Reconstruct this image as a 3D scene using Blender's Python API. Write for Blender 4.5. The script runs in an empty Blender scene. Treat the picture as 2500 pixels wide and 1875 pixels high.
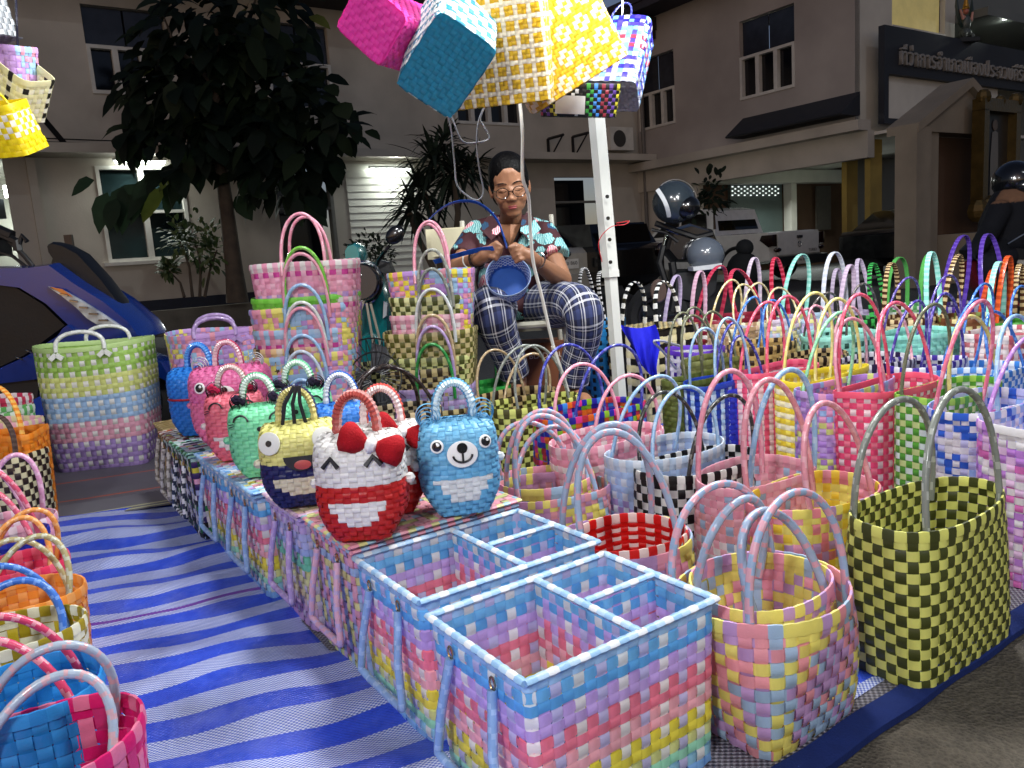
import bpy, math, random
import numpy as np
from mathutils import Vector, Matrix
random.seed(7)
sc = bpy.context.scene
COL = sc.collection
# ---------------------------------------------------------------- camera
CAMH, FPX = 0.76, 1910.0
PIT, ROL = math.atan(0.1607), math.atan(0.072)
_F = Vector((0, math.cos(PIT), -math.sin(PIT)))
_R0 = Vector((1, 0, 0))
_U0 = Vector((0, math.sin(PIT), math.cos(PIT)))
CR = _R0 * math.cos(ROL) - _U0 * math.sin(ROL)
CU = _U0 * math.cos(ROL) + _R0 * math.sin(ROL)
CAM = Vector((0, 0, CAMH))
cam_d = bpy.data.cameras.new('camera')
cam_d.sensor_width = 36
cam_d.lens = 36 * FPX / 2500
cam_d.clip_end = 500
cam_d.clip_start = 0.05
cam = bpy.data.objects.new('camera', cam_d)
COL.objects.link(cam)
cam.matrix_world = Matrix(((CR.x, CU.x, -_F.x, 0), (CR.y, CU.y, -_F.y, 0), (CR.z, CU.z, -_F.z, CAMH), (0, 0, 0, 1)))
sc.camera = cam


def ray(px, py):
    return _F * FPX + CR * (px - 1250) - CU * (py - 937.5)


def G(px, py, z=0.0):
    d = ray(px, py)
    return CAM + d * ((z - CAMH) / d.z)


def PY(px, py, y):
    d = ray(px, py)
    return CAM + d * (y / d.y)


def PL(px, py, p0, n):
    d = ray(px, py)
    return CAM + d * ((p0 - CAM).dot(n) / d.dot(n))


# ---------------------------------------------------------------- sky, moonlight, exposure
world = bpy.data.worlds.new('World')
sc.world = world
world.use_nodes = True
wn = world.node_tree.nodes
sky = wn.new('ShaderNodeTexSky')
sky.sky_type = 'NISHITA'
sky.sun_disc = False
sky.sun_elevation = math.radians(20)
sky.sun_rotation = math.radians(200)
tint = wn.new('ShaderNodeMixRGB')
tint.blend_type = 'MULTIPLY'
tint.inputs[0].default_value = 1
tint.inputs[2].default_value = (0.56, 0.50, 0.56, 1)
world.node_tree.links.new(sky.outputs[0], tint.inputs[1])
world.node_tree.links.new(tint.outputs[0], wn['Background'].inputs[0])
wn['Background'].inputs[1].default_value = 0.048
sun_d = bpy.data.lights.new('moon', 'SUN')
sun_d.energy = 0.09
sun_d.angle = math.radians(0.5)
sun_d.color = (0.9, 0.95, 1)
sun = bpy.data.objects.new('moon', sun_d)
COL.objects.link(sun)
sun.rotation_euler = (math.radians(48), 0, math.radians(20))
sc.view_settings.view_transform = 'Standard'
sc.view_settings.look = 'None'
sc.view_settings.exposure = 0.55
sc.view_settings.gamma = 1
sc.render.engine = 'CYCLES'
sc.cycles.use_denoising = True
sc.cycles.max_bounces = 7
sc.cycles.diffuse_bounces = 4
sc.cycles.glossy_bounces = 3
sc.cycles.transmission_bounces = 4
sc.cycles.transparent_max_bounces = 6
sc.cycles.caustics_reflective = False
sc.cycles.caustics_refractive = False
sc.cycles.sample_clamp_indirect = 4
# stall lamps; last two are fill added behind the camera: [position, watts, colour]
LAMPS = [
    [PY(1640, -640, 1.72), 57, (1.0, 0.99, 0.97)],
    [PY(760, -800, 2.35), 78, (0.97, 0.99, 1.0)],
    [PY(2150, -420, 2.6), 110, (0.97, 0.99, 1.0)],
    [Vector((-1.0, -1.3, 2.3)), 150, (0.97, 0.99, 1.0)],
    [Vector((1.9, -1.0, 2.4)), 85, (0.97, 0.99, 1.0)],
]
# ---------------------------------------------------------------- helpers
def lin(h):
    if not isinstance(h, str):
        return h
    h = h.lstrip('#')
    o = []
    for k in (0, 2, 4):
        c = int(h[k:k + 2], 16) / 255
        o.append(c / 12.92 if c <= 0.04045 else ((c + 0.055) / 1.055) ** 2.4)
    return tuple(o)


_mats = {}


def M(name, col='#808080', rough=0.5, metal=0.0, spec=0.5, var=0.12, scale=9.0, bump=0.0, bscale=60.0, emit=0.0, transl=0.0, coat=0.0, attr=False, alpha=1.0, ior=1.5):
    if name in _mats:
        return _mats[name]
    m = bpy.data.materials.new(name)
    m.use_nodes = True
    nt = m.node_tree
    N, L = nt.nodes, nt.links
    b = N['Principled BSDF']
    out = N['Material Output']
    c = lin(col)
    b.inputs['Base Color'].default_value = (*c, 1)
    b.inputs['Roughness'].default_value = rough
    b.inputs['Metallic'].default_value = metal
    b.inputs['Specular IOR Level'].default_value = spec
    b.inputs['Coat Weight'].default_value = coat
    b.inputs['Coat Roughness'].default_value = 0.08
    b.inputs['Alpha'].default_value = alpha
    tc = N.new('ShaderNodeTexCoord')
    src = None
    if attr:
        at = N.new('ShaderNodeAttribute')
        at.attribute_name = 'Col'
        src = at.outputs['Color']
    if var > 0 or attr:
        nz = N.new('ShaderNodeTexNoise')
        nz.inputs['Scale'].default_value = scale
        nz.inputs['Detail'].default_value = 6
        L.new(tc.outputs['Object'], nz.inputs['Vector'])
        mr = N.new('ShaderNodeMapRange')
        mr.inputs['From Min'].default_value = 0.3
        mr.inputs['From Max'].default_value = 0.7
        mr.inputs['To Min'].default_value = 1 - var
        mr.inputs['To Max'].default_value = 1 + var * 0.6
        L.new(nz.outputs[0], mr.inputs['Value'])
        mx = N.new('ShaderNodeMixRGB')
        mx.blend_type = 'MULTIPLY'
        mx.inputs[0].default_value = 1
        if src is not None:
            L.new(src, mx.inputs[1])
        else:
            mx.inputs[1].default_value = (*c, 1)
        L.new(mr.outputs[0], mx.inputs[2])
        src = mx.outputs[0]
        L.new(src, b.inputs['Base Color'])
        r2 = N.new('ShaderNodeMapRange')
        r2.inputs['To Min'].default_value = max(0.03, rough - 0.08)
        r2.inputs['To Max'].default_value = min(1, rough + 0.1)
        L.new(nz.outputs[0], r2.inputs['Value'])
        L.new(r2.outputs[0], b.inputs['Roughness'])
    if bump > 0:
        n2 = N.new('ShaderNodeTexNoise')
        n2.inputs['Scale'].default_value = bscale
        n2.inputs['Detail'].default_value = 5
        L.new(tc.outputs['Object'], n2.inputs['Vector'])
        bp = N.new('ShaderNodeBump')
        bp.inputs['Strength'].default_value = bump
        bp.inputs['Distance'].default_value = 0.01
        L.new(n2.outputs[0], bp.inputs['Height'])
        L.new(bp.outputs[0], b.inputs['Normal'])
    if emit > 0:
        b.inputs['Emission Color'].default_value = (*c, 1)
        b.inputs['Emission Strength'].default_value = emit
    if transl > 0:
        tr = N.new('ShaderNodeBsdfTranslucent')
        if src is not None:
            L.new(src, tr.inputs['Color'])
        else:
            tr.inputs['Color'].default_value = (*c, 1)
        ms = N.new('ShaderNodeMixShader')
        ms.inputs[0].default_value = transl
        L.new(b.outputs[0], ms.inputs[1])
        L.new(tr.outputs[0], ms.inputs[2])
        L.new(ms.outputs[0], out.inputs['Surface'])
    _mats[name] = m
    return m


STRAP = M('woven_plastic', attr=True, rough=0.36, var=0.07, scale=40, transl=0.22, bump=0.12, bscale=500)
HANDLE = M('handle_plastic', attr=True, rough=0.22, var=0.08, scale=60, transl=0.12, coat=0.35, bump=0.1, bscale=260)
CLOTH = M('cloth', attr=True, rough=0.85, var=0.14, scale=30, bump=0.3, bscale=300, spec=0.2)
PAINT = M('painted', attr=True, rough=0.4, var=0.1, scale=12, bump=0.05, bscale=80)
GLOSS = M('glossy_paint', attr=True, rough=0.2, var=0.08, scale=8, coat=0.6)
MATTE = M('matte_surface', attr=True, rough=0.8, var=0.2, scale=3, bump=0.25, bscale=45, spec=0.3)


class MB:
    def __init__(s):
        s.v, s.f, s.c, s.uv = [], [], [], None

    def add(s, vs, fs, cols):
        o = len(s.v)
        s.v.extend(vs)
        s.f.extend([tuple(i + o for i in f) for f in fs])
        if isinstance(cols, list):
            s.c.extend(cols)
        else:
            s.c.extend([cols] * len(fs))
        return s

    def box(s, c, size, col='#808080', rot=None, taper=1.0):
        col = lin(col)
        x, y, z = [k / 2 for k in size]
        p = [(-x, -y, -z), (x, -y, -z), (x, y, -z), (-x, y, -z), (-x * taper, -y * taper, z), (x * taper, -y * taper, z), (x * taper, y * taper, z), (-x * taper, y * taper, z)]
        c = Vector(c)
        p = [((rot @ Vector(q)) if rot else Vector(q)) + c for q in p]
        return s.add(p, [(0, 3, 2, 1), (4, 5, 6, 7), (0, 1, 5, 4), (1, 2, 6, 5), (2, 3, 7, 6), (3, 0, 4, 7)], col)

    def quad(s, a, b, c, d, col):
        return s.add([Vector(a), Vector(b), Vector(c), Vector(d)], [(0, 1, 2, 3)], lin(col))

    def tube(s, pts, r, sides=8, col='#808080', r2=None, binormal=None, colfn=None, cap=True, rfn=None, closed=False):
        """tube along pts; r across the in-plane normal, r2 along the binormal"""
        pts = [Vector(p) for p in pts]
        n = len(pts)
        col = lin(col)
        vs, fs, cs = [], [], []
        pb = None
        for k in range(n):
            if closed:
                t = (pts[(k + 1) % n] - pts[k - 1])
            else:
                t = pts[min(k + 1, n - 1)] - pts[max(k - 1, 0)]
            if t.length < 1e-9:
                t = Vector((0, 0, 1))
            t.normalize()
            if binormal is not None:
                bn = Vector(binormal)
            elif pb is None:
                bn = Vector((0, 0, 1)) if abs(t.z) < 0.9 else Vector((1, 0, 0))
            else:
                bn = pb
            bn = bn - t * bn.dot(t)
            if bn.length < 1e-6:
                bn = Vector((1, 0, 0)) - t * t.x
            bn.normalize()
            pb = bn
            nn = bn.cross(t)
            rr = r[k] if isinstance(r, (list, tuple)) else r
            rb = rr if r2 is None else r2
            q = rfn(k) if rfn else 1.0
            for j in range(sides):
                a = 2 * math.pi * j / sides
                vs.append(pts[k] + nn * (math.cos(a) * rr * q) + bn * (math.sin(a) * rb * q))
        for k in range(n if closed else n - 1):
            k2 = (k + 1) % n
            for j in range(sides):
                j2 = (j + 1) % sides
                fs.append((k * sides + j, k * sides + j2, k2 * sides + j2, k2 * sides + j))
                cs.append(lin(colfn(k, j)) if colfn else col)
        if cap and not closed:
            fs.append(tuple(range(sides - 1, -1, -1)))
            cs.append(cs[0])
            fs.append(tuple((n - 1) * sides + j for j in range(sides)))
            cs.append(cs[-1])
        return s.add(vs, fs, cs)

    def ell(s, c, r, col='#808080', nu=14, nv=9, rot=None):
        c = Vector(c)
        r = (r, r, r) if isinstance(r, (int, float)) else r
        vs, fs = [], []
        for i in range(nv + 1):
            p = math.pi * i / nv
            for j in range(nu):
                a = 2 * math.pi * j / nu
                q = Vector((r[0] * math.sin(p) * math.cos(a), r[1] * math.sin(p) * math.sin(a), r[2] * math.cos(p)))
                vs.append(((rot @ q) if rot else q) + c)
        for i in range(nv):
            for j in range(nu):
                j2 = (j + 1) % nu
                fs.append((i * nu + j, (i + 1) * nu + j, (i + 1) * nu + j2, i * nu + j2))
        return s.add(vs, fs, lin(col))

    def disc(s, c, n, r, col, th=0.002, r2=None, up=(0, 0, 1), seg=20):
        c, n, up = Vector(c), Vector(n).normalized(), Vector(up)
        up = (up - n * up.dot(n)).normalized()
        x = up.cross(n)
        r2 = r if r2 is None else r2
        vs, fs = [], []
        for lay, q, h in ((0, 1, 0), (1, 1, th * 0.7), (2, 0.9, th)):
            for j in range(seg):
                a = 2 * math.pi * j / seg
                vs.append(c + x * (math.cos(a) * r * q) + up * (math.sin(a) * r2 * q) + n * h)
        for lay in (0, 1):
            for j in range(seg):
                j2 = (j + 1) % seg
                fs.append((lay * seg + j, lay * seg + j2, (lay + 1) * seg + j2, (lay + 1) * seg + j))
        fs.append(tuple(2 * seg + j for j in range(seg)))
        return s.add(vs, fs, lin(col))

    def prism(s, poly, d0, d1, frame, col, bev=0.0):
        """polygon (x,z) pushed from y=d0 to y=d1 in a frame (origin, ex, ey, ez); bev shrinks both ends"""
        o, ex, ey, ez = frame
        n = len(poly)
        cx = sum(p[0] for p in poly) / n
        cz = sum(p[1] for p in poly) / n
        lay = [(d0, 1 - bev), (d0 + (d1 - d0) * 0.22, 1), (d1 - (d1 - d0) * 0.22, 1), (d1, 1 - bev)] if bev else [(d0, 1), (d1, 1)]
        vs, fs = [], []
        for y, q in lay:
            for x, z in poly:
                vs.append(o + ex * (cx + (x - cx) * q) + ey * y + ez * (cz + (z - cz) * q))
        for k in range(len(lay) - 1):
            for j in range(n):
                j2 = (j + 1) % n
                fs.append((k * n + j, k * n + j2, (k + 1) * n + j2, (k + 1) * n + j))
        fs.append(tuple(range(n - 1, -1, -1)))
        fs.append(tuple((len(lay) - 1) * n + j for j in range(n)))
        return s.add(vs, fs, lin(col))

    def lathe(s, prof, col, seg=20, c=(0, 0, 0), rot=None):
        c = Vector(c)
        vs, fs = [], []
        for r, z in prof:
            for j in range(seg):
                a = 2 * math.pi * j / seg
                q = Vector((r * math.cos(a), r * math.sin(a), z))
                vs.append(((rot @ q) if rot else q) + c)
        for k in range(len(prof) - 1):
            for j in range(seg):
                j2 = (j + 1) % seg
                fs.append((k * seg + j, k * seg + j2, (k + 1) * seg + j2, (k + 1) * seg + j))
        return s.add(vs, fs, lin(col))

    def build(s, name, mat=PAINT, parent=None, smooth=True, ang=40, label=None, kind=None):
        me = bpy.data.meshes.new(name)
        me.from_pydata([tuple(v) for v in s.v], [], s.f)
        ca = me.attributes.new('Col', 'FLOAT_COLOR', 'FACE')
        arr = np.ones((len(s.f), 4), dtype=np.float32)
        if s.f:
            arr[:, :3] = np.array(s.c, dtype=np.float32)
        ca.data.foreach_set('color', arr.ravel())
        me.materials.append(mat)
        if smooth:
            me.polygons.foreach_set('use_smooth', [True] * len(me.polygons))
            if ang:
                me.set_sharp_from_angle(angle=math.radians(ang))
        o = bpy.data.objects.new(name, me)
        COL.objects.link(o)
        if parent is not None:
            o.parent = parent
        if label:
            o['label'] = label
        if kind:
            o['kind'] = kind
        return o


def thing(name, label, cat, loc=(0, 0, 0), rz=0.0, group=None):
    o = bpy.data.objects.new(name, None)
    o.empty_display_size = 0.1
    COL.objects.link(o)
    o.location = loc
    o.rotation_euler = (0, 0, rz)
    o['label'], o['category'] = label, cat
    if group:
        o['group'] = group
    return o


def tag(o, label, cat, group=None):
    o['label'], o['category'] = label, cat
    if group:
        o['group'] = group
    return o


def struct(o):
    o['kind'] = 'structure'
    return o


def dup(root, loc, rz, label=None):
    r = root.copy()
    COL.objects.link(r)
    r.location, r.rotation_euler = loc, (0, 0, rz)
    if label:
        r['label'] = label
    for ch in list(root.children):
        c = ch.copy()
        COL.objects.link(c)
        c.parent = r
        for g in ch.children:
            d = g.copy()
            COL.objects.link(d)
            d.parent = c
    return r


AZ = math.radians(56)
DB = Vector((math.sin(AZ), math.cos(AZ), 0))      # along the stall front, to the right and back
DA = Vector((-math.cos(AZ), math.sin(AZ), 0))     # along the aisle, to the left and back
YB = math.atan2(DB.y, DB.x)

# ---------------------------------------------------------------- weaving
WS = [0]


def tone(c, k):
    return (min(c[0] * k, 0.96), min(c[1] * k, 0.96), min(c[2] * k, 0.96))


def weave(P, nu, nv, closed, hc, vc, amp=0.0016, pat=None, flip=1.0, g=0.05):
    """two crossing sets of straps over a surface P(u,v); returns [(kind, verts, faces, cols)]"""
    pat = pat or (lambda i, j: (i + j) % 2 == 0)
    WS[0] += 1
    rg = np.random.RandomState(WS[0])
    S = np.array([[1.0 if pat(i, j) else -1.0 for j in range(nv)] for i in range(nu)]) * rg.uniform(0.62, 1.25, (nu, nv))
    jh, jv, jc = rg.uniform(0.93, 1.05, nv), rg.uniform(0.93, 1.05, nu), rg.uniform(0.95, 1.04, (nu, nv))
    e = 0.02

    def pos(u, v, off):
        p = P(u, v)
        if closed:
            du = P(u + e, v) - P(u - e, v)
        else:
            du = P(np.minimum(u + e, nu), v) - P(np.maximum(u - e, 0), v)
        dv = P(u, np.minimum(v + e, nv)) - P(u, np.maximum(v - e, 0))
        n = np.cross(du, dv)
        n /= np.maximum(np.linalg.norm(n, axis=-1, keepdims=True), 1e-12)
        return p + n * (off[..., None] * flip)
    out = []
    fr = np.array([0.13, 0.5, 0.87])
    sh = np.array([0.72, 1.0, 0.72])
    us = (np.arange(nu)[:, None] + fr).ravel()
    shu = np.tile(sh, nu)
    for j in range(nv):
        off = np.repeat(S[:, j], 3) * shu * amp
        A = pos(us, np.full_like(us, j + g), off)
        B = pos(us, np.full_like(us, j + 1 - g), off)
        n = len(us)
        vs = np.concatenate([A, B])
        fs, cs = [], []
        for k in range(n if closed else n - 1):
            k2 = (k + 1) % n
            fs.append((k, k2, n + k2, n + k))
            cs.append(tone(hc((k // 3), j), jh[j] * jc[k // 3, j]))
        out.append(('h', vs.tolist(), fs, cs))
    vs_ = (np.arange(nv)[:, None] + fr).ravel()
    shv = np.tile(sh, nv)
    for i in range(nu):
        off = -np.repeat(S[i, :], 3) * shv * amp
        A = pos(np.full_like(vs_, i + g), vs_, off)
        B = pos(np.full_like(vs_, i + 1 - g), vs_, off)
        n = len(vs_)
        vs = np.concatenate([A, B])
        fs, cs = [], []
        for k in range(n - 1):
            fs.append((k, n + k, n + k + 1, k + 1))
            cs.append(tone(vc(i, k // 3), jv[i] * jc[i, k // 3]))
        out.append(('v', vs.tolist(), fs, cs))
    return out


def put_weave(parts, parent, sep, mat=None, names=('woven_strap', 'upright_strap'), joined='woven_body'):
    mat = mat or STRAP
    if sep:
        for kd, vs, fs, cs in parts:
            MB().add(vs, fs, cs).build(names[0] if kd == 'h' else names[1], mat, parent, ang=None)
    else:
        mb = MB()
        for kd, vs, fs, cs in parts:
            mb.add(vs, fs, cs)
        mb.build(joined, mat, parent, ang=None, kind='stuff')


def make_surface(a, b, prof, nu, nv):
    """closed ring surface; prof(t)->(scale a, scale b, z, exponent). Columns keep an even width at every height"""
    NL, NF = 13, 720
    ts = np.linspace(0, 1, NL)
    A_, B_, Z_, N_ = prof(ts)
    N_ = N_ + 0 * ts
    tx, ty = np.zeros((NL, NF + 1)), np.zeros((NL, NF + 1))
    g = np.linspace(-1, 1, 401)
    per = 0
    for k in range(NL):
        n = float(N_[k])
        ac = np.arccos(np.sign(g) * np.abs(g) ** (n / 2))
        th = np.unique(np.concatenate([np.linspace(0, 2 * np.pi, 800), ac, 2 * np.pi - ac, (np.pi / 2 - ac) % (2 * np.pi), (ac + np.pi / 2) % (2 * np.pi)]))
        c, s = np.cos(th), np.sin(th)
        x = np.sign(c) * np.abs(c) ** (2 / n)
        y = np.sign(s) * np.abs(s) ** (2 / n)
        arc = np.concatenate([[0], np.cumsum(np.hypot(np.diff(x) * a * A_[k], np.diff(y) * b * B_[k]))])
        if k == int(NL * 0.6):
            per = arc[-1]
        arc /= arc[-1]
        f = np.linspace(0, 1, NF + 1)
        tx[k], ty[k] = np.interp(f, arc, x), np.interp(f, arc, y)

    def P(u, v):
        f = np.mod(np.asarray(u, float) / nu, 1.0) * NF
        t = np.clip(np.asarray(v, float) / nv, 0, 1)
        A, B, z, n = prof(t)
        f0 = np.minimum(f.astype(int), NF - 1)
        fr = f - f0
        q = t * (NL - 1)
        q0 = np.minimum(q.astype(int), NL - 2)
        qr = q - q0

        def bil(T):
            return (T[q0, f0] * (1 - fr) + T[q0, f0 + 1] * fr) * (1 - qr) + (T[q0 + 1, f0] * (1 - fr) + T[q0 + 1, f0 + 1] * fr) * qr
        return np.stack([a * A * bil(tx), b * B * bil(ty), z + 0 * fr], -1)
    return P, per


def rim_ring(P, nu, nv, colfn, parent, th=0.0032, h=0.013, drop=0.006, name='rim'):
    u = np.arange(0, nu, 0.5)
    p = P(u, np.full_like(u, nv))
    p1 = P(u + 0.05, np.full_like(u, nv))
    p0 = P(u - 0.05, np.full_like(u, nv))
    t = p1 - p0
    nrm = np.stack([t[:, 1], -t[:, 0], 0 * t[:, 0]], -1)
    nrm /= np.linalg.norm(nrm, axis=1, keepdims=True)
    cs6 = [(1, -drop), (1.05, h * 0.45), (0.5, h), (-0.5, h), (-1.05, h * 0.45), (-1, -drop)]
    vs, fs, cs = [], [], []
    n = len(u)
    for k in range(n):
        q = 1.0 if k % 2 else 0.82
        for o, z in cs6:
            vs.append(p[k] + nrm[k] * (o * th * q) + np.array([0, 0, z * (1.0 if k % 2 else 0.93)]))
    for k in range(n):
        k2 = (k + 1) % n
        for j in range(6):
            j2 = (j + 1) % 6
            fs.append((k * 6 + j, k2 * 6 + j, k2 * 6 + j2, k * 6 + j2))
            cs.append(colfn(k // 2))
    return MB().add([tuple(x) for x in vs], fs, cs).build(name, STRAP, parent, ang=60)


def handle_arc(x0, y0, z0, hh, fw, lean=0.8, seg=34, p=0.85, skew=0.0):
    pts = []
    for k in range(seg + 1):
        q = math.pi * k / seg
        s = max(math.sin(q), 0.0) ** p
        pts.append(Vector((-fw * math.cos(q) * (1 + 0.10 * math.sin(q)) + skew * s, y0 * (1 - (1 - lean) * s), z0 + hh * s)))
    return pts


def put_handle(parent, pts, cols, r=0.0058, kind='tube', name='handle'):
    c1, c2 = lin(cols[0]), lin(cols[1])
    w = cols[2] if len(cols) > 2 else 0.5
    mb = MB()
    if kind == 'tube':
        mb.tube(pts, r, 8, c1, colfn=lambda k, j: c2 if ((k * 0.24 + j / 8) % 1) < w else c1, rfn=lambda k: 1.0 + 0.07 * (k % 2))
    else:
        bn = None
        mb.tube(pts, 0.0042, 6, c1, r2=0.012, binormal=(0, 1, 0), colfn=lambda k, j: c2 if (k % 2 == 0 and w > 0) else c1, rfn=lambda k: 1.0 + 0.06 * (k % 2))
    # turned-in ends below the rim
    return mb.build(name, HANDLE, parent, ang=50)


# palettes
PK, YL, LB, LV = lin('#f0a3b8'), lin('#f0e478'), lin('#a8cdec'), lin('#cba2e0')
WH, GR, MT = lin('#ecebe6'), lin('#8cc44a'), lin('#a8eec0')


def pastel(seed, pal=None, seg=(2, 5), mixv=True):
    pal = pal or [PK, YL, LB, LV]
    rnd = random.Random(seed)
    rows = {}

    def line(key):
        if key not in rows:
            out, k = [], rnd.randrange(len(pal))
            while len(out) < 140:
                out += [pal[k % len(pal)]] * rnd.randint(*seg)
                k += 1
            rows[key] = out[rnd.randrange(0, 3):]
        return rows[key]
    return (lambda i, j: line(('h', j // 2))[(i + (j % 2)) % 120]), (lambda i, j: line(('v', i // 2))[(j + i % 2) % 120])


def two(h, v):
    h, v = lin(h), lin(v)
    return (lambda i, j: h), (lambda i, j: v)


def rows_of(hl, vl):
    """list of row colours from the top down, and repeating column colours"""
    hl = [lin(c) for c in hl]
    vl = [lin(c) for c in vl]
    return hl, vl


NB = [0]


def basket(label, loc, L, W, H, cols, handle=None, sw=0.0165, taper=0.82, n0=7.0, n1=2.7, bulge=0.0, rz=None, rim=None, sep=False, name='woven_basket', cat='basket', group='woven plastic baskets for sale', pat=None, base=None, mat=None, tilt=None, rowh=None):
    NB[0] += 1
    rnd = random.Random(NB[0] * 31)
    t = thing(name, label, cat, loc, YB if rz is None else rz, group)
    if tilt:
        t.rotation_euler = tilt
    a, b = L / 2, W / 2
    nv = max(3, round(H / (rowh or sw)))

    def prof(q):
        s = taper + (1 - taper) * np.power(np.clip(q, 0, 1), 0.7) + bulge * np.sin(np.pi * q)
        return s, s, q * H, n0 + (n1 - n0) * np.power(np.clip(q, 0, 1), 0.5)
    _, per = make_surface(a, b, prof, 10, nv)
    nu = max(8, 2 * round(per / sw / 2))
    P0, _ = make_surface(a, b, prof, nu, nv)
    ph = [rnd.uniform(0, 6.28) for _ in range(3)]

    def P(u, v):
        q = P0(u, v)
        an = np.arctan2(q[..., 1] / b, q[..., 0] / a)
        tt = np.clip(np.asarray(v, float) / nv, 0, 1)
        s = 1 + tt * (0.022 * np.sin(2 * an + ph[0]) + 0.014 * np.sin(3 * an + ph[1]))
        r = q.copy()
        r[..., 0] *= s
        r[..., 1] *= s
        r[..., 2] += tt * H * 0.012 * np.sin(2 * an + ph[2])
        return r
    if isinstance(cols, tuple) and callable(cols[0]):
        hc, vc = cols
    else:
        hl, vl = cols
        hc = lambda i, j: hl[min(nv - 1 - j, len(hl) - 1)] if len(hl) > 3 else hl[(nv - 1 - j) % len(hl)]
        vc = lambda i, j: vl[i % len(vl)]
    put_weave(weave(P, nu, nv, True, hc, vc, amp=0.0017 * sw / 0.0165, pat=pat), t, sep, mat)
    u = np.arange(nu)
    p = P(u.astype(float), np.zeros(nu))
    MB().add([tuple(x + np.array([0, 0, 0.002])) for x in p], [tuple(range(nu))], [lin(base) if base else hc(0, 0)]).build('base', mat or STRAP, t, smooth=False)
    if rim is not False:
        rc = rim if callable(rim) else ((lambda i, c=lin(rim): c) if rim else (lambda i: hc(i, nv - 1) if i % 2 else vc(i, nv - 1)))
        rim_ring(P, nu, nv, rc, t, th=0.0032 * sw / 0.0165, h=0.011 * sw / 0.0165)
    if handle:
        hd = dict(hh=0.17, fw=0.34, lean=0.8, r=0.0058, kind='tube', p=0.85, n=2)
        hd.update(handle)
        for k in range(hd['n']):
            sg = -1 if k == 0 else 1
            cc = hd['c'] if k == 0 or 'c2' not in hd else hd['c2']
            fx = hd['fw'] * L
            yf = b * max(0.05, 1 - min(0.97, fx / a) ** n1) ** (1 / n1) - 0.006
            pts = handle_arc(0, sg * yf, H - 0.03, hd['hh'] * rnd.uniform(0.8, 1.0) + 0.03, fx * rnd.uniform(0.95, 1.03), hd['lean'] + rnd.uniform(-0.4, 0.3), p=hd['p'] * rnd.uniform(0.92, 1.12), skew=rnd.uniform(-0.045, 0.045), seg=56)
            put_handle(t, pts, cc, hd['r'] * 0.78, hd['kind'])
    t['_p'] = 0
    del t['_p']
    return t


def bk(label, px, py, Y, L, W, cols, handle=None, **k):
    """basket whose rim centre is seen at pixel (px,py) at depth Y, standing on the ground (or on zb)"""
    c = PY(px, py, Y)
    zb = k.pop('zb', 0.006)
    H = k.pop('H', None) or (c.z - zb)
    return basket(label, (c.x, c.y, c.z - H), L, W, H, cols, handle, **k)
# ---------------------------------------------------------------- ground and mats
def AB(a, b, z=0.0):
    v = DA * a + DB * b
    return Vector((v.x, v.y, z))


def nmat(name):
    m = bpy.data.materials.new(name)
    m.use_nodes = True
    return m, m.node_tree.nodes, m.node_tree.links, m.node_tree.nodes['Principled BSDF']


def math_node(N, L, op, a, b=None, c=None):
    n = N.new('ShaderNodeMath')
    n.operation = op
    for k, x in enumerate((a, b, c)):
        if x is None:
            continue
        if isinstance(x, (int, float)):
            n.inputs[k].default_value = x
        else:
            L.new(x, n.inputs[k])
    return n.outputs[0]


def mixc(N, L, f, a, b):
    n = N.new('ShaderNodeMixRGB')
    for k, x in enumerate((f, a, b)):
        if isinstance(x, (int, float)):
            n.inputs[k].default_value = x
        elif isinstance(x, tuple):
            n.inputs[k].default_value = (*x[:3], 1)
        else:
            L.new(x, n.inputs[k])
    return n.outputs[0]


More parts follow.
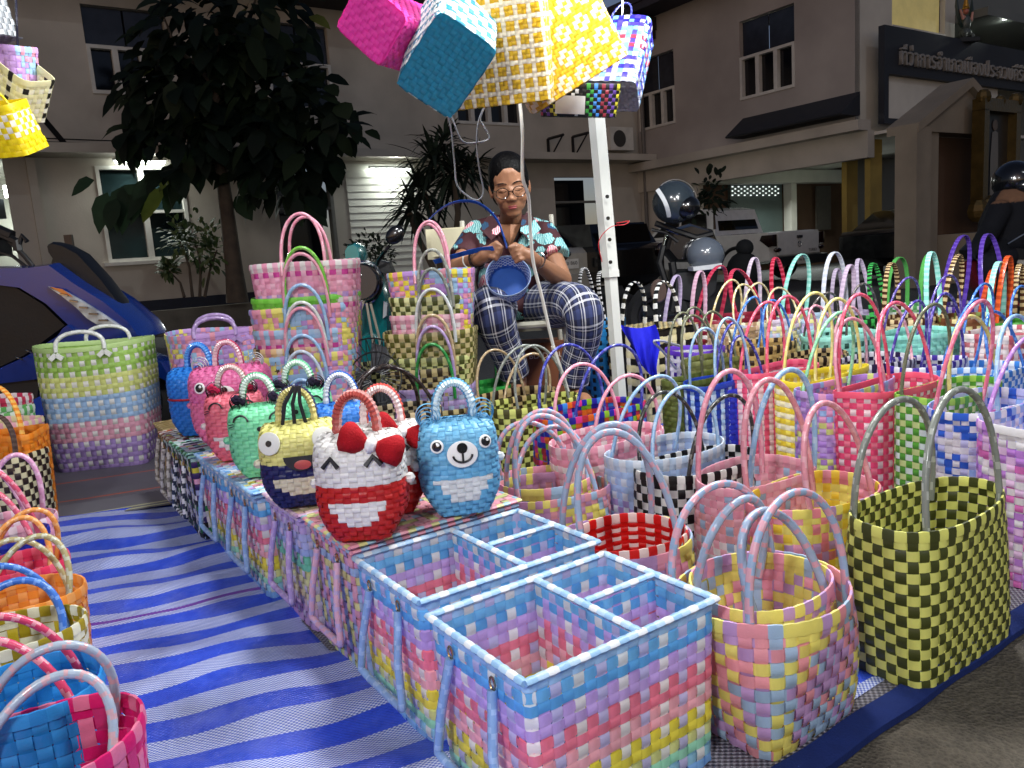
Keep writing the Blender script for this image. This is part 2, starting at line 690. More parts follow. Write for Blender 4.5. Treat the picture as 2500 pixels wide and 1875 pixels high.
def ground_material():
    m, N, L, b = nmat('asphalt_and_concrete')
    tc = N.new('ShaderNodeTexCoord')
    n1 = N.new('ShaderNodeTexNoise'); n1.inputs['Scale'].default_value = 1.3; n1.inputs['Detail'].default_value = 8
    n2 = N.new('ShaderNodeTexNoise'); n2.inputs['Scale'].default_value = 22; n2.inputs['Detail'].default_value = 8; n2.inputs['Roughness'].default_value = 0.7
    n3 = N.new('ShaderNodeTexVoronoi'); n3.inputs['Scale'].default_value = 160
    for n in (n1, n2, n3):
        L.new(tc.outputs['Object'], n.inputs['Vector'])
    r1 = N.new('ShaderNodeValToRGB')
    r1.color_ramp.elements[0].position = 0.35
    r1.color_ramp.elements[0].color = (0.022, 0.017, 0.012, 1)
    r1.color_ramp.elements[1].position = 0.68
    r1.color_ramp.elements[1].color = (0.115, 0.095, 0.068, 1)
    f = math_node(N, L, 'ADD', math_node(N, L, 'MULTIPLY', n1.outputs[0], 0.45), math_node(N, L, 'MULTIPLY', n2.outputs[0], 0.55))
    L.new(f, r1.inputs[0])
    c = mixc(N, L, math_node(N, L, 'MULTIPLY', n3.outputs[0], 0.6), r1.outputs[0], (0.14, 0.12, 0.09))
    # further off the surface is dark asphalt
    sp = N.new('ShaderNodeSeparateXYZ')
    L.new(tc.outputs['Object'], sp.inputs[0])
    far = N.new('ShaderNodeMapRange')
    far.inputs['From Min'].default_value = 2.6
    far.inputs['From Max'].default_value = 3.4
    L.new(sp.outputs[1], far.inputs['Value'])
    dk = mixc(N, L, n2.outputs[0], (0.028, 0.028, 0.03), (0.06, 0.06, 0.06))
    L.new(mixc(N, L, far.outputs[0], c, dk), b.inputs['Base Color'])
    b.inputs['Roughness'].default_value = 0.85
    bp = N.new('ShaderNodeBump'); bp.inputs['Strength'].default_value = 0.7; bp.inputs['Distance'].default_value = 0.012
    L.new(math_node(N, L, 'ADD', n2.outputs[0], math_node(N, L, 'MULTIPLY', n3.outputs[0], 0.5)), bp.inputs['Height'])
    L.new(bp.outputs[0], b.inputs['Normal'])
    return m


def gz(x, y):
    t = min(max((y - 5.5) / 10.0, 0), 1)
    return -0.22 * t * t * (3 - 2 * t)


mb = MB()
xs = [-60, -30, -18, -12, -8, -5, -3, -2, -1, 0, 1, 2, 3, 5, 8, 12, 18, 30, 60]
ys = [-30, -6, -2, 0, 1, 2, 3, 4, 5.5, 7, 9, 11, 13, 15.5, 20, 30, 60, 120]
vs = [(x, y, gz(x, y)) for y in ys for x in xs]
nx = len(xs)
mb.add(vs, [(j * nx + i, j * nx + i + 1, (j + 1) * nx + i + 1, (j + 1) * nx + i) for j in range(len(ys) - 1) for i in range(nx - 1)], (0.1, 0.1, 0.1))
struct(mb.build('ground', ground_material()))


def striped_mat_material(name, period, seam=None):
    m, N, L, b = nmat(name)
    tc = N.new('ShaderNodeTexCoord')
    sp = N.new('ShaderNodeSeparateXYZ')
    L.new(tc.outputs['Object'], sp.inputs[0])
    nz = N.new('ShaderNodeTexNoise'); nz.inputs['Scale'].default_value = 2.6; nz.inputs['Detail'].default_value = 2
    L.new(tc.outputs['Object'], nz.inputs['Vector'])
    wob = math_node(N, L, 'MULTIPLY', math_node(N, L, 'SUBTRACT', nz.outputs[0], 0.5), 0.085)
    y = math_node(N, L, 'ADD', sp.outputs[1], wob)
    fr = math_node(N, L, 'FRACT', math_node(N, L, 'DIVIDE', y, period))
    blue = math_node(N, L, 'GREATER_THAN', fr, 0.52)
    # fine tape weave
    wx = math_node(N, L, 'SINE', math_node(N, L, 'MULTIPLY', sp.outputs[0], 2 * math.pi / 0.0085))
    wy = math_node(N, L, 'SINE', math_node(N, L, 'MULTIPLY', sp.outputs[1], 2 * math.pi / 0.0075))
    wv = math_node(N, L, 'MULTIPLY', wx, wy)
    wf = N.new('ShaderNodeMapRange'); wf.inputs['From Min'].default_value = -0.5; wf.inputs['From Max'].default_value = 0.5
    L.new(wv, wf.inputs['Value'])
    white = mixc(N, L, wf.outputs[0], lin('#5468bc'), lin('#c9d0ea'))
    n4 = N.new('ShaderNodeTexNoise'); n4.inputs['Scale'].default_value = 40; n4.inputs['Detail'].default_value = 4
    L.new(tc.outputs['Object'], n4.inputs['Vector'])
    bl = mixc(N, L, n4.outputs[0], lin('#1d39b8'), lin('#3a5cdc'))
    c = mixc(N, L, blue, white, bl)
    if seam is not None:
        d = math_node(N, L, 'ABSOLUTE', math_node(N, L, 'SUBTRACT', y, seam))
        c = mixc(N, L, math_node(N, L, 'LESS_THAN', d, 0.007), c, lin('#6d3aa0'))
    dz = N.new('ShaderNodeTexNoise'); dz.inputs['Scale'].default_value = 5; dz.inputs['Detail'].default_value = 9; dz.inputs['Roughness'].default_value = 0.7
    L.new(tc.outputs['Object'], dz.inputs['Vector'])
    dr_ = N.new('ShaderNodeMapRange'); dr_.inputs['From Min'].default_value = 0.5; dr_.inputs['From Max'].default_value = 0.78; dr_.inputs['To Max'].default_value = 0.4
    L.new(dz.outputs[0], dr_.inputs['Value'])
    c = mixc(N, L, dr_.outputs[0], c, lin('#7c786e'))
    L.new(c, b.inputs['Base Color'])
    b.inputs['Roughness'].default_value = 0.24
    b.inputs['Specular IOR Level'].default_value = 0.45
    n5 = N.new('ShaderNodeTexNoise'); n5.inputs['Scale'].default_value = 34; n5.inputs['Detail'].default_value = 6; n5.inputs['Distortion'].default_value = 0.6
    L.new(tc.outputs['Object'], n5.inputs['Vector'])
    bp = N.new('ShaderNodeBump'); bp.inputs['Strength'].default_value = 0.8; bp.inputs['Distance'].default_value = 0.007
    L.new(math_node(N, L, 'ADD', n5.outputs[0], math_node(N, L, 'MULTIPLY', wv, 0.10)), bp.inputs['Height'])
    L.new(bp.outputs[0], b.inputs['Normal'])
    return m


def sheet(name, a0, a1, b0, b1, z, mat, label, cat, na=60, nb=40, wr=0.008, seed=0, turn=0.0):
    """a ground mat laid in the stall's own axes, gently wrinkled"""
    from mathutils import noise
    mb = MB()
    vs = []
    for i in range(na + 1):
        for j in range(nb + 1):
            a, bb = a0 + (a1 - a0) * i / na, b0 + (b1 - b0) * j / nb
            q = noise.noise(Vector((bb * 1.5, a * 7 + bb * 1.2, seed))) * wr + noise.noise(Vector((bb * 6, a * 9, seed + 5))) * wr * 0.4
            e = min(i, na - i, j, nb - j)
            oo = noise.noise(Vector((a * 2.2, bb * 2.2, seed + 9))) * 0.014 if e == 0 else 0
            q += noise.noise(Vector((bb * 2.6, a * 2.0, seed + 3))) * wr * 0.7
            vs.append((bb + oo, a + oo, z + max(q, -wr * 0.6) + wr * 0.6))
    fs = [(i * (nb + 1) + j, i * (nb + 1) + j + 1, (i + 1) * (nb + 1) + j + 1, (i + 1) * (nb + 1) + j) for i in range(na) for j in range(nb)]
    mb.add(vs, fs, (0.3, 0.3, 0.5))
    o = mb.build(name, mat, ang=None)
    o.rotation_euler = (0, 0, YB - math.radians(turn))
    return tag(o, label, cat)


BLUEMAT = striped_mat_material('blue_striped_sheet', 0.125, seam=1.9)
sheet('plastic_mat', -0.4, 2.84, -1.9, 0.30, 0.010, BLUEMAT, 'blue and white striped plastic mat covering the aisle floor', 'mat', 150, 60, 0.024, turn=15)
sheet('plastic_mat', 0.68, 3.6, 1.05, 4.2, 0.010, BLUEMAT, 'blue and white striped plastic mat under the baskets behind the lime checked one', 'mat', 60, 50, 0.006, 3)


def mesh_mat_material(name, c0, c1, c2, stripes):
    m, N, L, b = nmat(name)
    tc = N.new('ShaderNodeTexCoord')
    sp = N.new('ShaderNodeSeparateXYZ')
    L.new(tc.outputs['Object'], sp.inputs[0])
    wx = math_node(N, L, 'SINE', math_node(N, L, 'MULTIPLY', sp.outputs[0], 2 * math.pi / 0.013))
    wy = math_node(N, L, 'SINE', math_node(N, L, 'MULTIPLY', sp.outputs[1], 2 * math.pi / 0.011))
    wv = math_node(N, L, 'MULTIPLY', wx, wy)
    wf = N.new('ShaderNodeMapRange'); wf.inputs['From Min'].default_value = -0.6; wf.inputs['From Max'].default_value = 0.6
    L.new(wv, wf.inputs['Value'])
    c = mixc(N, L, wf.outputs[0], lin(c0), lin(c1))
    for (lo, hi) in stripes:
        k = math_node(N, L, 'MULTIPLY', math_node(N, L, 'GREATER_THAN', sp.outputs[1], lo), math_node(N, L, 'LESS_THAN', sp.outputs[1], hi))
        c = mixc(N, L, k, c, lin(c2))
    L.new(c, b.inputs['Base Color'])
    b.inputs['Roughness'].default_value = 0.5
    bp = N.new('ShaderNodeBump'); bp.inputs['Strength'].default_value = 0.6; bp.inputs['Distance'].default_value = 0.004
    L.new(wv, bp.inputs['Height'])
    L.new(bp.outputs[0], b.inputs['Normal'])
    return m


sheet('woven_mat', 2.84, 4.25, -2.6, 0.6, 0.006, mesh_mat_material('grey_woven_mat', '#3c3840', '#6a6670', '#a04c34', [(3.12, 3.135), (3.42, 3.435), (3.78, 3.795), (4.12, 4.135)]), 'grey woven mat with thin orange lines under the tall laundry basket', 'mat', 60, 40, 0.006, 8, turn=15)
sheet('woven_mat', 2.80, 3.02, -2.2, -0.18, 0.020, mesh_mat_material('blue_edge_mat', '#44424c', '#7b7880', '#b9b98a', [(2.82, 2.83), (2.85, 2.86)]), 'grey mat edge with pale yellow lines overlapping the blue striped mat', 'mat', 14, 40, 0.004, 12, turn=15)
sheet('woven_mat', 0.63, 2.9, 0.485, 1.85, 0.014, mesh_mat_material('brown_mesh_mat', '#3c3a44', '#85828c', '#3c3a44', []), 'brown mesh mat under the open two tone organiser baskets', 'mat', 40, 30, 0.003, 17)
mb = MB()
for a0, a1, z in ((0.608, 0.650, 0.022),):
    n = 30
    vs = []
    for k in range(n + 1):
        bb = 0.3 + 1.4 * k / n
        w = 0.002 * math.sin(k * 1.3)
        for a, zz in ((a0 + w, 0.004), (a0 + w, z - 0.006), (a0 + 0.01 + w, z), (a1 + w, z)):
            p = AB(a, bb, zz)
            vs.append(tuple(p))
    mb.add(vs, [(k * 4 + q, (k + 1) * 4 + q, (k + 1) * 4 + q + 1, k * 4 + q + 1) for k in range(n) for q in range(3)], lin('#18285e'))
tag(mb.build('mat_border', CLOTH, ang=50), 'navy cloth border strip along the front edge of the stall mat', 'mat')

# ---------------------------------------------------------------- stall lamps (bulbs just above the picture, two more added behind the camera as fill)
EMIT = M('bulb_glow', '#ffffff', emit=25, var=0)
for k, (p, w, c) in enumerate(LAMPS):
    ld = bpy.data.lights.new('bulb_light', 'POINT')
    ld.energy = w
    ld.color = c
    ld.shadow_soft_size = 0.14
    lo = bpy.data.objects.new('bulb_light', ld)
    COL.objects.link(lo)
    lo.location = p
    t = thing('led_bulb', ['white LED bulb hanging over the middle of the stall', 'white LED bulb hanging over the aisle', 'white LED bulb hanging over the right hand rows', 'added white fill bulb behind the viewer on the left', 'added white fill bulb behind the viewer on the right'][k], 'lamp', p + Vector((0, 0, 0.09)))
    MB().lathe([(0.0, -0.02), (0.03, -0.015), (0.045, 0.01), (0.035, 0.04), (0.02, 0.06), (0.0, 0.06)], '#ffffff', 16).build('bulb_globe', EMIT, t)
    MB().lathe([(0.02, 0.06), (0.02, 0.1), (0.008, 0.12), (0.004, 0.125), (0.004, 1.0)], '#dddddd', 10).build('socket', PAINT, t)
# ---------------------------------------------------------------- baskets
GRAYH = ('#858a82', '#b0b4aa', 0.13)  # thin paler line is a highlight painted into the clear tube
PBH = ('#e3a9b6', '#9fb8d6', 0.5)      # pink and blue wrapped handles
BPH = ('#a3b6cf', '#dca6b4', 0.22)
PNKH = ('#f0a0b4', '#f6bac8', 0.3)
REDP = ('#f0607e', '#f78a9e', 0.3)
LBH = ('#9cc3e8', '#bcd6f0', 0.3)
YLH = ('#ece28a', '#f4eeb0', 0.3)
GNH = ('#2f8f45', '#59ad62', 0.3)
NVH = ('#3a3f9e', '#6f74c0', 0.3)
TANH = ('#bfa680', '#dccaa8', 0.13)  # second colour is a painted highlight line
DKH = ('#3a3a38', '#7e7e78', 0.2)
LVH = ('#b9a0d0', '#d0bce2', 0.3)
BL2H = ('#3f74c8', '#6f9ce0', 0.3)
MNH = ('#8fe0d0', '#b6f0e4', 0.3)
OLH = ('#6c6f58', '#8a8b72', 0.13)  # paler tone paints a narrow highlight along the handle


def bz(label, px, py, z, L, W, cols, handle=None, **k):
    """basket whose rim centre is seen at pixel (px,py) at rim height z above the ground"""
    zb = k.pop('zb', 0.016)
    c = G(px, py, z)
    H = k.pop('H', z - zb)
    return basket(label, (c.x, c.y, z - H), L, W, H, cols, handle, **k)


LIME = rows_of(['#e4e47c'], ['#434820'])
# --- right front
bz('large lime yellow and dark olive checked tote with grey handles', 2268, 1240, 0.275, 0.355, 0.175, LIME, dict(c=GRAYH, hh=0.225, fw=0.36, lean=0.85, r=0.0075), sep=True, sw=0.0185, taper=0.9, n0=9, n1=2.5, rim=lambda i: lin('#e4e47c') if i % 2 else lin('#434820'), cat='tote basket')
bz('round pastel patchwork basket in front, nearest to the lime tote', 1862, 1448, 0.215, 0.29, 0.245, pastel(3, [lin('#ef9fa8'), YL, lin('#a9c4de'), lin('#c79fd0')]), dict(c=PBH, hh=0.205, fw=0.40, lean=0.55, r=0.0078), sep=True, sw=0.0205, taper=0.74, n0=10, n1=2.1)
bz('yellow and blue pastel basket nested inside the front patchwork basket', 1855, 1428, 0.225, 0.235, 0.20, pastel(5, [YL, lin('#a9c4de'), YL, lin('#c79fd0'), PK]), dict(c=BPH, hh=0.155, fw=0.36, lean=0.6, r=0.0085), zb=0.05, sep=True, sw=0.0185, taper=0.8, n0=8, n1=2.1)
bz('pink and lavender pastel basket with the red basket inside it', 1515, 1322, 0.20, 0.275, 0.235, pastel(8, [PK, lin('#c79fd0'), PK, YL, lin('#a9c4de')]), dict(c=BPH, hh=0.235, fw=0.34, lean=0.45, r=0.0085), sep=True, sw=0.0185, taper=0.82, n0=8, n1=2.2, rz=math.radians(12))
bz('red and white striped basket nested in a pink pastel one', 1535, 1312, 0.212, 0.225, 0.19, ((lambda i, j: lin('#f3e6e0') if j % 2 else lin('#cf1512')), (lambda i, j: lin('#d21814'))), None, zb=0.05, sep=True, sw=0.0185, taper=0.86, n0=6, n1=2.2, rim=lambda i: lin('#d81a16') if i % 2 else lin('#f0d8d0'), rowh=0.0088)
bz('lavender pink and yellow pastel basket beside the blue bear bag', 1345, 1196, 0.20, 0.27, 0.235, pastel(11, [lin('#cf9ac0'), lin('#cf9ac0'), YL, lin('#a9c4de'), lin('#e6a0a8')]), dict(c=PBH, hh=0.22, fw=0.36, lean=0.5, r=0.008), sep=True, sw=0.0175, taper=0.85, n0=8, n1=2.3, rz=math.radians(12))
bz('pale yellow pastel basket nested in the lavender one beside the blue bear', 1330, 1172, 0.215, 0.24, 0.20, pastel(12, [YL, PK, YL, lin('#a9c4de')]), dict(c=PBH, hh=0.16, fw=0.38, lean=0.5, r=0.008), zb=0.04, sep=False, sw=0.0175, taper=0.85, n0=7, n1=2.3, rz=math.radians(10))
bz('pink white and blue pastel tote behind the front patchwork basket', 1845, 1160, 0.25, 0.30, 0.19, rows_of(['#eaa2b4', '#eaa2b4', '#eaa2b4', '#e8a7a8', '#e8a7a8', '#e8a7a8', '#ecebe6', '#ecebe6', '#ecebe6', '#ecebe6'], ['#f0b5c0', '#a9c4de', '#e8b0bc', '#f0b5c0']), dict(c=LBH, c2=PNKH, hh=0.25, fw=0.36, lean=0.9, r=0.0075), sep=True, sw=0.0175, taper=0.88, n0=7, n1=2.4)
bz('yellow and pink pastel tote between the lime tote and pink white tote', 1985, 1210, 0.25, 0.30, 0.19, pastel(21, [PK, YL, YL, lin('#f0d040'), lin('#c79fd0'), lin('#e88a98')]), dict(c=('#e79aa8', '#f3b7c2', 0.35), hh=0.235, fw=0.34, lean=0.9, r=0.0075), sep=True, sw=0.0175, taper=0.88, n0=7, n1=2.4)
bz('black and white checked basket with dark clear handles', 1700, 1135, 0.245, 0.33, 0.19, rows_of(['#ecebe6'], ['#101112']), dict(c=DKH, hh=0.20, fw=0.33, lean=0.9, r=0.006), sep=True, sw=0.019, taper=0.9, n0=7, n1=2.3, rim=lambda i: lin('#ecebe6') if i % 2 else lin('#101112'))
bz('light blue and lavender checked basket with blue handles', 1622, 1100, 0.262, 0.335, 0.20, rows_of(['#c5d9ee', '#b4cdf0', '#b4cdf0', '#b4cdf0', '#b4cdf0', '#b7a4dc', '#c29ad4', '#c29ad4', '#c29ad4', '#c29ad4'], ['#dfe6ee', '#b4cdf0']), dict(c=LBH, hh=0.20, fw=0.33, lean=0.9, r=0.006), sep=True, sw=0.0175, taper=0.86, n0=6, n1=2.3)
bz('pale pink and white checked basket with pink handles', 1485, 1070, 0.27, 0.345, 0.20, rows_of(['#f0a3b8', '#f0a3b8', '#ecebe6', '#f3c0cc', '#f0a3b8', '#f0a3b8', '#ee8fa6'], ['#f3d4da', '#f0a3b8']), dict(c=PNKH, hh=0.205, fw=0.33, lean=0.9, r=0.006), sep=True, sw=0.0185, taper=0.88, n0=6, n1=2.3)
MULT = [lin(c) for c in ('#27249c', '#d8651f', '#d83a8c', '#86b52c', '#3f86d8', '#b02a3c', '#27249c')]
bz('multicoloured navy orange pink and green checked tote', 1440, 1004, 0.285, 0.38, 0.20, ((lambda i, j: MULT[(i // 2 * 3 + j * 2) % 7]), (lambda i, j: MULT[(i * 2 + j // 2) % 7])), dict(c=NVH, hh=0.205, fw=0.33, lean=0.95, r=0.006), sep=True, sw=0.0195, taper=0.92, n0=7, n1=2.6, rim=lambda i: MULT[(i * 3) % 7])
bz('lime and brown checked tote behind the multicoloured tote', 1298, 985, 0.275, 0.33, 0.20, rows_of(['#d3d878'], ['#4d4a20']), dict(c=GRAYH, hh=0.21, fw=0.33, lean=0.95, r=0.006), sep=True, sw=0.019, taper=0.92, n0=6, n1=2.5)
bz('brown and tan checked tote behind the blue bear bag', 1255, 968, 0.27, 0.34, 0.18, rows_of(['#cdb47e'], ['#35261a']), dict(c=TANH, hh=0.19, fw=0.30, lean=0.9, r=0.006), sep=False, sw=0.019, taper=0.92, n0=6, n1=2.5)
bz('plain green oval basket behind the blue bear bag', 1180, 945, 0.26, 0.37, 0.20, two('#2fa045', '#3fae4c'), dict(c=GNH, hh=0.24, fw=0.30, lean=0.9, r=0.006), sep=False, sw=0.018, taper=0.92, n0=6, n1=2.4)
bz('lavender basket behind the green oval basket', 1075, 945, 0.28, 0.33, 0.18, rows_of(['#b9a3d8'], ['#a9a3c8']), dict(c=LVH, hh=0.23, fw=0.28, lean=0.9, r=0.006), sep=False, sw=0.018, taper=0.92, n0=6)
bz('orange and white spotted basket under the seated woman', 1260, 865, 0.28, 0.22, 0.16, rows_of(['#ec6a24'], ['#f3e6dc']), None, sep=False, sw=0.017, taper=0.9)

# --- the row of tall narrow bags
TK = dict(sw=0.0165, taper=0.94, n0=4.5, n1=3.2, name='tall_woven_bag', cat='woven bag', group='tall narrow woven bags in a row', sep=True)
bz('plain olive green tall bag beside the purple lidded basket', 1700, 925, 0.335, 0.27, 0.105, two('#58642c', '#65713a'), dict(c=OLH, hh=0.22, fw=0.30, r=0.0055), **{**TK, 'sep': False})
bz('navy and pale blue gingham tall bag', 1760, 932, 0.335, 0.27, 0.125, rows_of(['#1d3fa8', '#cfe4f6'], ['#1d3fa8', '#a8cbee']), dict(c=LBH, hh=0.21, fw=0.30, r=0.0055), **TK)
bz('plain royal blue tall bag behind the pink gingham one', 1808, 945, 0.31, 0.25, 0.10, two('#2233c0', '#2a3cc8'), dict(c=NVH, hh=0.20, fw=0.28, r=0.0055), **{**TK, 'sep': False})
bz('pink and white gingham tall bag with coral side', 1895, 905, 0.355, 0.33, 0.135, rows_of(['#ee5c82', '#f4e4e6'], ['#ee6a8a', '#f6d4da']), dict(c=REDP, hh=0.25, fw=0.33, r=0.006), **TK)
bz('yellow and white gingham tall bag', 2008, 917, 0.35, 0.36, 0.13, rows_of(['#ecd23a', '#f2eed8'], ['#f0e060', '#f4ecc0']), dict(c=YLH, hh=0.26, fw=0.32, r=0.006), rim='#f0dc3c', **TK)
bz('grey pink and pastel patchwork tall bag with mint handles', 2062, 945, 0.345, 0.34, 0.145, pastel(31, [lin('#e6a3c8'), lin('#b58ad8'), lin('#9fc4f0'), lin('#dce88a'), lin('#b58ad8'), lin('#c9a8e0')]), dict(c=PNKH, c2=('#8fdcaa', '#b5ecc6', 0.3), hh=0.235, fw=0.33, r=0.006), **TK)
bz('crimson pink and white checked tall bag', 2168, 945, 0.35, 0.35, 0.15, rows_of(['#ee4f7c'], ['#f3dfe2', '#f08098']), dict(c=REDP, hh=0.255, fw=0.33, r=0.006), rim='#f2607e', **TK)
bz('leaf green and white checked tall bag with lime rim', 2318, 955, 0.35, 0.35, 0.155, rows_of(['#e4ecea', '#d3df96'], ['#5aa33a', '#62a83c']), dict(c=YLH, c2=OLH, hh=0.225, fw=0.33, r=0.006), rim=lambda i: lin('#a8d45c') if i % 2 else lin('#5aa33a'), **TK)
bz('blue white and lavender checked tall bag', 2418, 985, 0.355, 0.34, 0.17, pastel(44, [lin('#2f62cf'), lin('#e9e6ee'), lin('#e9e6ee'), lin('#9dbcf0'), lin('#c3c3ee')]), dict(c=LBH, c2=('#ee7d98', '#f5a6b6', 0.3), hh=0.235, fw=0.33, r=0.006), **TK)
bz('orchid pink and lilac checked tall bag at the right end of the row', 2548, 1020, 0.345, 0.33, 0.17, pastel(45, [lin('#dd76c0'), lin('#e8c6ea'), lin('#c48ade'), lin('#ecebee')]), dict(c=('#c08ad8', '#d5ace6', 0.3), hh=0.2, fw=0.33, r=0.006), **TK)

# --- middle rows on the right
mk = dict(sw=0.018, taper=0.9, n0=5, n1=2.4)
bk('round basket with purple and white checked lid', 1697, 856, 3.05, 0.215, 0.215, rows_of(['#e9e6ee'], ['#e9e6ee', '#4a2a98']), None, rim='#6a3fc0', **mk)
bk('brown basket with tan dots and clear handles', 1860, 842, 2.95, 0.30, 0.2, rows_of(['#c9a868'], ['#3a2a1c', '#c9a868']), dict(c=BL2H, hh=0.18, fw=0.28), **mk)
bk('brown and cream checked basket behind the pink gingham bag', 1985, 872, 2.75, 0.28, 0.17, rows_of(['#cdb47e'], ['#2c1e16']), dict(c=('#d98ea0', '#f0b5c0', 0.4), hh=0.19, fw=0.3), **mk)
bk('mint and dark green checked wide basket', 2052, 818, 3.0, 0.33, 0.24, rows_of(['#9fe3d0'], ['#345e50', '#a8e6d8']), dict(c=('#57504e', '#8a807c', 0.3), hh=0.2, fw=0.33), rim='#a8ecdc', **mk)
bk('plain mint basket with stone patterned sides', 2248, 815, 3.0, 0.34, 0.24, rows_of(['#8fdccb', '#8fdccb', '#8fdccb', '#79a9a0', '#9fd8cc', '#79a9a0', '#9fd8cc', '#79a9a0', '#9fd8cc'], ['#9fe6d8', '#8ad4c6']), dict(c=('#5c4a9c', '#8a7cc0', 0.3), hh=0.25, fw=0.38), **mk)
bk('dark purple and white checked basket in front of the mint ones', 2130, 885, 2.55, 0.34, 0.2, rows_of(['#e6e3ea'], ['#2e2048']), dict(c=('#f2c0ca', '#d99aa8', 0.4), hh=0.2, fw=0.3), **mk)
bk('violet and white checked basket with flower badge', 2260, 888, 2.45, 0.30, 0.18, rows_of(['#ecebf2'], ['#4a30a8', '#37264e']), dict(c=('#5040a0', '#8c80cc', 0.3), hh=0.24, fw=0.34), **mk)
bk('sky blue and white checked basket at the right', 2400, 905, 2.35, 0.34, 0.2, rows_of(['#e3eaf2'], ['#3f86d8', '#3f86d8']), dict(c=BL2H, hh=0.23, fw=0.3), **mk)
bk('white and brick red checked basket at the right edge', 2445, 815, 2.8, 0.33, 0.22, rows_of(['#efe6e2', '#c8747c'], ['#c0606c', '#eedfdc', '#e6cfcc']), dict(c=BL2H, hh=0.2, fw=0.32), **mk)
bk('pale blue checked basket tucked behind the green checked bag', 2330, 925, 2.2, 0.26, 0.17, rows_of(['#dfe9f2'], ['#5a96dc']), None, **mk)
bk('clear wrapped pastel basket with cream handles', 1880, 795, 3.45, 0.30, 0.22, pastel(51, [lin('#d9c9dc'), lin('#e8e0a8'), lin('#c0d4e8')]), dict(c=('#d8c996', '#efe6c6', 0.35), hh=0.19, fw=0.36, lean=0.5), **mk)
bk('clear wrapped cream basket behind the blue handles', 1800, 800, 3.3, 0.26, 0.2, pastel(52, [lin('#d9b9a0'), lin('#e8e0c0'), lin('#b0906c')]), dict(c=('#d2bd86', '#efe3bd', 0.35), hh=0.2, fw=0.36, lean=0.6), **mk)
bk('khaki handled olive basket behind the gingham bags', 1735, 880, 2.85, 0.25, 0.14, two('#6a6f3c', '#777c46'), dict(c=OLH, hh=0.23, fw=0.34), **mk)

# --- far rows with tall flat handles
fk = dict(sw=0.019, taper=0.9, n0=5, n1=2.4)
FB = dict(kind='band', hh=0.27, fw=0.2, p=0.75)
BRK = lambda i, j: (i + 2 * j) % 4 != 0
bk('maroon basket with white checked bands', 1780, 776, 3.75, 0.44, 0.30, rows_of(['#8e1f36', '#f0ece6', '#8e1f36', '#f0ece6', '#7a3a26', '#7a3a26', '#8e1f36', '#f0ece6', '#8e1f36', '#f0ece6'], ['#8e1f36', '#efe9e4', '#8e1f36']), {**FB, 'c': ('#b02a48', '#c8485e', 0.5), 'hh': 0.26}, rim='#8e1f36', **fk)
bk('red basket with tall scarlet and white handles', 1872, 790, 4.1, 0.30, 0.22, rows_of(['#a02030', '#efe9e4'], ['#c03a30', '#a02030']), {**FB, 'c': ('#e0566e', '#b8203c', 0.5), 'c2': ('#eadbe6', '#d8c6dc', 0.5), 'hh': 0.36}, **fk)
bk('pastel plaid basket with tall white handle', 1985, 775, 3.9, 0.38, 0.28, pastel(61, [lin('#c9b9dc'), lin('#b4cfe2'), lin('#dfd98e'), lin('#c9b9dc')]), {**FB, 'c': ('#e2e6ee', '#cdd4e2', 0.5), 'c2': MNH, 'hh': 0.33, 'fw': 0.26}, **fk)
bk('dark green brick patterned basket with braided handles', 2105, 782, 3.7, 0.27, 0.2, rows_of(['#12301a'], ['#3fae52', '#12301a']), {**FB, 'c': ('#16301c', '#3fae52', 0.5), 'c2': ('#dcc6dc', '#c8b2cc', 0.5)}, pat=BRK, **fk)
bk('cream and brown brick patterned basket with turquoise handles', 2228, 778, 3.55, 0.30, 0.22, rows_of(['#e6cf9e'], ['#54301c']), {**FB, 'c': MNH, 'hh': 0.3, 'c2': ('#d2b888', '#4a2e1c', 0.5)}, pat=BRK, **fk)
bk('brown and straw brick patterned basket behind turquoise handles', 2372, 775, 3.45, 0.33, 0.22, rows_of(['#7a4a2a', '#d9c98e'], ['#e0cf94', '#6a3a20', '#7a8a3c']), {**FB, 'c': MNH, 'c2': ('#d2b888', '#4a2e1c', 0.5), 'hh': 0.29}, pat=BRK, **fk)
bk('white and green basket with long lime handle', 2230, 748, 4.1, 0.32, 0.22, rows_of(['#58a85c', '#dfe6dc'], ['#e4eae2', '#9cc89c']), {**FB, 'c': ('#5fb85a', '#5fb85a', 0), 'hh': 0.3, 'fw': 0.3}, **fk)
bk('white and purple patterned basket with purple strap handles', 2375, 745, 4.0, 0.40, 0.26, rows_of(['#5a3aa8', '#dcdae2', '#dcdae2'], ['#e2dfe8', '#b8b4cc', '#6a50b0']), {**FB, 'c': ('#5a3aa8', '#6f50bc', 0.5), 'hh': 0.36, 'fw': 0.3}, **fk)
bk('grass green basket with lime and orange handles', 2500, 788, 3.3, 0.28, 0.2, two('#3a8c2a', '#4aa034'), {**FB, 'c': ('#8fd23c', '#74b82c', 0.5), 'c2': ('#e2602c', '#b84420', 0.5), 'hh': 0.3}, **fk)
bk('terracotta basket with striped brown handles', 2440, 790, 3.6, 0.2, 0.18, rows_of(['#b0502c'], ['#d9c08e']), {**FB, 'c': ('#d9bf8c', '#5a3822', 0.5), 'c2': ('#e05a2c', '#c04420', 0.5), 'hh': 0.3}, **fk)
bk('pale lilac basket with thin lilac handle', 2080, 768, 4.2, 0.26, 0.2, two('#c9b9d6', '#bfb0d0'), {**FB, 'c': ('#d6c6dc', '#c2b2cc', 0.5), 'hh': 0.3}, **fk)
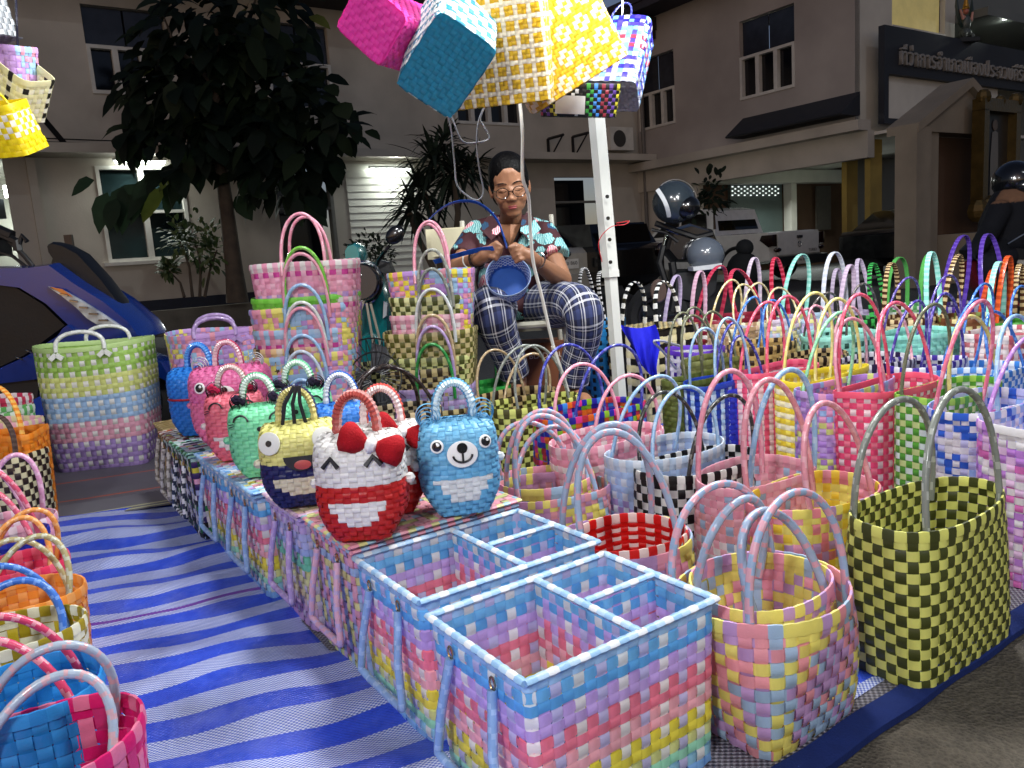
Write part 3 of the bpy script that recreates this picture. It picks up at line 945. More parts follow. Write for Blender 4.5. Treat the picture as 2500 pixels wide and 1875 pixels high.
bk('pastel blue and yellow basket between the striped box and maroon basket', 1668, 795, 3.75, 0.24, 0.2, pastel(66, [lin('#cf9ac8'), YL, LB, LV]), {**FB, 'c': ('#cda2b8', '#d8b4c8', 0.5), 'c2': ('#c9bcd8', '#b8a8cc', 0.5), 'hh': 0.26}, **fk)
bk('turquoise blue brick patterned basket behind the white pole', 1468, 785, 3.7, 0.22, 0.2, rows_of(['#2f8fd0'], ['#15181c', '#2f8fd0']), {**FB, 'c': ('#202022', '#efefef', 0.5), 'hh': 0.27}, pat=BRK, **fk)
bk('rainbow checked small basket at the foot of the white pole', 1560, 905, 3.75, 0.19, 0.16, rows_of(['#e8e05a', '#c8322c', '#e87a2c', '#e8d83c', '#2a2c2e', '#3a9a48', '#30506e'], ['#e9e6dc', '#24262a']), None, zb=0.0, **fk)

# --- the two tall laundry baskets
LC = rows_of(['#a4cc62', '#a4cc62', '#a4cc62', '#a4cc62', '#a4cc62', '#d9e08a', '#d9e08a', '#d9e08a', '#d9e08a', '#a9caec', '#a9caec', '#a9caec', '#a9caec', '#a9caec', '#eeb0c4', '#eeb0c4', '#eeb0c4', '#eeb0c4', '#b79ad8', '#b79ad8', '#b79ad8'], ['#ecebe6', '#b8d28c'])


def laundry(label, px, py, Y, L, W, cols, hc_, sep, **k):
    t = bk(label, px, py, Y, L, W, cols, None, sep=sep, name='laundry_basket', cat='laundry basket', group='tall woven laundry baskets', **k)
    c = PY(px, py, Y)
    for sg in (-1, 1):
        pts = handle_arc(0, sg * W * 0.49, c.z - 0.012, 0.075, L * 0.2, 0.95, seg=26, p=0.7)
        put_handle(t, pts, hc_, 0.0085)
        for q in (-1, 1):
            kb = MB()
            x = q * L * 0.2
            for d in (-1, 1):
                kb.box((x + d * 0.012, sg * (W * 0.49 + 0.006), c.z - 0.03), (0.03, 0.012, 0.018), hc_[0], rot=Matrix.Rotation(d * 0.7, 3, 'Y'))
            kb.build('knot', HANDLE, t, smooth=False)
    return t


def lc_v(i, j):
    return LC[1][0] if i % 2 == 0 else LC[0][min(max(0, 23 - j), 20)]


laundry('tall laundry basket in green yellow blue pink and purple bands', 232, 842, 3.35, 0.455, 0.37, ((lambda i, j: LC[0][min(max(0, 23 - j), 20)]), lc_v), ('#e9ece6', '#d5dad0', 0.3), True, sw=0.0215, taper=0.76, n0=9, n1=2.2, rz=math.radians(10), rim='#bcd98c')
laundry('tall lavender and yellow pastel laundry basket behind the pink bear bag', 525, 812, 3.35, 0.40, 0.34, pastel(71, [LV, LV, YL, LB, PK, LV]), ('#b79ad0', '#c9b0de', 0.3), False, sw=0.02, taper=0.8, n0=7, n1=2.2, rz=math.radians(20))

# --- stacks of nested bags
def stack(px, rows, Y, W, group, base_z, rz):
    for k, (label, py, L, cols, hcol, hh, sep) in enumerate(rows):
        c = PY(px, py, Y)
        H = 0.26 if c.z > 0.29 else max(0.1, c.z - 0.02)
        t = basket(label, (c.x, c.y, c.z - H), L, W, H, cols, None, sep=sep, sw=0.0185, taper=0.80, n0=7, n1=4.0, rz=rz, name='woven_bag', cat='woven bag', group=group)
        if hcol:
            top = k == 0
            for sg in (-1, 1) if top else (-1,):
                y = sg * W * 0.5
                pts = handle_arc(0.03 if not top else 0.0, y, H - 0.03, hh, L * 0.2, 0.75 if top else 1.15, seg=34, p=0.8)
                pts = [p + Vector(((0.035 if not top else (0.02 if sg < 0 else -0.012)), 0, 0)) for p in pts]
                put_handle(t, pts, hcol, 0.0058)
    return


PSTL = [PK, YL, LB, LV]
stack(748, [
    ('white rimmed bag with magenta and pink bands on top of its stack', 648, 0.365, rows_of(['#f0eee8', '#d0489c', '#f2aec6', '#f2aec6', '#f2aec6', '#c8a6de', '#f0eee8', '#d0489c', '#f2aec6'], ['#f2b6cc', '#f0a2bc', '#f4c2d2']), PNKH, 0.2, True),
    ('bright green rimmed bag second in the pastel stack', 728, 0.355, two('#74cc3c', '#84d44c'), ('#7cc84a', '#98da66', 0.3), 0.2, True),
    ('pastel yellow pink and blue bag third in the stack', 752, 0.37, pastel(81, PSTL), PNKH, 0.215, True),
    ('light blue rimmed bag with magenta band in the stack', 806, 0.35, rows_of(['#a9cdea', '#f0a6bc', '#d0489c', '#c8a6de', '#c8a6de'], ['#b8d0ea', '#e69ab4', '#f0b2c6']), LBH, 0.19, True),
    ('tan and brown checked bag low in the pastel stack', 846, 0.335, rows_of(['#e9c48e'], ['#5a4632', '#e6d6c0', '#d88c94']), ('#d7dcd6', '#eceeea', 0.3), 0.19, False),
    ('pink and yellow patchwork bag below the tan checked bag', 866, 0.345, pastel(83, PSTL), PNKH, 0.2, True),
    ('lavender and blue patchwork bag near the stack foot', 908, 0.34, pastel(84, [LV, LB, PK, LB]), LBH, 0.17, False),
    ('pink and white checked bag at the foot of the stack', 965, 0.34, rows_of(['#e8a0b6', '#f0e2e2'], ['#f0b2c2', '#c9a6dc']), ('#c9d6e6', '#e0e8f0', 0.3), 0.2, False),
    ('rose bag at the very bottom of the pastel stack', 1030, 0.34, rows_of(['#d890a8'], ['#e6b2c2']), LBH, 0.2, False),
], 2.75, 0.22, 'woven bags stacked inside one another', 0, math.radians(-2))
stack(1052, [
    ('pastel pink yellow and lilac bag on top of the olive stack', 668, 0.305, pastel(91, [PK, lin('#efe04a'), lin('#c496dc'), LB]), PNKH, 0.21, True),
    ('cream and olive checked bag second from the stack top', 728, 0.29, rows_of(['#e2e4a6'], ['#525a24']), ('#9a9c92', '#c3c5bb', 0.35), 0.2, True),
    ('pink and white checked bag between two olive checked bags', 772, 0.285, rows_of(['#eba6bc', '#f0e6e8'], ['#f2c6d2', '#e69ab2']), GRAYH, 0.2, False),
    ('large tan and olive checked bag in the middle of the stack', 812, 0.335, rows_of(['#d6c68e'], ['#6a6a2c']), ('#d6dcdc', '#eef0f0', 0.3), 0.19, True),
    ('lime and olive checked bag below the large tan one', 872, 0.325, rows_of(['#d8dc92'], ['#5a622c']), TANH, 0.19, True),
    ('tan and brown checked bag low in the olive stack', 898, 0.32, rows_of(['#cdbc84'], ['#40341e']), LVH, 0.19, False),
    ('lavender banded bag at the foot of the olive stack', 945, 0.33, rows_of(['#c0a6de', '#a9bcd8'], ['#c9b2e2', '#b09ad0']), GNH, 0.2, False),
    ('brown checked bag underneath the olive stack', 1000, 0.33, rows_of(['#cdbc84'], ['#40341e']), None, 0.2, False),
], 2.85, 0.2, 'woven bags in the olive stack', 0, math.radians(-4))
bk('black handled tan checked basket behind the red bow cats', 960, 1010, 2.45, 0.3, 0.2, rows_of(['#d6c29a'], ['#2e241c']), dict(c=('#2c2320', '#4a3e38', 0.3), hh=0.17, fw=0.42, lean=0.5, r=0.008), sw=0.018)
bk('olive and black checked basket behind the wire fan', 895, 895, 3.1, 0.26, 0.2, rows_of(['#b9b67c'], ['#23241a']), None, sw=0.018)

# --- baskets of the neighbouring stall along the left edge
lk = dict(group='baskets along the left side of the aisle', sep=True)
LZ = math.radians(24)
bz('magenta herringbone basket nearest the viewer in the aisle corner', 95, 1835, 0.20, 0.235, 0.20, rows_of(['#d81c6c'], ['#e47a9c', '#d03a78']), dict(c=('#a9b6c6', '#d2a8ae', 0.3), hh=0.12, fw=0.33, lean=0.6, r=0.0075), rz=LZ, sw=0.021, pat=lambda i, j: (i + j) % 4 < 2, n1=2.2, taper=0.85, **lk)
bz('plain sky blue oval basket in the aisle corner', 55, 1695, 0.20, 0.21, 0.18, two('#2a8ed8', '#349ae2'), dict(c=('#d8486e', '#e79aa8', 0.35), hh=0.12, fw=0.34, lean=0.7, r=0.0075), rz=LZ, sw=0.02, n1=2.2, taper=0.88, **lk)
bz('olive yellow and white herringbone basket', 36, 1553, 0.20, 0.21, 0.17, rows_of(['#e9e6cc'], ['#a8931c', '#b8a424']), dict(c=BL2H, hh=0.12, fw=0.33, lean=0.7, r=0.0075), rz=LZ, sw=0.0185, pat=lambda i, j: (i + j) % 4 < 2, n1=2.2, **lk)
bz('plain orange oval basket with orange handle', 62, 1462, 0.20, 0.20, 0.165, two('#f59a3c', '#f8ae60'), dict(c=('#b6a878', '#cfd0b8', 0.4), hh=0.12, fw=0.33, lean=0.7, r=0.007), rz=LZ, sw=0.0175, n1=2.2, **lk)
bz('plain coral red oval basket', 42, 1385, 0.20, 0.19, 0.155, two('#e83c64', '#f06a84'), dict(c=('#f0a050', '#f6be84', 0.35), hh=0.13, fw=0.33, lean=0.7, r=0.007), rz=LZ, sw=0.017, n1=2.2, **lk)
bz('small plain navy basket', 38, 1312, 0.195, 0.135, 0.12, two('#1d2a9c', '#2536ac'), dict(c=('#e2617c', '#efa0b0', 0.35), hh=0.16, fw=0.34, lean=0.7, r=0.008), rz=LZ, sw=0.016, n1=2.2, **{**lk, 'sep': False})
bz('pale pink and white checked oval basket by the mat edge', 25, 1280, 0.20, 0.20, 0.17, rows_of(['#f0aec4'], ['#f4dfe6', '#f0aec4']), dict(c=('#e3a6c8', '#f0c6dc', 0.35), hh=0.18, fw=0.3, lean=0.7, r=0.008), rz=LZ, sw=0.018, n1=2.2, **lk)
bz('cream and dark brown checked square basket with broad brown handle', 5, 1118, 0.26, 0.21, 0.16, rows_of(['#e6dcae'], ['#33241e']), dict(c=('#4a3a34', '#5e4c44', 0.4), kind='band', hh=0.17, fw=0.38, lean=0.6, n=1), rz=math.radians(2), sw=0.0185, n0=9, n1=7, taper=0.95, **lk)
bk('orange tray basket behind the brown checked one', 20, 1062, 2.45, 0.20, 0.15, two('#f08a20', '#f59a34'), dict(c=('#f09030', '#f6c060', 0.4), kind='band', hh=0.2, fw=0.4, lean=0.6, n=1), rz=math.radians(2), sw=0.019, n0=9, n1=7, **{**lk, 'sep': False})
bk('pink and cream checked tray basket', 12, 1036, 2.62, 0.20, 0.15, rows_of(['#f0b6c6'], ['#efe6b4']), None, rz=math.radians(2), sw=0.019, n0=9, n1=7, **{**lk, 'sep': False})
bk('green and white tray basket', 0, 1008, 2.8, 0.19, 0.15, rows_of(['#6aba62'], ['#dfeadc']), None, rz=math.radians(2), sw=0.019, n0=9, n1=7, **{**lk, 'sep': False})
bk('crimson and white checked tray basket by the blue scooter', -5, 978, 3.0, 0.2, 0.15, rows_of(['#c82a54'], ['#f0e2e4']), None, rz=math.radians(2), sw=0.02, n0=9, n1=7, **{**lk, 'sep': False})
# ---------------------------------------------------------------- rectangular lidded and open baskets along the aisle
def flat_weave(o, ex, ey, lx, ly, hc, vc, sw=0.0155, amp=0.0014):
    o, ex, ey = np.array(o), np.array(ex), np.array(ey)
    nu, nv = max(3, round(lx / sw)), max(2, round(ly / sw))

    def P(u, v):
        return o + ex * (np.asarray(u)[..., None] / nu * lx) + ey * (np.asarray(v)[..., None] / nv * ly)
    return weave(P, nu, nv, False, hc, vc, amp=amp), nu, nv


def bar(pts, w, h, cols, parent, name='rim', step=0.016):
    """a square wrapped edging of alternating colours along a polyline"""
    P = []
    for k in range(len(pts) - 1):
        a, b = Vector(pts[k]), Vector(pts[k + 1])
        n = max(1, int((b - a).length / (step / 2)))
        P += [a.lerp(b, q / n) for q in range(n)]
    P.append(Vector(pts[-1]))
    cc = [lin(c) for c in cols]
    return MB().tube(P, h, 6, r2=w, binormal=None, colfn=lambda k, j: cc[(k // 2) % len(cc)], rfn=lambda k: 1.0 if k % 2 else 0.86).build(name, STRAP, parent, ang=60)


def drop_handle(parent, x, z, y0, y1, cols, length=0.155, splay=0.025, out=0.02, r=0.0066):
    s = 1 if x > 0 else -1
    raw = [(x + s * 0.006, y0, z), (x + s * out, y0 - splay * 0.5, z - length * 0.5), (x + s * (out + 0.005), y0 - splay, z - length * 0.93), (x + s * out, y0 - splay + 0.018, z - length),
           (x + s * out, y1 + splay - 0.018, z - length), (x + s * (out + 0.005), y1 + splay, z - length * 0.93), (x + s * out, y1 + splay * 0.5, z - length * 0.5), (x + s * 0.006, y1, z)]
    P = []
    for k in range(len(raw) - 1):
        a, b = Vector(raw[k]), Vector(raw[k + 1])
        n = max(2, int((b - a).length / 0.007))
        P += [a.lerp(b, q / n) for q in range(n)]
    P.append(Vector(raw[-1]))
    h = put_handle(parent, P, cols, r)
    for y in (y0, y1):
        hk = MB()
        ring = [Vector((x + s * 0.005, y + 0.006 * math.cos(q), z + 0.008 + 0.009 * math.sin(q))) for q in np.linspace(0, 2 * math.pi, 11)[:-1]]
        hk.tube(ring, 0.0016, 5, '#c9a070', closed=True)
        hk.build('metal_ring', M('ring_metal', '#b89a74', rough=0.25, metal=1, var=0), h)
    return h


def box_basket(label, a0, a1, b0, b1, H, cols, lidcols=None, hcol=None, divide=False, rim=None, sw=0.0178, rowh=0.0168, zb=0.016):
    c = AB((a0 + a1) / 2, (b0 + b1) / 2, zb)
    t = thing('rectangular_basket', label, 'box basket', c, YB, 'rectangular woven baskets along the aisle')
    L, W = b1 - b0, a1 - a0 - 0.012
    nv = round(H / rowh)

    def prof(q):
        s = 0.95 + 0.05 * np.clip(q, 0, 1)
        return s, s, q * H, 22 + 0 * q
    _, per = make_surface(L / 2, W / 2, prof, 10, nv)
    nu = 2 * round(per / sw / 2)
    P, _ = make_surface(L / 2, W / 2, prof, nu, nv)
    hl, vl = cols
    hc = lambda i, j: hl[min(nv - 1 - j, len(hl) - 1)] if len(hl) > 4 else hl[(nv - 1 - j) % len(hl)]
    vc = (lambda i, j: vl[i % len(vl)] if vl[i % len(vl)] else hc(i, j))
    put_weave(weave(P, nu, nv, True, hc, vc, amp=0.0015), t, True)
    MB().box((0, 0, 0.004), (L * 0.93, W * 0.93, 0.006), hl[-1]).build('base', STRAP, t, smooth=False)
    x, y = L / 2, W / 2
    rc = rim or ['#9cc4e6', '#b8d4ec', '#e6e9ec']
    bar([(-x, -y, H), (x, -y, H), (x, y, H), (-x, y, H), (-x, -y, H)], 0.0055, 0.007, rc, t)
    if divide:
        xd = -x + L * 0.56
        h2 = lambda i, j: hl[min(max(0, nv - 1 - j), len(hl) - 1)]
        pt, n1, n2 = flat_weave((xd, -y * 0.97, 0.02), (0, 1, 0), (0, 0, 1), W * 0.97, H - 0.026, lambda i, j: hl[min(max(0, nv - 2 - j), len(hl) - 1)], lambda i, j: vl[i % len(vl)] or h2(i, j), sw=sw)
        put_weave(pt, t, True, names=('divider_strap', 'divider_strap'))
        bar([(xd, -y, H + 0.001), (xd, y, H + 0.001)], 0.0055, 0.007, rc, t, 'divider_rim')
        pt, n1, n2 = flat_weave((xd + 0.004, 0, 0.02), (1, 0, 0), (0, 0, 1), x - xd - 0.006, H - 0.026, lambda i, j: hl[min(max(0, nv - 2 - j), len(hl) - 1)], lambda i, j: vl[i % len(vl)] or h2(i, j), sw=sw)
        put_weave(pt, t, True, names=('divider_strap', 'divider_strap'))
        bar([(xd + 0.006, 0, H + 0.002), (x - 0.006, 0, H + 0.002)], 0.005, 0.0065, rc, t, 'divider_rim')
    if lidcols:
        lh, lv = [lin(q) for q in lidcols[0]], [lin(q) for q in lidcols[1]]
        pt, n1, n2 = flat_weave((-x - 0.004, -y - 0.004, H + 0.012), (1, 0, 0), (0, 1, 0), L + 0.008, W + 0.008, lambda i, j: lh[j % len(lh)], lambda i, j: lv[i % len(lv)], sw=sw)
        put_weave(pt, t, True, names=('lid_strap', 'lid_strap'))
        q = 0.005
        bar([(-x - q, -y - q, H + 0.011), (x + q, -y - q, H + 0.011), (x + q, y + q, H + 0.011), (-x - q, y + q, H + 0.011), (-x - q, -y - q, H + 0.011)], 0.004, 0.006, lidcols[2], t, 'lid_rim')
    if hcol:
        drop_handle(t, -x, H - 0.035, -W * 0.22, W * 0.22, hcol)
        drop_handle(t, x, H - 0.035, -W * 0.22, W * 0.22, hcol)
    return t


BLUEH = ('#8fb4e0', '#a9c9ec', 0.3)
ORG = rows_of(['#a6cef0', '#78bfec', '#66b2ea', '#ccaee8', '#ccaee8', '#f0849a', '#f0849a', '#f4b4bc', '#f4b4bc', '#f2e452', '#f2e452', '#e6ea9c', '#a5e6c4', '#9fd4e8', '#86b8ec', '#6fa6e4'], ['#ecebe6', '#e6e4e4', '#b4bcec'])
ORG = (ORG[0], [lin('#e9e8e4'), None, lin('#c6c2e6'), None])
box_basket('open organiser basket nearest the viewer with three compartments', 0.706, 0.955, 0.468, 0.80, 0.25, ORG, None, BLUEH, True)
box_basket('open organiser basket with three compartments behind the nearest one', 0.992, 1.245, 0.480, 0.828, 0.25, ORG, None, BLUEH, True)
PCH = rows_of(['#f0a8b8', '#e0a6cc', '#a9c4e6', '#e6e29a', '#f0b4c4', '#a9c4e6', '#e6e29a', '#c8a8e0', '#efa6b8', '#a9cbe8', '#dfe096', '#a9c4e6', '#c4a6dc', '#a9c4e6', '#d8e098', '#b9a0d4'], ['#efaec0', '#a9c4e6', '#e6e29a', '#c3b0e0'])
LIDP = (['#f0a6b4', '#e9b0b8', '#dbe09a', '#a9c4dc', '#f0b4bc'], ['#e6a2b0', '#d3da98', '#f0b4c0'], ['#f0a6b6', '#e6e29a', '#a9cfe0'])
box_basket('pink pastel lidded basket carrying the blue bear bag', 1.262, 1.50, 0.488, 0.845, 0.25, PCH, LIDP, ('#e3b4c8', '#c9b4dc', 0.35), rim=['#f0a8b8', '#a9c4e6'])
LVC = rows_of(['#c9b2e6', '#c9b2e6', '#b9c0ec', '#b9c0ec', '#a8bcec', '#7ad0b0', '#7ad0b0', '#d9dc9a', '#e0e0a4', '#e0e0a4', '#e6dcb0', '#e2c6c8', '#d8b4d8', '#c9a6dc', '#c9a6dc', '#bf9cd8'], ['#c3b4e4', '#d4c4e6'])
LVC = (LVC[0], [lin('#d8d0ea'), None])
box_basket('lavender lidded basket with green and cream bands', 1.512, 1.735, 0.482, 0.84, 0.25, LVC, (['#e6c0b0', '#e6dcae', '#c6b890', '#e0a6a0'], ['#d9c49a', '#f0d0c4'], ['#c9a6c8', '#e0c6d4']), ('#b9a0d8', '#cdb8e4', 0.3), rim=['#c9b2e6', '#d6c6ea'])
BPC = (ORG[0], [lin('#e9e8e6'), None])
LIDB = (['#6aaee8', '#a9d8ee', '#c8a6e0', '#f0a0b4', '#f4e8a0', '#f0e04e', '#e9eef0'], ['#a9d0ee', '#f0f0ea', '#f0a8ba'], ['#8fbce8', '#a9cdec'])
box_basket('blue pink and yellow banded lidded basket under the yellow bag', 1.752, 2.02, 0.462, 0.82, 0.25, BPC, LIDB, BLUEH)
box_basket('blue pink and yellow banded lidded basket under the mint bag', 2.036, 2.305, 0.462, 0.82, 0.25, BPC, LIDB, BLUEH)
DKC = rows_of(['#b9e0d4', '#24603a', '#e0d84a', '#3a2464', '#f0b0c8', '#1c1e24', '#b9c4ea', '#e6e4e6', '#1c1e24', '#2c7a44', '#c8ccea', '#e9e2e6', '#24201e', '#2c7a44', '#1c1e24', '#a9c8e8'], ['#e9e8e8', '#24222c', '#3c2c6a', '#e6e6ea'])
LIDG = (['#3a8a4a', '#bfeadc', '#f4eaf0', '#a8283c', '#b9e4dc', '#e9e84a', '#f0b0c0', '#1c1c1e', '#e6f0ec'], ['#dff0ea', '#f0e0e6', '#2a2a2c'], ['#a9dccb', '#3a8a4a', '#24442e'])
box_basket('black green and white checked basket with striped lid', 2.318, 2.56, 0.445, 0.82, 0.25, DKC, LIDG, ('#e6e8ea', '#2e3a4c', 0.5), rim=['#a9dccb', '#2c6a40'])
LIDR = (['#a01f38', '#f0e6e2', '#d86a24', '#24389a', '#e0d84a', '#8a4a9a', '#e9e6ea'], ['#8e2438', '#f0ece8', '#3a2a2a'], ['#c8a890', '#8e2438', '#e9e2da'])
box_basket('dark checked basket with red blue and yellow woven lid', 2.575, 2.75, 0.45, 0.82, 0.25, DKC, LIDR, ('#cfcac2', '#8e8880', 0.4), rim=['#6a3030', '#c9b090'])
LIDT = (['#c4ab78', '#b89c68', '#a88c58'], ['#b89e6c', '#9c8250'], ['#c4ab78', '#8e744a'])
box_basket('plain tan lidded basket at the far end of the aisle row', 2.765, 2.95, 0.47, 0.82, 0.25, rows_of(['#b89c68'], ['#a88c58', '#c4ab78']), LIDT, ('#cfcac2', '#9a948c', 0.4), rim=['#b89c68'])

# ---------------------------------------------------------------- animal face bags standing on the lids
def face_bag(label, px, py, w, h, head, body, belly, hcols, turn, feats, d=None, zl=0.285, split=0.52):
    c = G(px, py, zl)
    t = thing('animal_face_bag', label, 'face bag', (c.x, c.y, zl), math.radians(turn), 'animal face bags lined up on the box lids')
    a, b = w / 2, (d or w * 0.82) / 2
    rowh = 0.0088
    nv = round(h / rowh)
    K = np.array([0, .08, .22, .38, .52, .535, .56, .70, .80, .88, .94, 1.0])
    SA = np.array([.60, .74, .94, 1.0, .975, .965, .985, .975, .94, .89, .84, .78])
    SB = np.array([.72, .82, .95, 1.0, .985, .985, 1.0, .98, .90, .74, .46, .10])
    NN = np.array([8, 5.5, 3.2, 2.6, 2.6, 2.6, 2.7, 2.9, 3.4, 4.2, 5, 5])
    ZZ = np.array([0, .085, .235, .40, .55, .565, .59, .735, .835, .905, .95, .975])

    def prof(q):
        return np.interp(q, K, SA), np.interp(q, K, SB), np.interp(q, K, ZZ) * h, np.interp(q, K, NN)
    nu = 2 * round(2 * math.pi * (a + b) / 2 * 1.08 / 0.0148 / 2)
    P, _ = make_surface(a, b, prof, nu, nv)
    hd, bd, bl = lin(head), lin(body), lin(belly) if belly else None
    js = round(nv * split)

    def colr(i, j):
        if j >= js:
            return hd
        if bl:
            u = abs((i + 0.5) / nu - 0.75)          # front is at three quarters of the way round
            r = (js - 2 - j) / max(1, js)
            if 0.10 < r < 0.58 and u < 0.115 * (1 - max(0, r - 0.22) * 1.7):
                return bl
        return bd
    put_weave(weave(P, nu, nv, True, colr, colr, amp=0.0017, pat=lambda i, j: (i + j) % 2 == 0, g=0.03), t, True)
    pb = P(np.arange(nu).astype(float), np.zeros(nu))
    MB().add([tuple(x) for x in pb], [tuple(range(nu))], bd).build('base', STRAP, t, smooth=False)

    def at(x, zf, out=0.0):
        """front surface point at x (fraction of the half width) and height fraction zf"""
        q = np.interp(zf, ZZ, K)
        A, B, z, n = [float(v) for v in prof(np.array(q))]
        A, B = a * A, b * B
        xx = x * a
        y = -B * max(0.0, 1 - abs(xx / A) ** n) ** (1 / n)
        return Vector((xx, y - out, z))

    def fr(x, zf):
        p = at(x, zf)
        tx = at(x + 0.03, zf) - at(x - 0.03, zf)
        tz = at(x, zf + 0.02) - at(x, zf - 0.02)
        n = tx.cross(tz).normalized()
        return p + n * 0.0035, n
    # ribbed coil handle over the top
    hp = []
    hw, hz = 0.036, 0.072
    for k in range(45):
        q = math.pi * k / 44
        hp.append(Vector((-hw * math.cos(q), 0, h * 0.955 + hz * (math.sin(q) ** 0.72))))
    c1, c2 = hcols
    MB().tube(hp, 0.0088, 8, c1, r2=0.0145, binormal=(0, 1, 0), colfn=lambda k, j: c2 if j in (1, 2, 5, 6) and hcols[1] else c1, rfn=lambda k: 1.12 if k % 2 else 0.9).build('handle', HANDLE, t, ang=30)
    feats(t, at, fr, a, b, h)
    # small knotted tabs on the sides
    kb = MB()
    for s in (-1, 1):
        kb.ell((s * (a + 0.004), 0, h * 0.50), (0.011, 0.013, 0.010), belly or body, 6, 4)
    kb.build('side_knot', STRAP, t, smooth=False)
    return t


BLK, WHT = '#16171a', '#f2f1ee'


def round_eyes(x, z, r, t, fr, white=WHT, pup=0.72, glint=True, off=0.0):
    for s in (-1, 1):
        p, n = fr(s * x, z)
        e = MB().disc(p, n, r, white, 0.0025).build('eye', PAINT, t)
        q = p + n * 0.0026 + Vector((s * off, 0, 0))
        MB().disc(q, n, r * pup, BLK, 0.002).build('pupil', GLOSS, e)
        if glint:
            MB().disc(q + n * 0.0021 + Vector((r * 0.22, 0, r * 0.24)), n, r * 0.24, WHT, 0.001, seg=12).build('glint', PAINT, e)


def muzzle(t, fr, rx, rz, zf=0.64):
    p, n = fr(0, zf)
    m = MB().disc(p, n, rx, WHT, 0.003, rz, seg=26).build('muzzle', PAINT, t)
    up = Vector((0, 0, 1))
    up = (up - n * up.dot(n)).normalized()
    x = up.cross(n)
    MB().disc(p + n * 0.003 + up * rz * 0.48, n, rx * 0.34, BLK, 0.003, rz * 0.4).build('nose', GLOSS, m)
    arc = [p + n * 0.0045 + x * (rx * 0.62 * math.cos(q)) + up * (rz * (-0.02 + 0.56 * math.sin(q))) for q in np.linspace(math.pi * 1.02, math.pi * 1.98, 13)]
    mm = MB().tube(arc, 0.0022, 6, BLK)
    mm.tube([p + n * 0.0045 + up * rz * 0.2, p + n * 0.0045 - up * rz * 0.56], 0.002, 6, BLK)
    mm.build('mouth', PAINT, m)


def curl_ears(t, a, b, h, col, x=0.62, r=0.020, fill=None, n=3):
    for s in (-1, 1):
        c0 = Vector((s * a * x, -0.012, h * 0.93 + r * 0.75))
        e = MB()
        for k in range(n):
            rr = r * (1 - 0.16 * k)
            ring = [c0 + Vector((rr * math.cos(q) + s * 0.002 * k, -0.004 * k + 0.004, rr * math.sin(q) - k * 0.003)) for q in np.linspace(0, 2 * math.pi, 25)[:-1]]
            e.tube(ring, 0.0009, 5, col, r2=0.0065, binormal=(0, 1, 0), closed=True)
        o = e.build('ear', HANDLE, t, ang=50)
        if fill:
            f = MB()
            rnd = random.Random(3)
            for k in range(7):
                f.ell(c0 + Vector((rnd.uniform(-.5, .5) * r, -0.004, rnd.uniform(-.5, .5) * r)), (r * 0.38, 0.006, r * 0.32), fill, 7, 5, Matrix.Rotation(rnd.uniform(0, 3), 3, 'Y'))
            f.build('fabric_flower', CLOTH, o, ang=None)


def arch_eyes(t, fr, x, z, r):
    for s in (-1, 1):
        p, n = fr(s * x, z)
        up = Vector((0, 0, 1)); up = (up - n * up.dot(n)).normalized(); xx = up.cross(n)
        e = MB().tube([p + n * 0.001 + xx * (r * math.cos(q)) + up * (r * math.sin(q)) for q in np.linspace(0.1, math.pi - 0.1, 13)], 0.0024, 6, BLK)
        for k in (0, 1):
            e.tube([p + n * 0.001 + xx * (s * r) + up * (-0.002 - k * 0.005), p + n * 0.001 + xx * (s * (r + 0.012)) + up * (-0.004 - k * 0.006)], 0.0012, 5, BLK)
        e.build('eye', PAINT, t)


def f_bear(ear, eye_r=0.0125):
    def f(t, at, fr, a, b, h):
        round_eyes(0.56, 0.755, eye_r, t, fr)
        muzzle(t, fr, 0.029, 0.025, 0.66)
        curl_ears(t, a, b, h, ear, 0.66, 0.0235, None, 4)
    return f


def f_sleepy(ear, fill, ex=0.5):
    def f(t, at, fr, a, b, h):
        arch_eyes(t, fr, ex, 0.78, 0.017)
        curl_ears(t, a, b, h, ear, 0.55, 0.023, fill, 5)
        p, n = fr(0, 0.68)
        MB().disc(p, n, 0.006, BLK, 0.002).build('nose', PAINT, t)
    return f


def f_cat(bow_x):
    def f(t, at, fr, a, b, h):
        for s in (-1, 1):
            p, n = fr(s * 0.45, 0.765)
            up = Vector((0, 0, 1)); up = (up - n * up.dot(n)).normalized(); xx = up.cross(n)
            MB().tube([p - xx * 0.014 - up * 0.009, p + up * 0.007, p + xx * 0.014 - up * 0.009], 0.0046, 6, '#202226', r2=None).build('eye', PAINT, t)
        c0 = Vector((bow_x * a, -b * 0.62, h * 0.90))
        R = Matrix.Rotation(math.radians(20), 3, 'Y')
        o = thing_part_bow(t, c0, R)
    return f


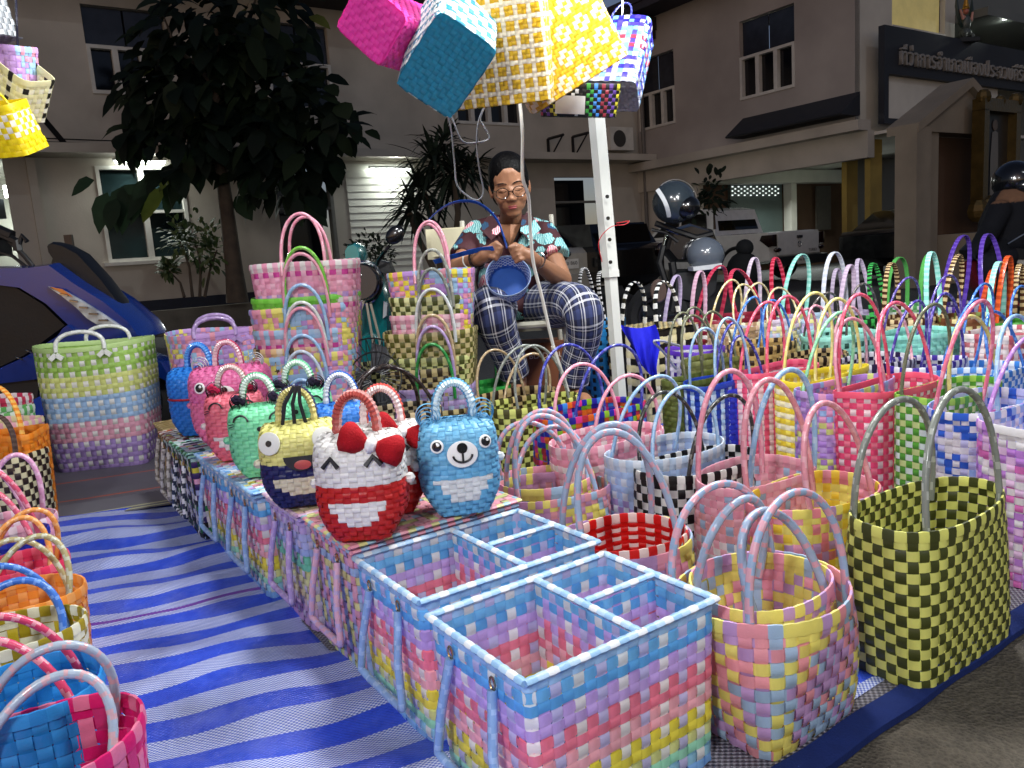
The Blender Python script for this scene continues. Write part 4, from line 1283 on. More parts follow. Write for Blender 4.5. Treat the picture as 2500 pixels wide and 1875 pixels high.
def thing_part_bow(t, c0, R):
    k = MB().ell(c0 + Vector((0, -0.016, 0)), (0.011, 0.016, 0.015), WHT, 8, 6, R).build('bow_knot', CLOTH, t)
    for s in (-1, 1):
        vs, fs = [], []
        n, m = 9, 10
        for i in range(n):
            q = i / (n - 1)
            hz = (0.010 + 0.019 * math.sin(q * 2.2) ** 0.8) * (1 if i < n - 1 else 0.6)
            dy = 0.004 + 0.015 * math.sin(math.pi * min(q * 1.02, 1)) ** 0.7
            for j in range(m):
                an = 2 * math.pi * j / m
                fold = 1 + 0.10 * math.sin(3 * an + i * 0.8)
                v = Vector((s * (0.009 + q * 0.049), 1.2 * dy * math.cos(an) * fold, 0.95 * hz * math.sin(an) * fold))
                vs.append(R @ v + c0 + Vector((0, -0.012, 0)))
        for i in range(n - 1):
            for j in range(m):
                fs.append((i * m + j, i * m + (j + 1) % m, (i + 1) * m + (j + 1) % m, (i + 1) * m + j))
        fs.append(tuple((n - 1) * m + j for j in range(m)))
        MB().add(vs, fs, lin('#a3121c')).build('bow_loop', CLOTH, t, ang=70)
    return k


def f_yellow(t, at, fr, a, b, h):
    round_eyes(0.62, 0.80, 0.0235, t, fr, '#d9dad2', 0.27, False)
    p, n = fr(0.05, 0.635)
    up = Vector((0, 0, 1)); up = (up - n * up.dot(n)).normalized(); x = up.cross(n)
    outl = [(math.cos(q) * 0.033, math.sin(q) * 0.030) for q in np.linspace(math.pi, 2 * math.pi, 13)]
    o = MB()
    vs = [p + x * u + up * v + n * 0.0005 for u, v in outl] + [p + x * u + up * v + n * 0.003 for u, v in outl]
    k = len(outl)
    o.add(vs, [tuple(range(k, 2 * k))] + [(i, i + 1, k + i + 1, k + i) for i in range(k - 1)], lin('#2a2b2c'))
    m = o.build('mouth', PAINT, t, smooth=False)
    MB().disc(p + n * 0.003 - up * 0.018 + x * 0.004, n, 0.017, '#b04a46', 0.0015, 0.0095).build('tongue', PAINT, m)
    hr = MB()
    for q in (-0.03, -0.004, 0.02):
        hr.tube([Vector((q, -b * 0.3, h * 0.92)), Vector((q * 0.6, -b * 0.4, h * 0.985 + 0.04)), Vector((q * 0.2 + 0.01, -b * 0.35, h * 0.985 + 0.075))], 0.0016, 5, BLK, r2=0.004)
    hr.build('hair_strip', PAINT, t)


def f_plain_blue(t, at, fr, a, b, h):
    pass


def f_plain_scarf(t, at, fr, a, b, h):
    pts = [at(q, 0.545, 0.004) for q in np.linspace(-0.96, 0.96, 26)]
    MB().tube(pts, 0.0035, 6, '#b02430', r2=0.0035).build('red_trim', STRAP, t)


face_bag('light blue bear face bag with round eyes and white belly', 1128, 1238, 0.157, 0.186, '#7cc2e6', '#6fb8e2', '#e6eaec', ('#6cb6de', '#dff0f4'), 12, f_bear('#72bce4'), zl=0.285)
face_bag('white and red cat face bag in front with closed smiling eyes and red bow', 898, 1296, 0.164, 0.193, '#eeece8', '#c62420', '#efece8', ('#d89a94', '#b9564e'), -2, f_cat(0.42))
face_bag('white and red cat face bag behind with a red bow at right', 955, 1238, 0.155, 0.18, '#eeece8', '#c62420', '#efece8', ('#e05a50', '#efdcd8'), 4, f_cat(0.5))
face_bag('pale yellow and navy face bag with wide open mouth', 748, 1218, 0.168, 0.175, '#e8e48e', '#1f2560', '#e6dfc4', ('#24285a', '#d6cc84'), 10, f_yellow)
face_bag('mint green sleepy bear bag in front with black curled ears', 652, 1150, 0.155, 0.175, '#84e0ae', '#84e0ae', None, ('#7edda8', '#e6f4ea'), 14, f_sleepy('#18181a', '#2a2236', 0.52))
face_bag('mint green bear bag standing at the back by the pastel stack', 748, 1102, 0.165, 0.18, '#84e0ae', '#84e0ae', None, ('#7edda8', '#e6f4ea'), 4, f_sleepy('#18181a', '#2a2236', 0.6))
face_bag('coral pink sleepy bear bag with dark pink flower ears', 588, 1112, 0.155, 0.18, '#f07a8c', '#f0768a', '#efe4e2', ('#e98a94', '#f2e2dc'), 12, f_sleepy('#3a2428', '#c02850', 0.5))
face_bag('bright pink bear bag with white curled ears and big eyes', 582, 1074, 0.235, 0.232, '#f07cb4', '#f080ac', None, ('#e2507c', '#f4d4da'), 8, f_bear('#f0eeee', 0.016))
face_bag('bright blue bag behind the bright pink bear', 508, 1052, 0.20, 0.215, '#2f86e0', '#2a7cd6', None, ('#3a8ae6', '#6aaef0'), 0, f_plain_scarf)
face_bag('bright blue bag between the mint bear and the cats', 850, 1130, 0.15, 0.16, '#3a86e0', '#2f78d4', None, ('#2a66c0', '#e4eaf0'), 6, f_plain_blue)
# ---------------------------------------------------------------- buildings
def adopt(o, t):
    o.parent = t
    o.matrix_parent_inverse = (Matrix.Translation(t.location) @ Matrix.Rotation(t.rotation_euler[2], 4, 'Z')).inverted()
    return o


WALL = M('stucco_wall', '#b4ada2', rough=0.9, var=0.22, scale=0.8, bump=0.25, bscale=30, spec=0.2)
WALLW = M('white_painted_wall', '#cfcdc4', rough=0.85, var=0.16, scale=0.9, bump=0.15, bscale=25, spec=0.2)
WALLB = M('brown_plaster', '#5e4a3c', rough=0.9, var=0.2, scale=1.2, bump=0.2, bscale=25, spec=0.2)
DARKB = M('dark_board', '#23262e', rough=0.6, var=0.2, scale=2)
FRAME = M('white_window_frame', '#c9c7c0', rough=0.5, var=0.12, scale=5)
GLASSD = M('dark_window_glass', '#0b0e16', rough=0.08, var=0.3, scale=0.7, spec=0.6)
CURT = M('curtain_glass', '#2b2e38', rough=0.2, var=0.35, scale=3, spec=0.5)
TUBE = M('fluorescent_tube', '#f4fff6', emit=30, var=0)
YCOL = M('ochre_column', '#9c8440', rough=0.8, var=0.18, scale=2, bump=0.1)
LF, LFN = DA * 17.99, DA
RW, RWN = DB * 17.436, DB
EW, EWN = DA * 10.89, DA


def onp(px, py, pl):
    p = PL(px, py, pl[0], pl[1])
    return p


class Facade:
    """a vertical wall plane; points are read off the photograph and become metres along the wall and up"""

    def __init__(s, p0, n, along, out):
        s.p0, s.n, s.al, s.out = p0, n, along, out     # out: towards the street

    def uz(s, px, py):
        p = PL(px, py, s.p0, s.n)
        return p.dot(s.al), p.z

    def pt(s, u, z, d=0.0):
        v = s.al * u + s.p0 + s.out * d
        return Vector((v.x, v.y, z))

    def slab(s, mb, u0, u1, z0, z1, d0, d1, col='#ffffff'):
        vs = [s.pt(u, z, d) for d in (d0, d1) for u, z in ((u0, z0), (u1, z0), (u1, z1), (u0, z1))]
        mb.add(vs, [(0, 1, 2, 3), (7, 6, 5, 4), (0, 4, 5, 1), (1, 5, 6, 2), (2, 6, 7, 3), (3, 7, 4, 0)], lin(col))
        return mb


FL = Facade(LF, LFN, DB, -DA)
FR = Facade(RW, RWN, DA, -DB)
FE = Facade(EW, EWN, DB, -DA)


def fix(mb, name, mat, t, **k):
    o = mb.build(name, mat, None, smooth=False, **k)
    return adopt(o, t)


def wall_with_holes(F, u0, u1, z0, z1, holes, th=0.2):
    """wall slab cut into strips round rectangular holes (u0,u1,z0,z1)"""
    mb = MB()
    us = sorted({u0, u1, *[h[0] for h in holes], *[h[1] for h in holes]})
    us = [u for u in us if u0 <= u <= u1]
    for a, b in zip(us[:-1], us[1:]):
        cuts = sorted([(h[2], h[3]) for h in holes if h[0] < (a + b) / 2 < h[1]])
        z = z0
        for lo, hi in cuts:
            if lo > z:
                F.slab(mb, a, b, z, lo, -th, 0)
            z = max(z, hi)
        if z < z1:
            F.slab(mb, a, b, z, z1, -th, 0)
    return mb


def window(F, t, u0, u1, z0, z1, n, zt=None, fw=0.07, pane=None, name='window', glow=None):
    """a framed window: dark transom panes above zt, n framed casements below"""
    zt = zt or z1
    fr = MB()
    F.slab(fr, u0, u1, z0, z0 + fw, -0.14, 0.03)
    F.slab(fr, u0, u0 + fw, z0 + fw, zt - fw, -0.14, 0.02)
    F.slab(fr, u1 - fw, u1, z0 + fw, zt - fw, -0.14, 0.02)
    F.slab(fr, u0, u1, zt - fw, zt, -0.14, 0.02)
    w = (u1 - u0) / n
    for k in range(1, n):
        F.slab(fr, u0 + w * k - fw * 0.8, u0 + w * k + fw * 0.8, z0 + fw, zt - fw, -0.14, 0.018)
    o = fix(fr, name, FRAME, t)
    for k in range(n):
        g = MB()
        F.slab(g, u0 + w * k + fw * 0.5, u0 + w * (k + 1) - fw * 0.5, z0 + fw * 0.5, zt - fw * 0.5, -0.13, -0.11)
        gg = g.build('pane', pane or GLASSD, None, smooth=False)
        gg.parent = o
    if zt < z1:
        m = max(1, n - 1)
        w2 = (u1 - u0) / m
        for k in range(m):
            g = MB()
            F.slab(g, u0 + w2 * k + 0.02, u0 + w2 * (k + 1) - 0.02, zt + 0.01, z1 - 0.02, -0.15, -0.12)
            gg = g.build('transom_pane', CURT, None, smooth=False)
            gg.parent = o
    return o


# left office building
bl = thing('office_building', 'two storey office building behind the tree with lit tubes under its ledge', 'building', AB(17.99, 5.0, 0.0))
holes = []
W = []


def hole(px0, py0, px1, py1):
    a, b = FL.uz(px0, py0), FL.uz(px1, py1)
    h = (a[0], b[0], b[1], a[1])
    holes.append(h)
    return h


u1a = hole(194, 8, 424, 238)
u2a = hole(640, 50, 818, 272)
u3a = hole(1105, 200, 1275, 308)
l1a = hole(230, 405, 474, 630)
d1a = hole(668, 408, 840, 735)
d0a = hole(-200, 378, 64, 735)
d2a = hole(1352, 432, 1482, 690)
fix(wall_with_holes(FL, -6, 17.4, 0.1, 7.0, holes), 'wall', WALL, bl)
window(FL, bl, *u1a, 3, zt=FL.uz(200, 106)[1])
window(FL, bl, *u2a, 3, zt=FL.uz(720, 152)[1])
window(FL, bl, *u3a, 4, zt=FL.uz(1190, 232)[1] + 0.02)
window(FL, bl, *l1a, 2, zt=l1a[3], pane=M('dim_curtained_glass', '#1c2a2c', rough=0.12, var=0.5, scale=1.4, spec=0.5))
mb = MB(); FL.slab(mb, l1a[0] + 0.08, l1a[1] - 0.08, 2.22, 2.28, -0.12, 0.0); fix(mb, 'window_bar', FRAME, bl)
mb = MB(); FL.slab(mb, l1a[0] - 0.1, l1a[1] + 0.1, l1a[2] - 0.07, l1a[2], 0.0, 0.12); fix(mb, 'window_sill', FRAME, bl)
# dark sheets stand in for the unlit insides; the left opening gets a room
for h, nm in ((d1a, 'doorway'), (d2a, 'doorway')):
    mb = MB(); FL.slab(mb, h[0], h[1], h[2], h[3], -0.9, -0.85); fix(mb, nm, GLASSD, bl)
    mb = MB(); FL.slab(mb, h[0], h[1], 2.2, 2.26, -0.2, -0.02); FL.slab(mb, h[1] - 0.08, h[1], h[2], h[3], -0.2, 0.02); fix(mb, 'door_frame', M('grey_frame', '#6a6a66', var=0.15), bl)
room = MB()
FL.slab(room, d0a[0] - 0.2, d0a[1] + 1.5, 0.0, 3.6, -4.2, -4.1)
FL.slab(room, d0a[0] - 0.2, d0a[1] + 1.5, 3.45, 3.6, -4.1, -0.2)
FL.slab(room, d0a[1] + 1.4, d0a[1] + 1.5, 0.0, 3.45, -4.1, -0.2)
fix(room, 'inner_room', WALLW, bl)
mb = MB(); FL.slab(mb, d0a[0], d0a[1] - 0.02, 1.55, 1.9, -1.6, -1.5); FL.slab(mb, d0a[0], d0a[1], 2.35, 2.75, -2.2, -2.0); fix(mb, 'dark_rail', DARKB, bl)
for (x, y, d) in ((26, 440, -2.0), (52, 533, -3.6)):
    u, z = FL.uz(x, y)
    mb = MB(); FL.slab(mb, u - 0.05, u + 0.05 + (0.5 if d < -3 else 0), z - 0.12, z + (0.12 if d > -3 else -0.06), d, d + 0.08); fix(mb, 'lit_tube', TUBE, bl)
# posts, ledge, plinth, siding
for (x0, x1) in ((62, 84),):
    a, b = FL.uz(x0, 400)[0], FL.uz(x1, 400)[0]
    mb = MB(); FL.slab(mb, a, b, 0.1, 3.3, 0.0, 0.16); fix(mb, 'corner_post', WALL, bl)
mb = MB(); FL.slab(mb, -6, 17.4, 3.32, 3.5, 0.0, 0.75); FL.slab(mb, -6, 17.4, 3.5, 3.6, 0.0, 0.12); fix(mb, 'ledge', WALL, bl)
mb = MB(); FL.slab(mb, -6, 17.4, -0.3, 0.42, 0.001, 0.10); fix(mb, 'plinth', M('navy_plinth', '#171c2c', var=0.3, rough=0.8), bl)
mb = MB(); FL.slab(mb, -6.5, 17.4, 6.72, 6.95, 0.0, 0.9); FL.slab(mb, -6.5, 17.4, 6.95, 7.3, -6, 0.95); fix(mb, 'roof_eave', M('roof_dark', '#2e2a28', var=0.25, scale=1.5, rough=0.9), bl)
a, b = FL.uz(842, 420)[0], FL.uz(1012, 420)[0]
zz = 0.45
k = 0
while zz < 3.2:
    mb = MB()
    p = [FL.pt(a, zz, 0.002), FL.pt(b, zz, 0.002), FL.pt(b, zz + 0.165, 0.002), FL.pt(a, zz + 0.165, 0.002), FL.pt(a, zz, 0.028), FL.pt(b, zz, 0.028), FL.pt(b, zz + 0.165, 0.012), FL.pt(a, zz + 0.165, 0.012)]
    mb.add(p, [(4, 5, 6, 7), (0, 1, 5, 4), (3, 7, 6, 2), (0, 4, 7, 3), (1, 2, 6, 5)], (1, 1, 1))
    fix(mb, 'plank', WALLW, bl)
    zz += 0.165
    k += 1


def tube_lamp(F, t, x0, x1, y, d, label=None, vert=False, pw=0):
    u0, z = F.uz(x0, y)
    u1 = F.uz(x1, y)[0]
    mb = MB(); F.slab(mb, u0, u1, z + 0.05, z + 0.10, d - 0.05, d + 0.05, '#dddddd'); o = fix(mb, 'lamp_body', PAINT, t)
    g = MB().tube([F.pt(u0 + 0.04, z + 0.02, d), F.pt(u1 - 0.04, z + 0.02, d)], 0.022, 8, '#ffffff')
    gg = adopt(g.build('fluorescent_tube', TUBE, None), t)
    if pw:
        ld = bpy.data.lights.new('tube_light', 'AREA')
        ld.shape = 'RECTANGLE'
        ld.size, ld.size_y = abs(u1 - u0), 0.08
        ld.energy = pw
        ld.color = (0.93, 1.0, 0.94)
        lo = bpy.data.objects.new('tube_light', ld)
        COL.objects.link(lo)
        dirv = (F.out * 0.75 + Vector((0, 0, -1))).normalized() if not vert else F.out
        lo.matrix_world = Matrix.Translation(F.pt((u0 + u1) / 2, z - 0.02, d)) @ dirv.to_track_quat('-Z', 'X').to_matrix().to_4x4()
    return o


tube_lamp(FL, bl, 272, 402, 402, 0.22, pw=75)
tube_lamp(FL, bl, 893, 994, 419, 0.20, pw=60)
# street side bits of the left building
br = thing('wall_brace', 'dark diagonal steel brace fixed to the wall above the left ledge', 'brace', FL.pt(1.5, 3.5, 0.1))
o = MB().tube([FL.pt(*FL.uz(66, 275), 0.9), FL.pt(*FL.uz(160, 362), 0.25)], 0.07, 4, '#15171c').build('brace_bar', PAINT); adopt(o, br)
wi = MB()
for dz, x0, x1 in ((0, 60, 620), (8, 62, 560), (14, 64, 430), (20, 70, 240)):
    pts = []
    for q in range(13):
        x = x0 + (x1 - x0) * q / 12
        pts.append(FL.pt(*FL.uz(x, 342 + dz + x * 0.018 + 4 * math.sin(math.pi * q / 12)), 0.35))
    wi.tube(pts, 0.012, 4, '#101114')
tag(wi.build('cable_bundle', PAINT, kind='stuff'), 'black telephone cables sagging along the left building wall', 'cables')
for k, (x, y) in enumerate(((1335, 340), (1395, 335))):
    b3 = thing('shelf_bracket', ['dark triangular steel bracket left of its twin on the upper wall', 'dark triangular steel bracket right of its twin near the hanging pouch'][k], 'bracket', FL.pt(FL.uz(x, y)[0], 3.9, 0.1), 0, 'wall brackets')
    u, z = FL.uz(x, y)
    mb = MB()
    mb.tube([FL.pt(u, z, 0.05), FL.pt(u, z, 0.75)], 0.04, 4, '#101114'); mb.tube([FL.pt(u, z, 0.05), FL.pt(u, z - 0.6, 0.05)], 0.04, 4, '#101114'); mb.tube([FL.pt(u, z - 0.58, 0.06), FL.pt(u, z, 0.72)], 0.03, 4, '#101114')
    adopt(mb.build('bracket_frame', PAINT), b3)

# right wing with a car port below
rw = thing('office_wing', 'right wing of the office with three upper windows and a car port below', 'building', AB(14, 17.5, 0.0))
holes = []


def holer(px0, py0, px1, py1):
    a, b = FR.uz(px0, py0), FR.uz(px1, py1)
    h = (min(a[0], b[0]), max(a[0], b[0]), min(a[1], b[1]), max(a[1], b[1]))
    holes.append(h)
    return h


w1 = holer(1804, 54, 1941, 212)
w2 = holer(1556, 150, 1650, 300)
fix(wall_with_holes(FR, 10.89, 18.1, 3.0, 7.6, holes), 'wall', M('mauve_wall', '#a49d98', rough=0.9, var=0.18, scale=0.7, bump=0.2, bscale=30, spec=0.2), rw)
window(FR, rw, *w1, 3, zt=FR.uz(1870, 122)[1])
window(FR, rw, *w2, 3, zt=FR.uz(1600, 222)[1])
mb = MB(); FR.slab(mb, FR.uz(1706, 500)[0], 18.1, -0.3, 2.45, -0.2, 0); fix(mb, 'lower_wall', WALL, rw)
mb = MB().tube([FR.pt(17.7, -.2, .1), FR.pt(17.7, 7.3, .1)], .06, 7, '#5f5b58'); adopt(mb.build('drain_pipe', PAINT), rw)
ac = thing('air_conditioner', 'pale air conditioner box on the wall in the corner of the buildings', 'air conditioner', FL.pt(16.3, 3.75, .1))
mb = MB(); FL.slab(mb, 15.9, 16.8, 3.65, 4.3, .05, .42); adopt(mb.build('casing', FRAME, smooth=False), ac)
mb = MB().disc(FL.pt(16.25, 3.97, .425), -DA, .24, '#3a3a3a', .01); adopt(mb.build('fan_grille', PAINT), ac)
mb = MB(); FR.slab(mb, 10.4, 18.1, 7.35, 7.55, 0.0, 0.9); FR.slab(mb, 10.4, 18.1, 7.55, 7.75, -5, 0.95); fix(mb, 'roof_eave', M('roof_dark2', '#35323a', var=0.25, scale=1.5, rough=0.9), rw)
a, b = FR.uz(1816, 330), FR.uz(2101, 270)
mb = MB()
u0, u1 = b[0], a[0]
mb.add([FR.pt(u0, 3.95, 0.02), FR.pt(u1, 3.95, 0.02), FR.pt(u1, 3.45, 0.75), FR.pt(u0, 3.45, 0.75), FR.pt(u0, 3.42, 0.72), FR.pt(u1, 3.42, 0.72), FR.pt(u1, 3.42, 0.02), FR.pt(u0, 3.42, 0.02)], [(0, 1, 2, 3), (3, 2, 5, 4), (4, 5, 6, 7), (0, 3, 4, 7), (1, 6, 5, 2)], (1, 1, 1))
fix(mb, 'awning', DARKB, rw)
mb = MB(); FR.slab(mb, 10.5, 18.1, 3.05, 3.28, 0.001, 0.5); fix(mb, 'ledge', WALL, rw)
mb = MB(); FR.slab(mb, 10.5, 18.1, 2.45, 3.05, -0.15, 0.12); fix(mb, 'beam', WALL, rw)
mb = MB(); FR.slab(mb, 10.0, 18.1, 2.95, 3.02, -7, -0.15); fix(mb, 'car_port_ceiling', WALLW, rw)
for k, (x0, x1) in enumerate(((2060, 2094), (2117, 2153))):
    c = thing('car_port_column', ['square ochre column left of its neighbour under the office wing', 'square ochre column beside the lit white siding under the wing'][k], 'column', G(x0, 640, -0.2), 0, 'ochre columns of the car port')
    F2 = Facade(DA * (11.6 - k * 0.9), DA, DB, -DA)
    a, b = F2.uz(x0, 480)[0], F2.uz(x1, 480)[0]
    mb = MB(); F2.slab(mb, a + .13, b, -0.3, 2.9, -0.14, 0)
    adopt(mb.build('shaft', YCOL, smooth=False), c)
    mb = MB(); F2.slab(mb, a + 0.1, b + 0.03, -0.3, -0.05, -0.16, 0.03)
    adopt(mb.build('column_foot', WALLB, smooth=False), c)
# back wall of the car port with shutter, siding and windows
FB2 = Facade(DA * 16.6, DA, DB, -DA)


def rect(F, name, mat, t, x0, y0, x1, y1, d0=-0.1, d1=0.0):
    a, b = F.uz(x0, y0), F.uz(x1, y1)
    mb = MB(); F.slab(mb, min(a[0], b[0]), max(a[0], b[0]), min(a[1], b[1]), max(a[1], b[1]), d0, d1)
    return fix(mb, name, mat, t)


rect(FB2, 'back_wall', WALLB, rw, 1690, 395, 2480, 680, -0.3, -0.12)
rect(FB2, 'shutter', M('grey_green_shutter', '#4c5a58', rough=0.5, var=0.1, bump=0.4, bscale=8), rw, 1782, 430, 1912, 640, -0.1, 0.0)
rect(FB2, 'white_beam', WALLW, rw, 1640, 418, 2240, 446, 0.02, 0.5)
rect(FB2, 'white_pier', WALLW, rw, 1912, 425, 1928, 620, 0.0, 0.3)
rect(FB2, 'louvre_panel', M('louvre', '#5a5650', var=0.2, bump=0.6, bscale=5), rw, 1990, 455, 2026, 560, 0.0, 0.05)
sl = MB()
for r in range(5):
    for k in range(8):
        u, z = FB2.uz(1786 + k * 15 + (7 if r % 2 else 0), 456 + r * 5.2)
        FB2.slab(sl, u, u + 0.07, z - 0.02, z + 0.02, 0.0, 0.012)
fix(sl, 'lit_slot', M('light_behind_slots', '#dfe9e6', emit=0.9, var=0), rw, kind='stuff')
FB3 = Facade(DA * 14.2, DA, DB, -DA)
a = FB3.uz(2094, 440)[0]; b = FB3.uz(2122, 440)[0]
zz = 0.0
while zz < 2.6:
    mb = MB(); FB3.slab(mb, a, b, zz, zz + 0.15, 0.0, 0.02); FB3.slab(mb, a, b, zz + 0.15, zz + 0.165, 0.0, 0.008)
    fix(mb, 'plank', WALLW, rw)
    zz += 0.165
rect(FB3, 'side_wall', WALLW, rw, 2150, 430, 2175, 640)
rect(FB3, 'office_window_frame', FRAME, rw, 2165, 445, 2232, 545, -0.1, 0.02)
for k, (x0, x1, y0, y1, mt) in enumerate(((2172, 2196, 455, 500, 1), (2200, 2214, 455, 500, 1), (2172, 2196, 507, 545, 0), (2200, 2226, 507, 545, 0))):
    rect(FB3, 'pane', M('lit_office_glass', '#8fa09a', emit=0.25, var=0.3, scale=3) if mt else GLASSD, rw, x0, y0, x1, y1, 0.02, 0.03)
tube_lamp(FB3, rw, 2096, 2122, 446, 0.25, pw=90)
tube_lamp(FB2, rw, 1800, 1860, 412, 1.6, pw=330)  # unseen tube added behind the beam to brighten the car port
hg = thing('hedge_bush', 'dark low bush under the lit office window', 'bush', FB3.pt(FB3.uz(2195, 560)[0], 0, 0.8))

# end wall with the sign board, the lit window and the garuda figure
holes = []
a, b = FE.uz(2178, -40), FE.uz(2306, 112)
we = (a[0], b[0], b[1], a[1])
fix(wall_with_holes(FE, 17.45, 21.9, 3.0, 7.6, [we]), 'end_wall', WALLW, rw)
window(FE, rw, we[0], we[1], we[2], we[3], 4, zt=FE.uz(2240, 72)[1], pane=GLASSD)
mb = MB(); FE.slab(mb, we[0] + 0.1, we[1] - 0.1, FE.uz(2240, 72)[1] + 0.05, we[3], -0.115, -0.10); fix(mb, 'lit_curtain', M('lit_curtain_cloth', '#b0a168', emit=0.3, var=0.4, scale=2.5), rw)
mb = MB(); FE.slab(mb, 21.9, 45, 0, 8.5, -3, -2.8); FE.slab(mb, 21.9, 45, 5.9, 6.1, -2.8, .8); fix(mb, 'far_wall', M('dim_grey_wall', '#6d716c', var=0.2, scale=0.6), rw)
sg = thing('office_sign', 'long dark board with raised grey Thai lettering', 'sign', FE.pt(18, 4.3, 0.5))
a, b = FE.uz(2109, 77), FE.uz(2110, 190)
mb = MB(); FE.slab(mb, 17.8, 26.4, 4.30, 5.34, 0.35, 0.5); adopt(mb.build('board', DARKB, smooth=False), sg)
mb = MB(); FE.slab(mb, 17.8, 17.98, 3.2, 4.30, 0.35, 0.5); FE.slab(mb, 17.98, 24, 3.2, 3.32, 0.35, 0.5); adopt(mb.build('board_frame', DARKB, smooth=False), sg)
mb = MB(); FE.slab(mb, 17.98, 23.5, 3.32, 4.30, 0.28, 0.36); adopt(mb.build('lower_panel', WALLW, smooth=False), sg)
cu = bpy.data.curves.new('lettering', 'FONT')
cu.body = 'ที่ว่าการอำเภอเมืองประจวบคีรีขันธ์'
cu.size = 0.62
cu.extrude = 0.035
cu.bevel_depth = 0.006
cu.align_x, cu.align_y = 'LEFT', 'BOTTOM_BASELINE'
lt = bpy.data.objects.new('lettering', cu)
COL.objects.link(lt)
cu.materials.append(M('sign_letter_grey', '#8d8b88', rough=0.6, var=0.15))
bpy.context.view_layer.update()
wd = max(lt.dimensions.x, 0.1)
lt.data.size *= 6.95 / wd
bpy.context.view_layer.update()
lme = bpy.data.meshes.new_from_object(lt.evaluated_get(bpy.context.evaluated_depsgraph_get()))
bpy.data.objects.remove(lt)
lt = bpy.data.objects.new('lettering', lme)
COL.objects.link(lt)
lt.matrix_world = Matrix.Translation(FE.pt(18.35, 4.52, 0.54)) @ Matrix((DB, Vector((0, 0, 1)), -DA)).transposed().to_4x4()
lt.parent = sg
lt.matrix_parent_inverse = Matrix.Translation(sg.location).inverted()
wl = thing('wall_lamp', 'small lit wall lamp at the far corner of the white end wall', 'lamp', FE.pt(FE.uz(2387, 30)[0], 5.8, .2))
q_ = FE.pt(FE.uz(2384, 30)[0], 6.05, .35)
adopt(MB().ell(q_, .09, '#ffffff', 10, 7).build('lamp_globe', M('wall_lamp_glow', '#f4ffef', emit=8, var=0)), wl)
adopt(MB().tube([q_ + DA * .35 + Vector((0, 0, .1)), q_ + Vector((0, 0, .1))], .03, 6, '#555555').build('lamp_arm', PAINT), wl)
ld = bpy.data.lights.new('wall_lamp_light', 'POINT'); ld.energy = 45; ld.color = (.93, 1, .92); ld.shadow_soft_size = .1
lo = bpy.data.objects.new('wall_lamp_light', ld); COL.objects.link(lo); lo.location = q_ - DA * .35 - Vector((0, 0, .1))
ga = thing('garuda_figure', 'small garuda figure with golden pointed crown perched on the dark sign board', 'statue', FE.pt(FE.uz(2312, 116)[0], 5.34, 0.45))
c0 = FE.pt(FE.uz(2312, 116)[0], 5.3, 0.45)


def gp(x, z, d=0.0):
    return c0 + (DB * x + Vector((0, 0, z)) - DA * d) * .74


mb = MB()
mb.ell(gp(0, .62), (.126, .096, .19), '#4a5452').ell(gp(0, .30), (.148, .11, .12), '#4a5452')
for s in (-1, 1):
    mb.tube([gp(s * .1, .32), gp(s * .26, .22, .1), gp(s * .16, .02, .1)], [.067, .06, .037], 7, '#4a5452')
    mb.tube([gp(s * .12, .8), gp(s * .28, .72, .05), gp(s * .42, 1.0, .02)], [.045, .037, .026], 7, '#c9968a')
adopt(mb.build('body', PAINT), ga)
adopt(MB().ell(gp(0, 1.0), (.067, .067, .08), '#b06a5a').build('head', PAINT), ga)
adopt(MB().lathe([(r_ * .74, z_ * .74) for r_, z_ in [(.11, 1.06), (.12, 1.1), (.09, 1.15), (.10, 1.19), (.07, 1.26), (.075, 1.29), (.045, 1.38), (.05, 1.40), (.02, 1.55), (.004, 1.72)]], '#c79a4a', 12, c=(c0.x, c0.y, c0.z)).build('crown', M('gold_leaf', '#b98c3c', rough=0.35, metal=0.7, var=0.2, emit=0.0), None), ga)
for s in (-1, 1):
    w = MB()
    for k in range(6):
        q = k / 5
        a_, b_ = gp(s * (.16 + .05 * k), .5 + .05 * k, -.05), gp(s * (.30 + .22 * q), .75 + .75 * q, -.06)
        w.tube([a_, (a_ + b_) / 2 + DB * (s * .04), b_], [.037, .045, .011], 5, '#1f3330', r2=None)
    adopt(w.build('wing', PAINT), ga)
adopt(MB().box(c0 + Vector((0, 0, .03)), (.5, .4, .1), '#1d2022').build('perch', PAINT, smooth=False), ga)

# gabled portrait arch in front of the office
FS = Facade(DA * (PY(2225, 640, 12.6).dot(DA)), DA, DB, -DA)
sh = thing('portrait_shrine', 'gabled cream portrait arch standing in front of the office sign', 'shrine', FS.pt(FS.uz(2225, 640)[0], 0, 0))
CRM = M('cream_plaster', '#8f8474', rough=0.85, var=0.2, scale=1.5, bump=0.15, bscale=20)
(ul, zl_), (up_, zp_), (ur_, zr_) = FS.uz(2225, 302), FS.uz(2358, 193), FS.uz(2480, 330)
ur_ = 2 * up_ - ul
mb = MB()
mb.add([FS.pt(ul + .25, zl_ - .1, 0.0), FS.pt(ur_ - .25, zl_ - .1, 0.0), FS.pt(up_, zp_ - .12, 0.0), FS.pt(ul + .25, zl_ - .1, -.35), FS.pt(ur_ - .25, zl_ - .1, -.35), FS.pt(up_, zp_ - .12, -.35)], [(0, 1, 2), (3, 5, 4), (0, 3, 4, 1)], (1, 1, 1))
fix(mb, 'gable', CRM, sh)
mb = MB()
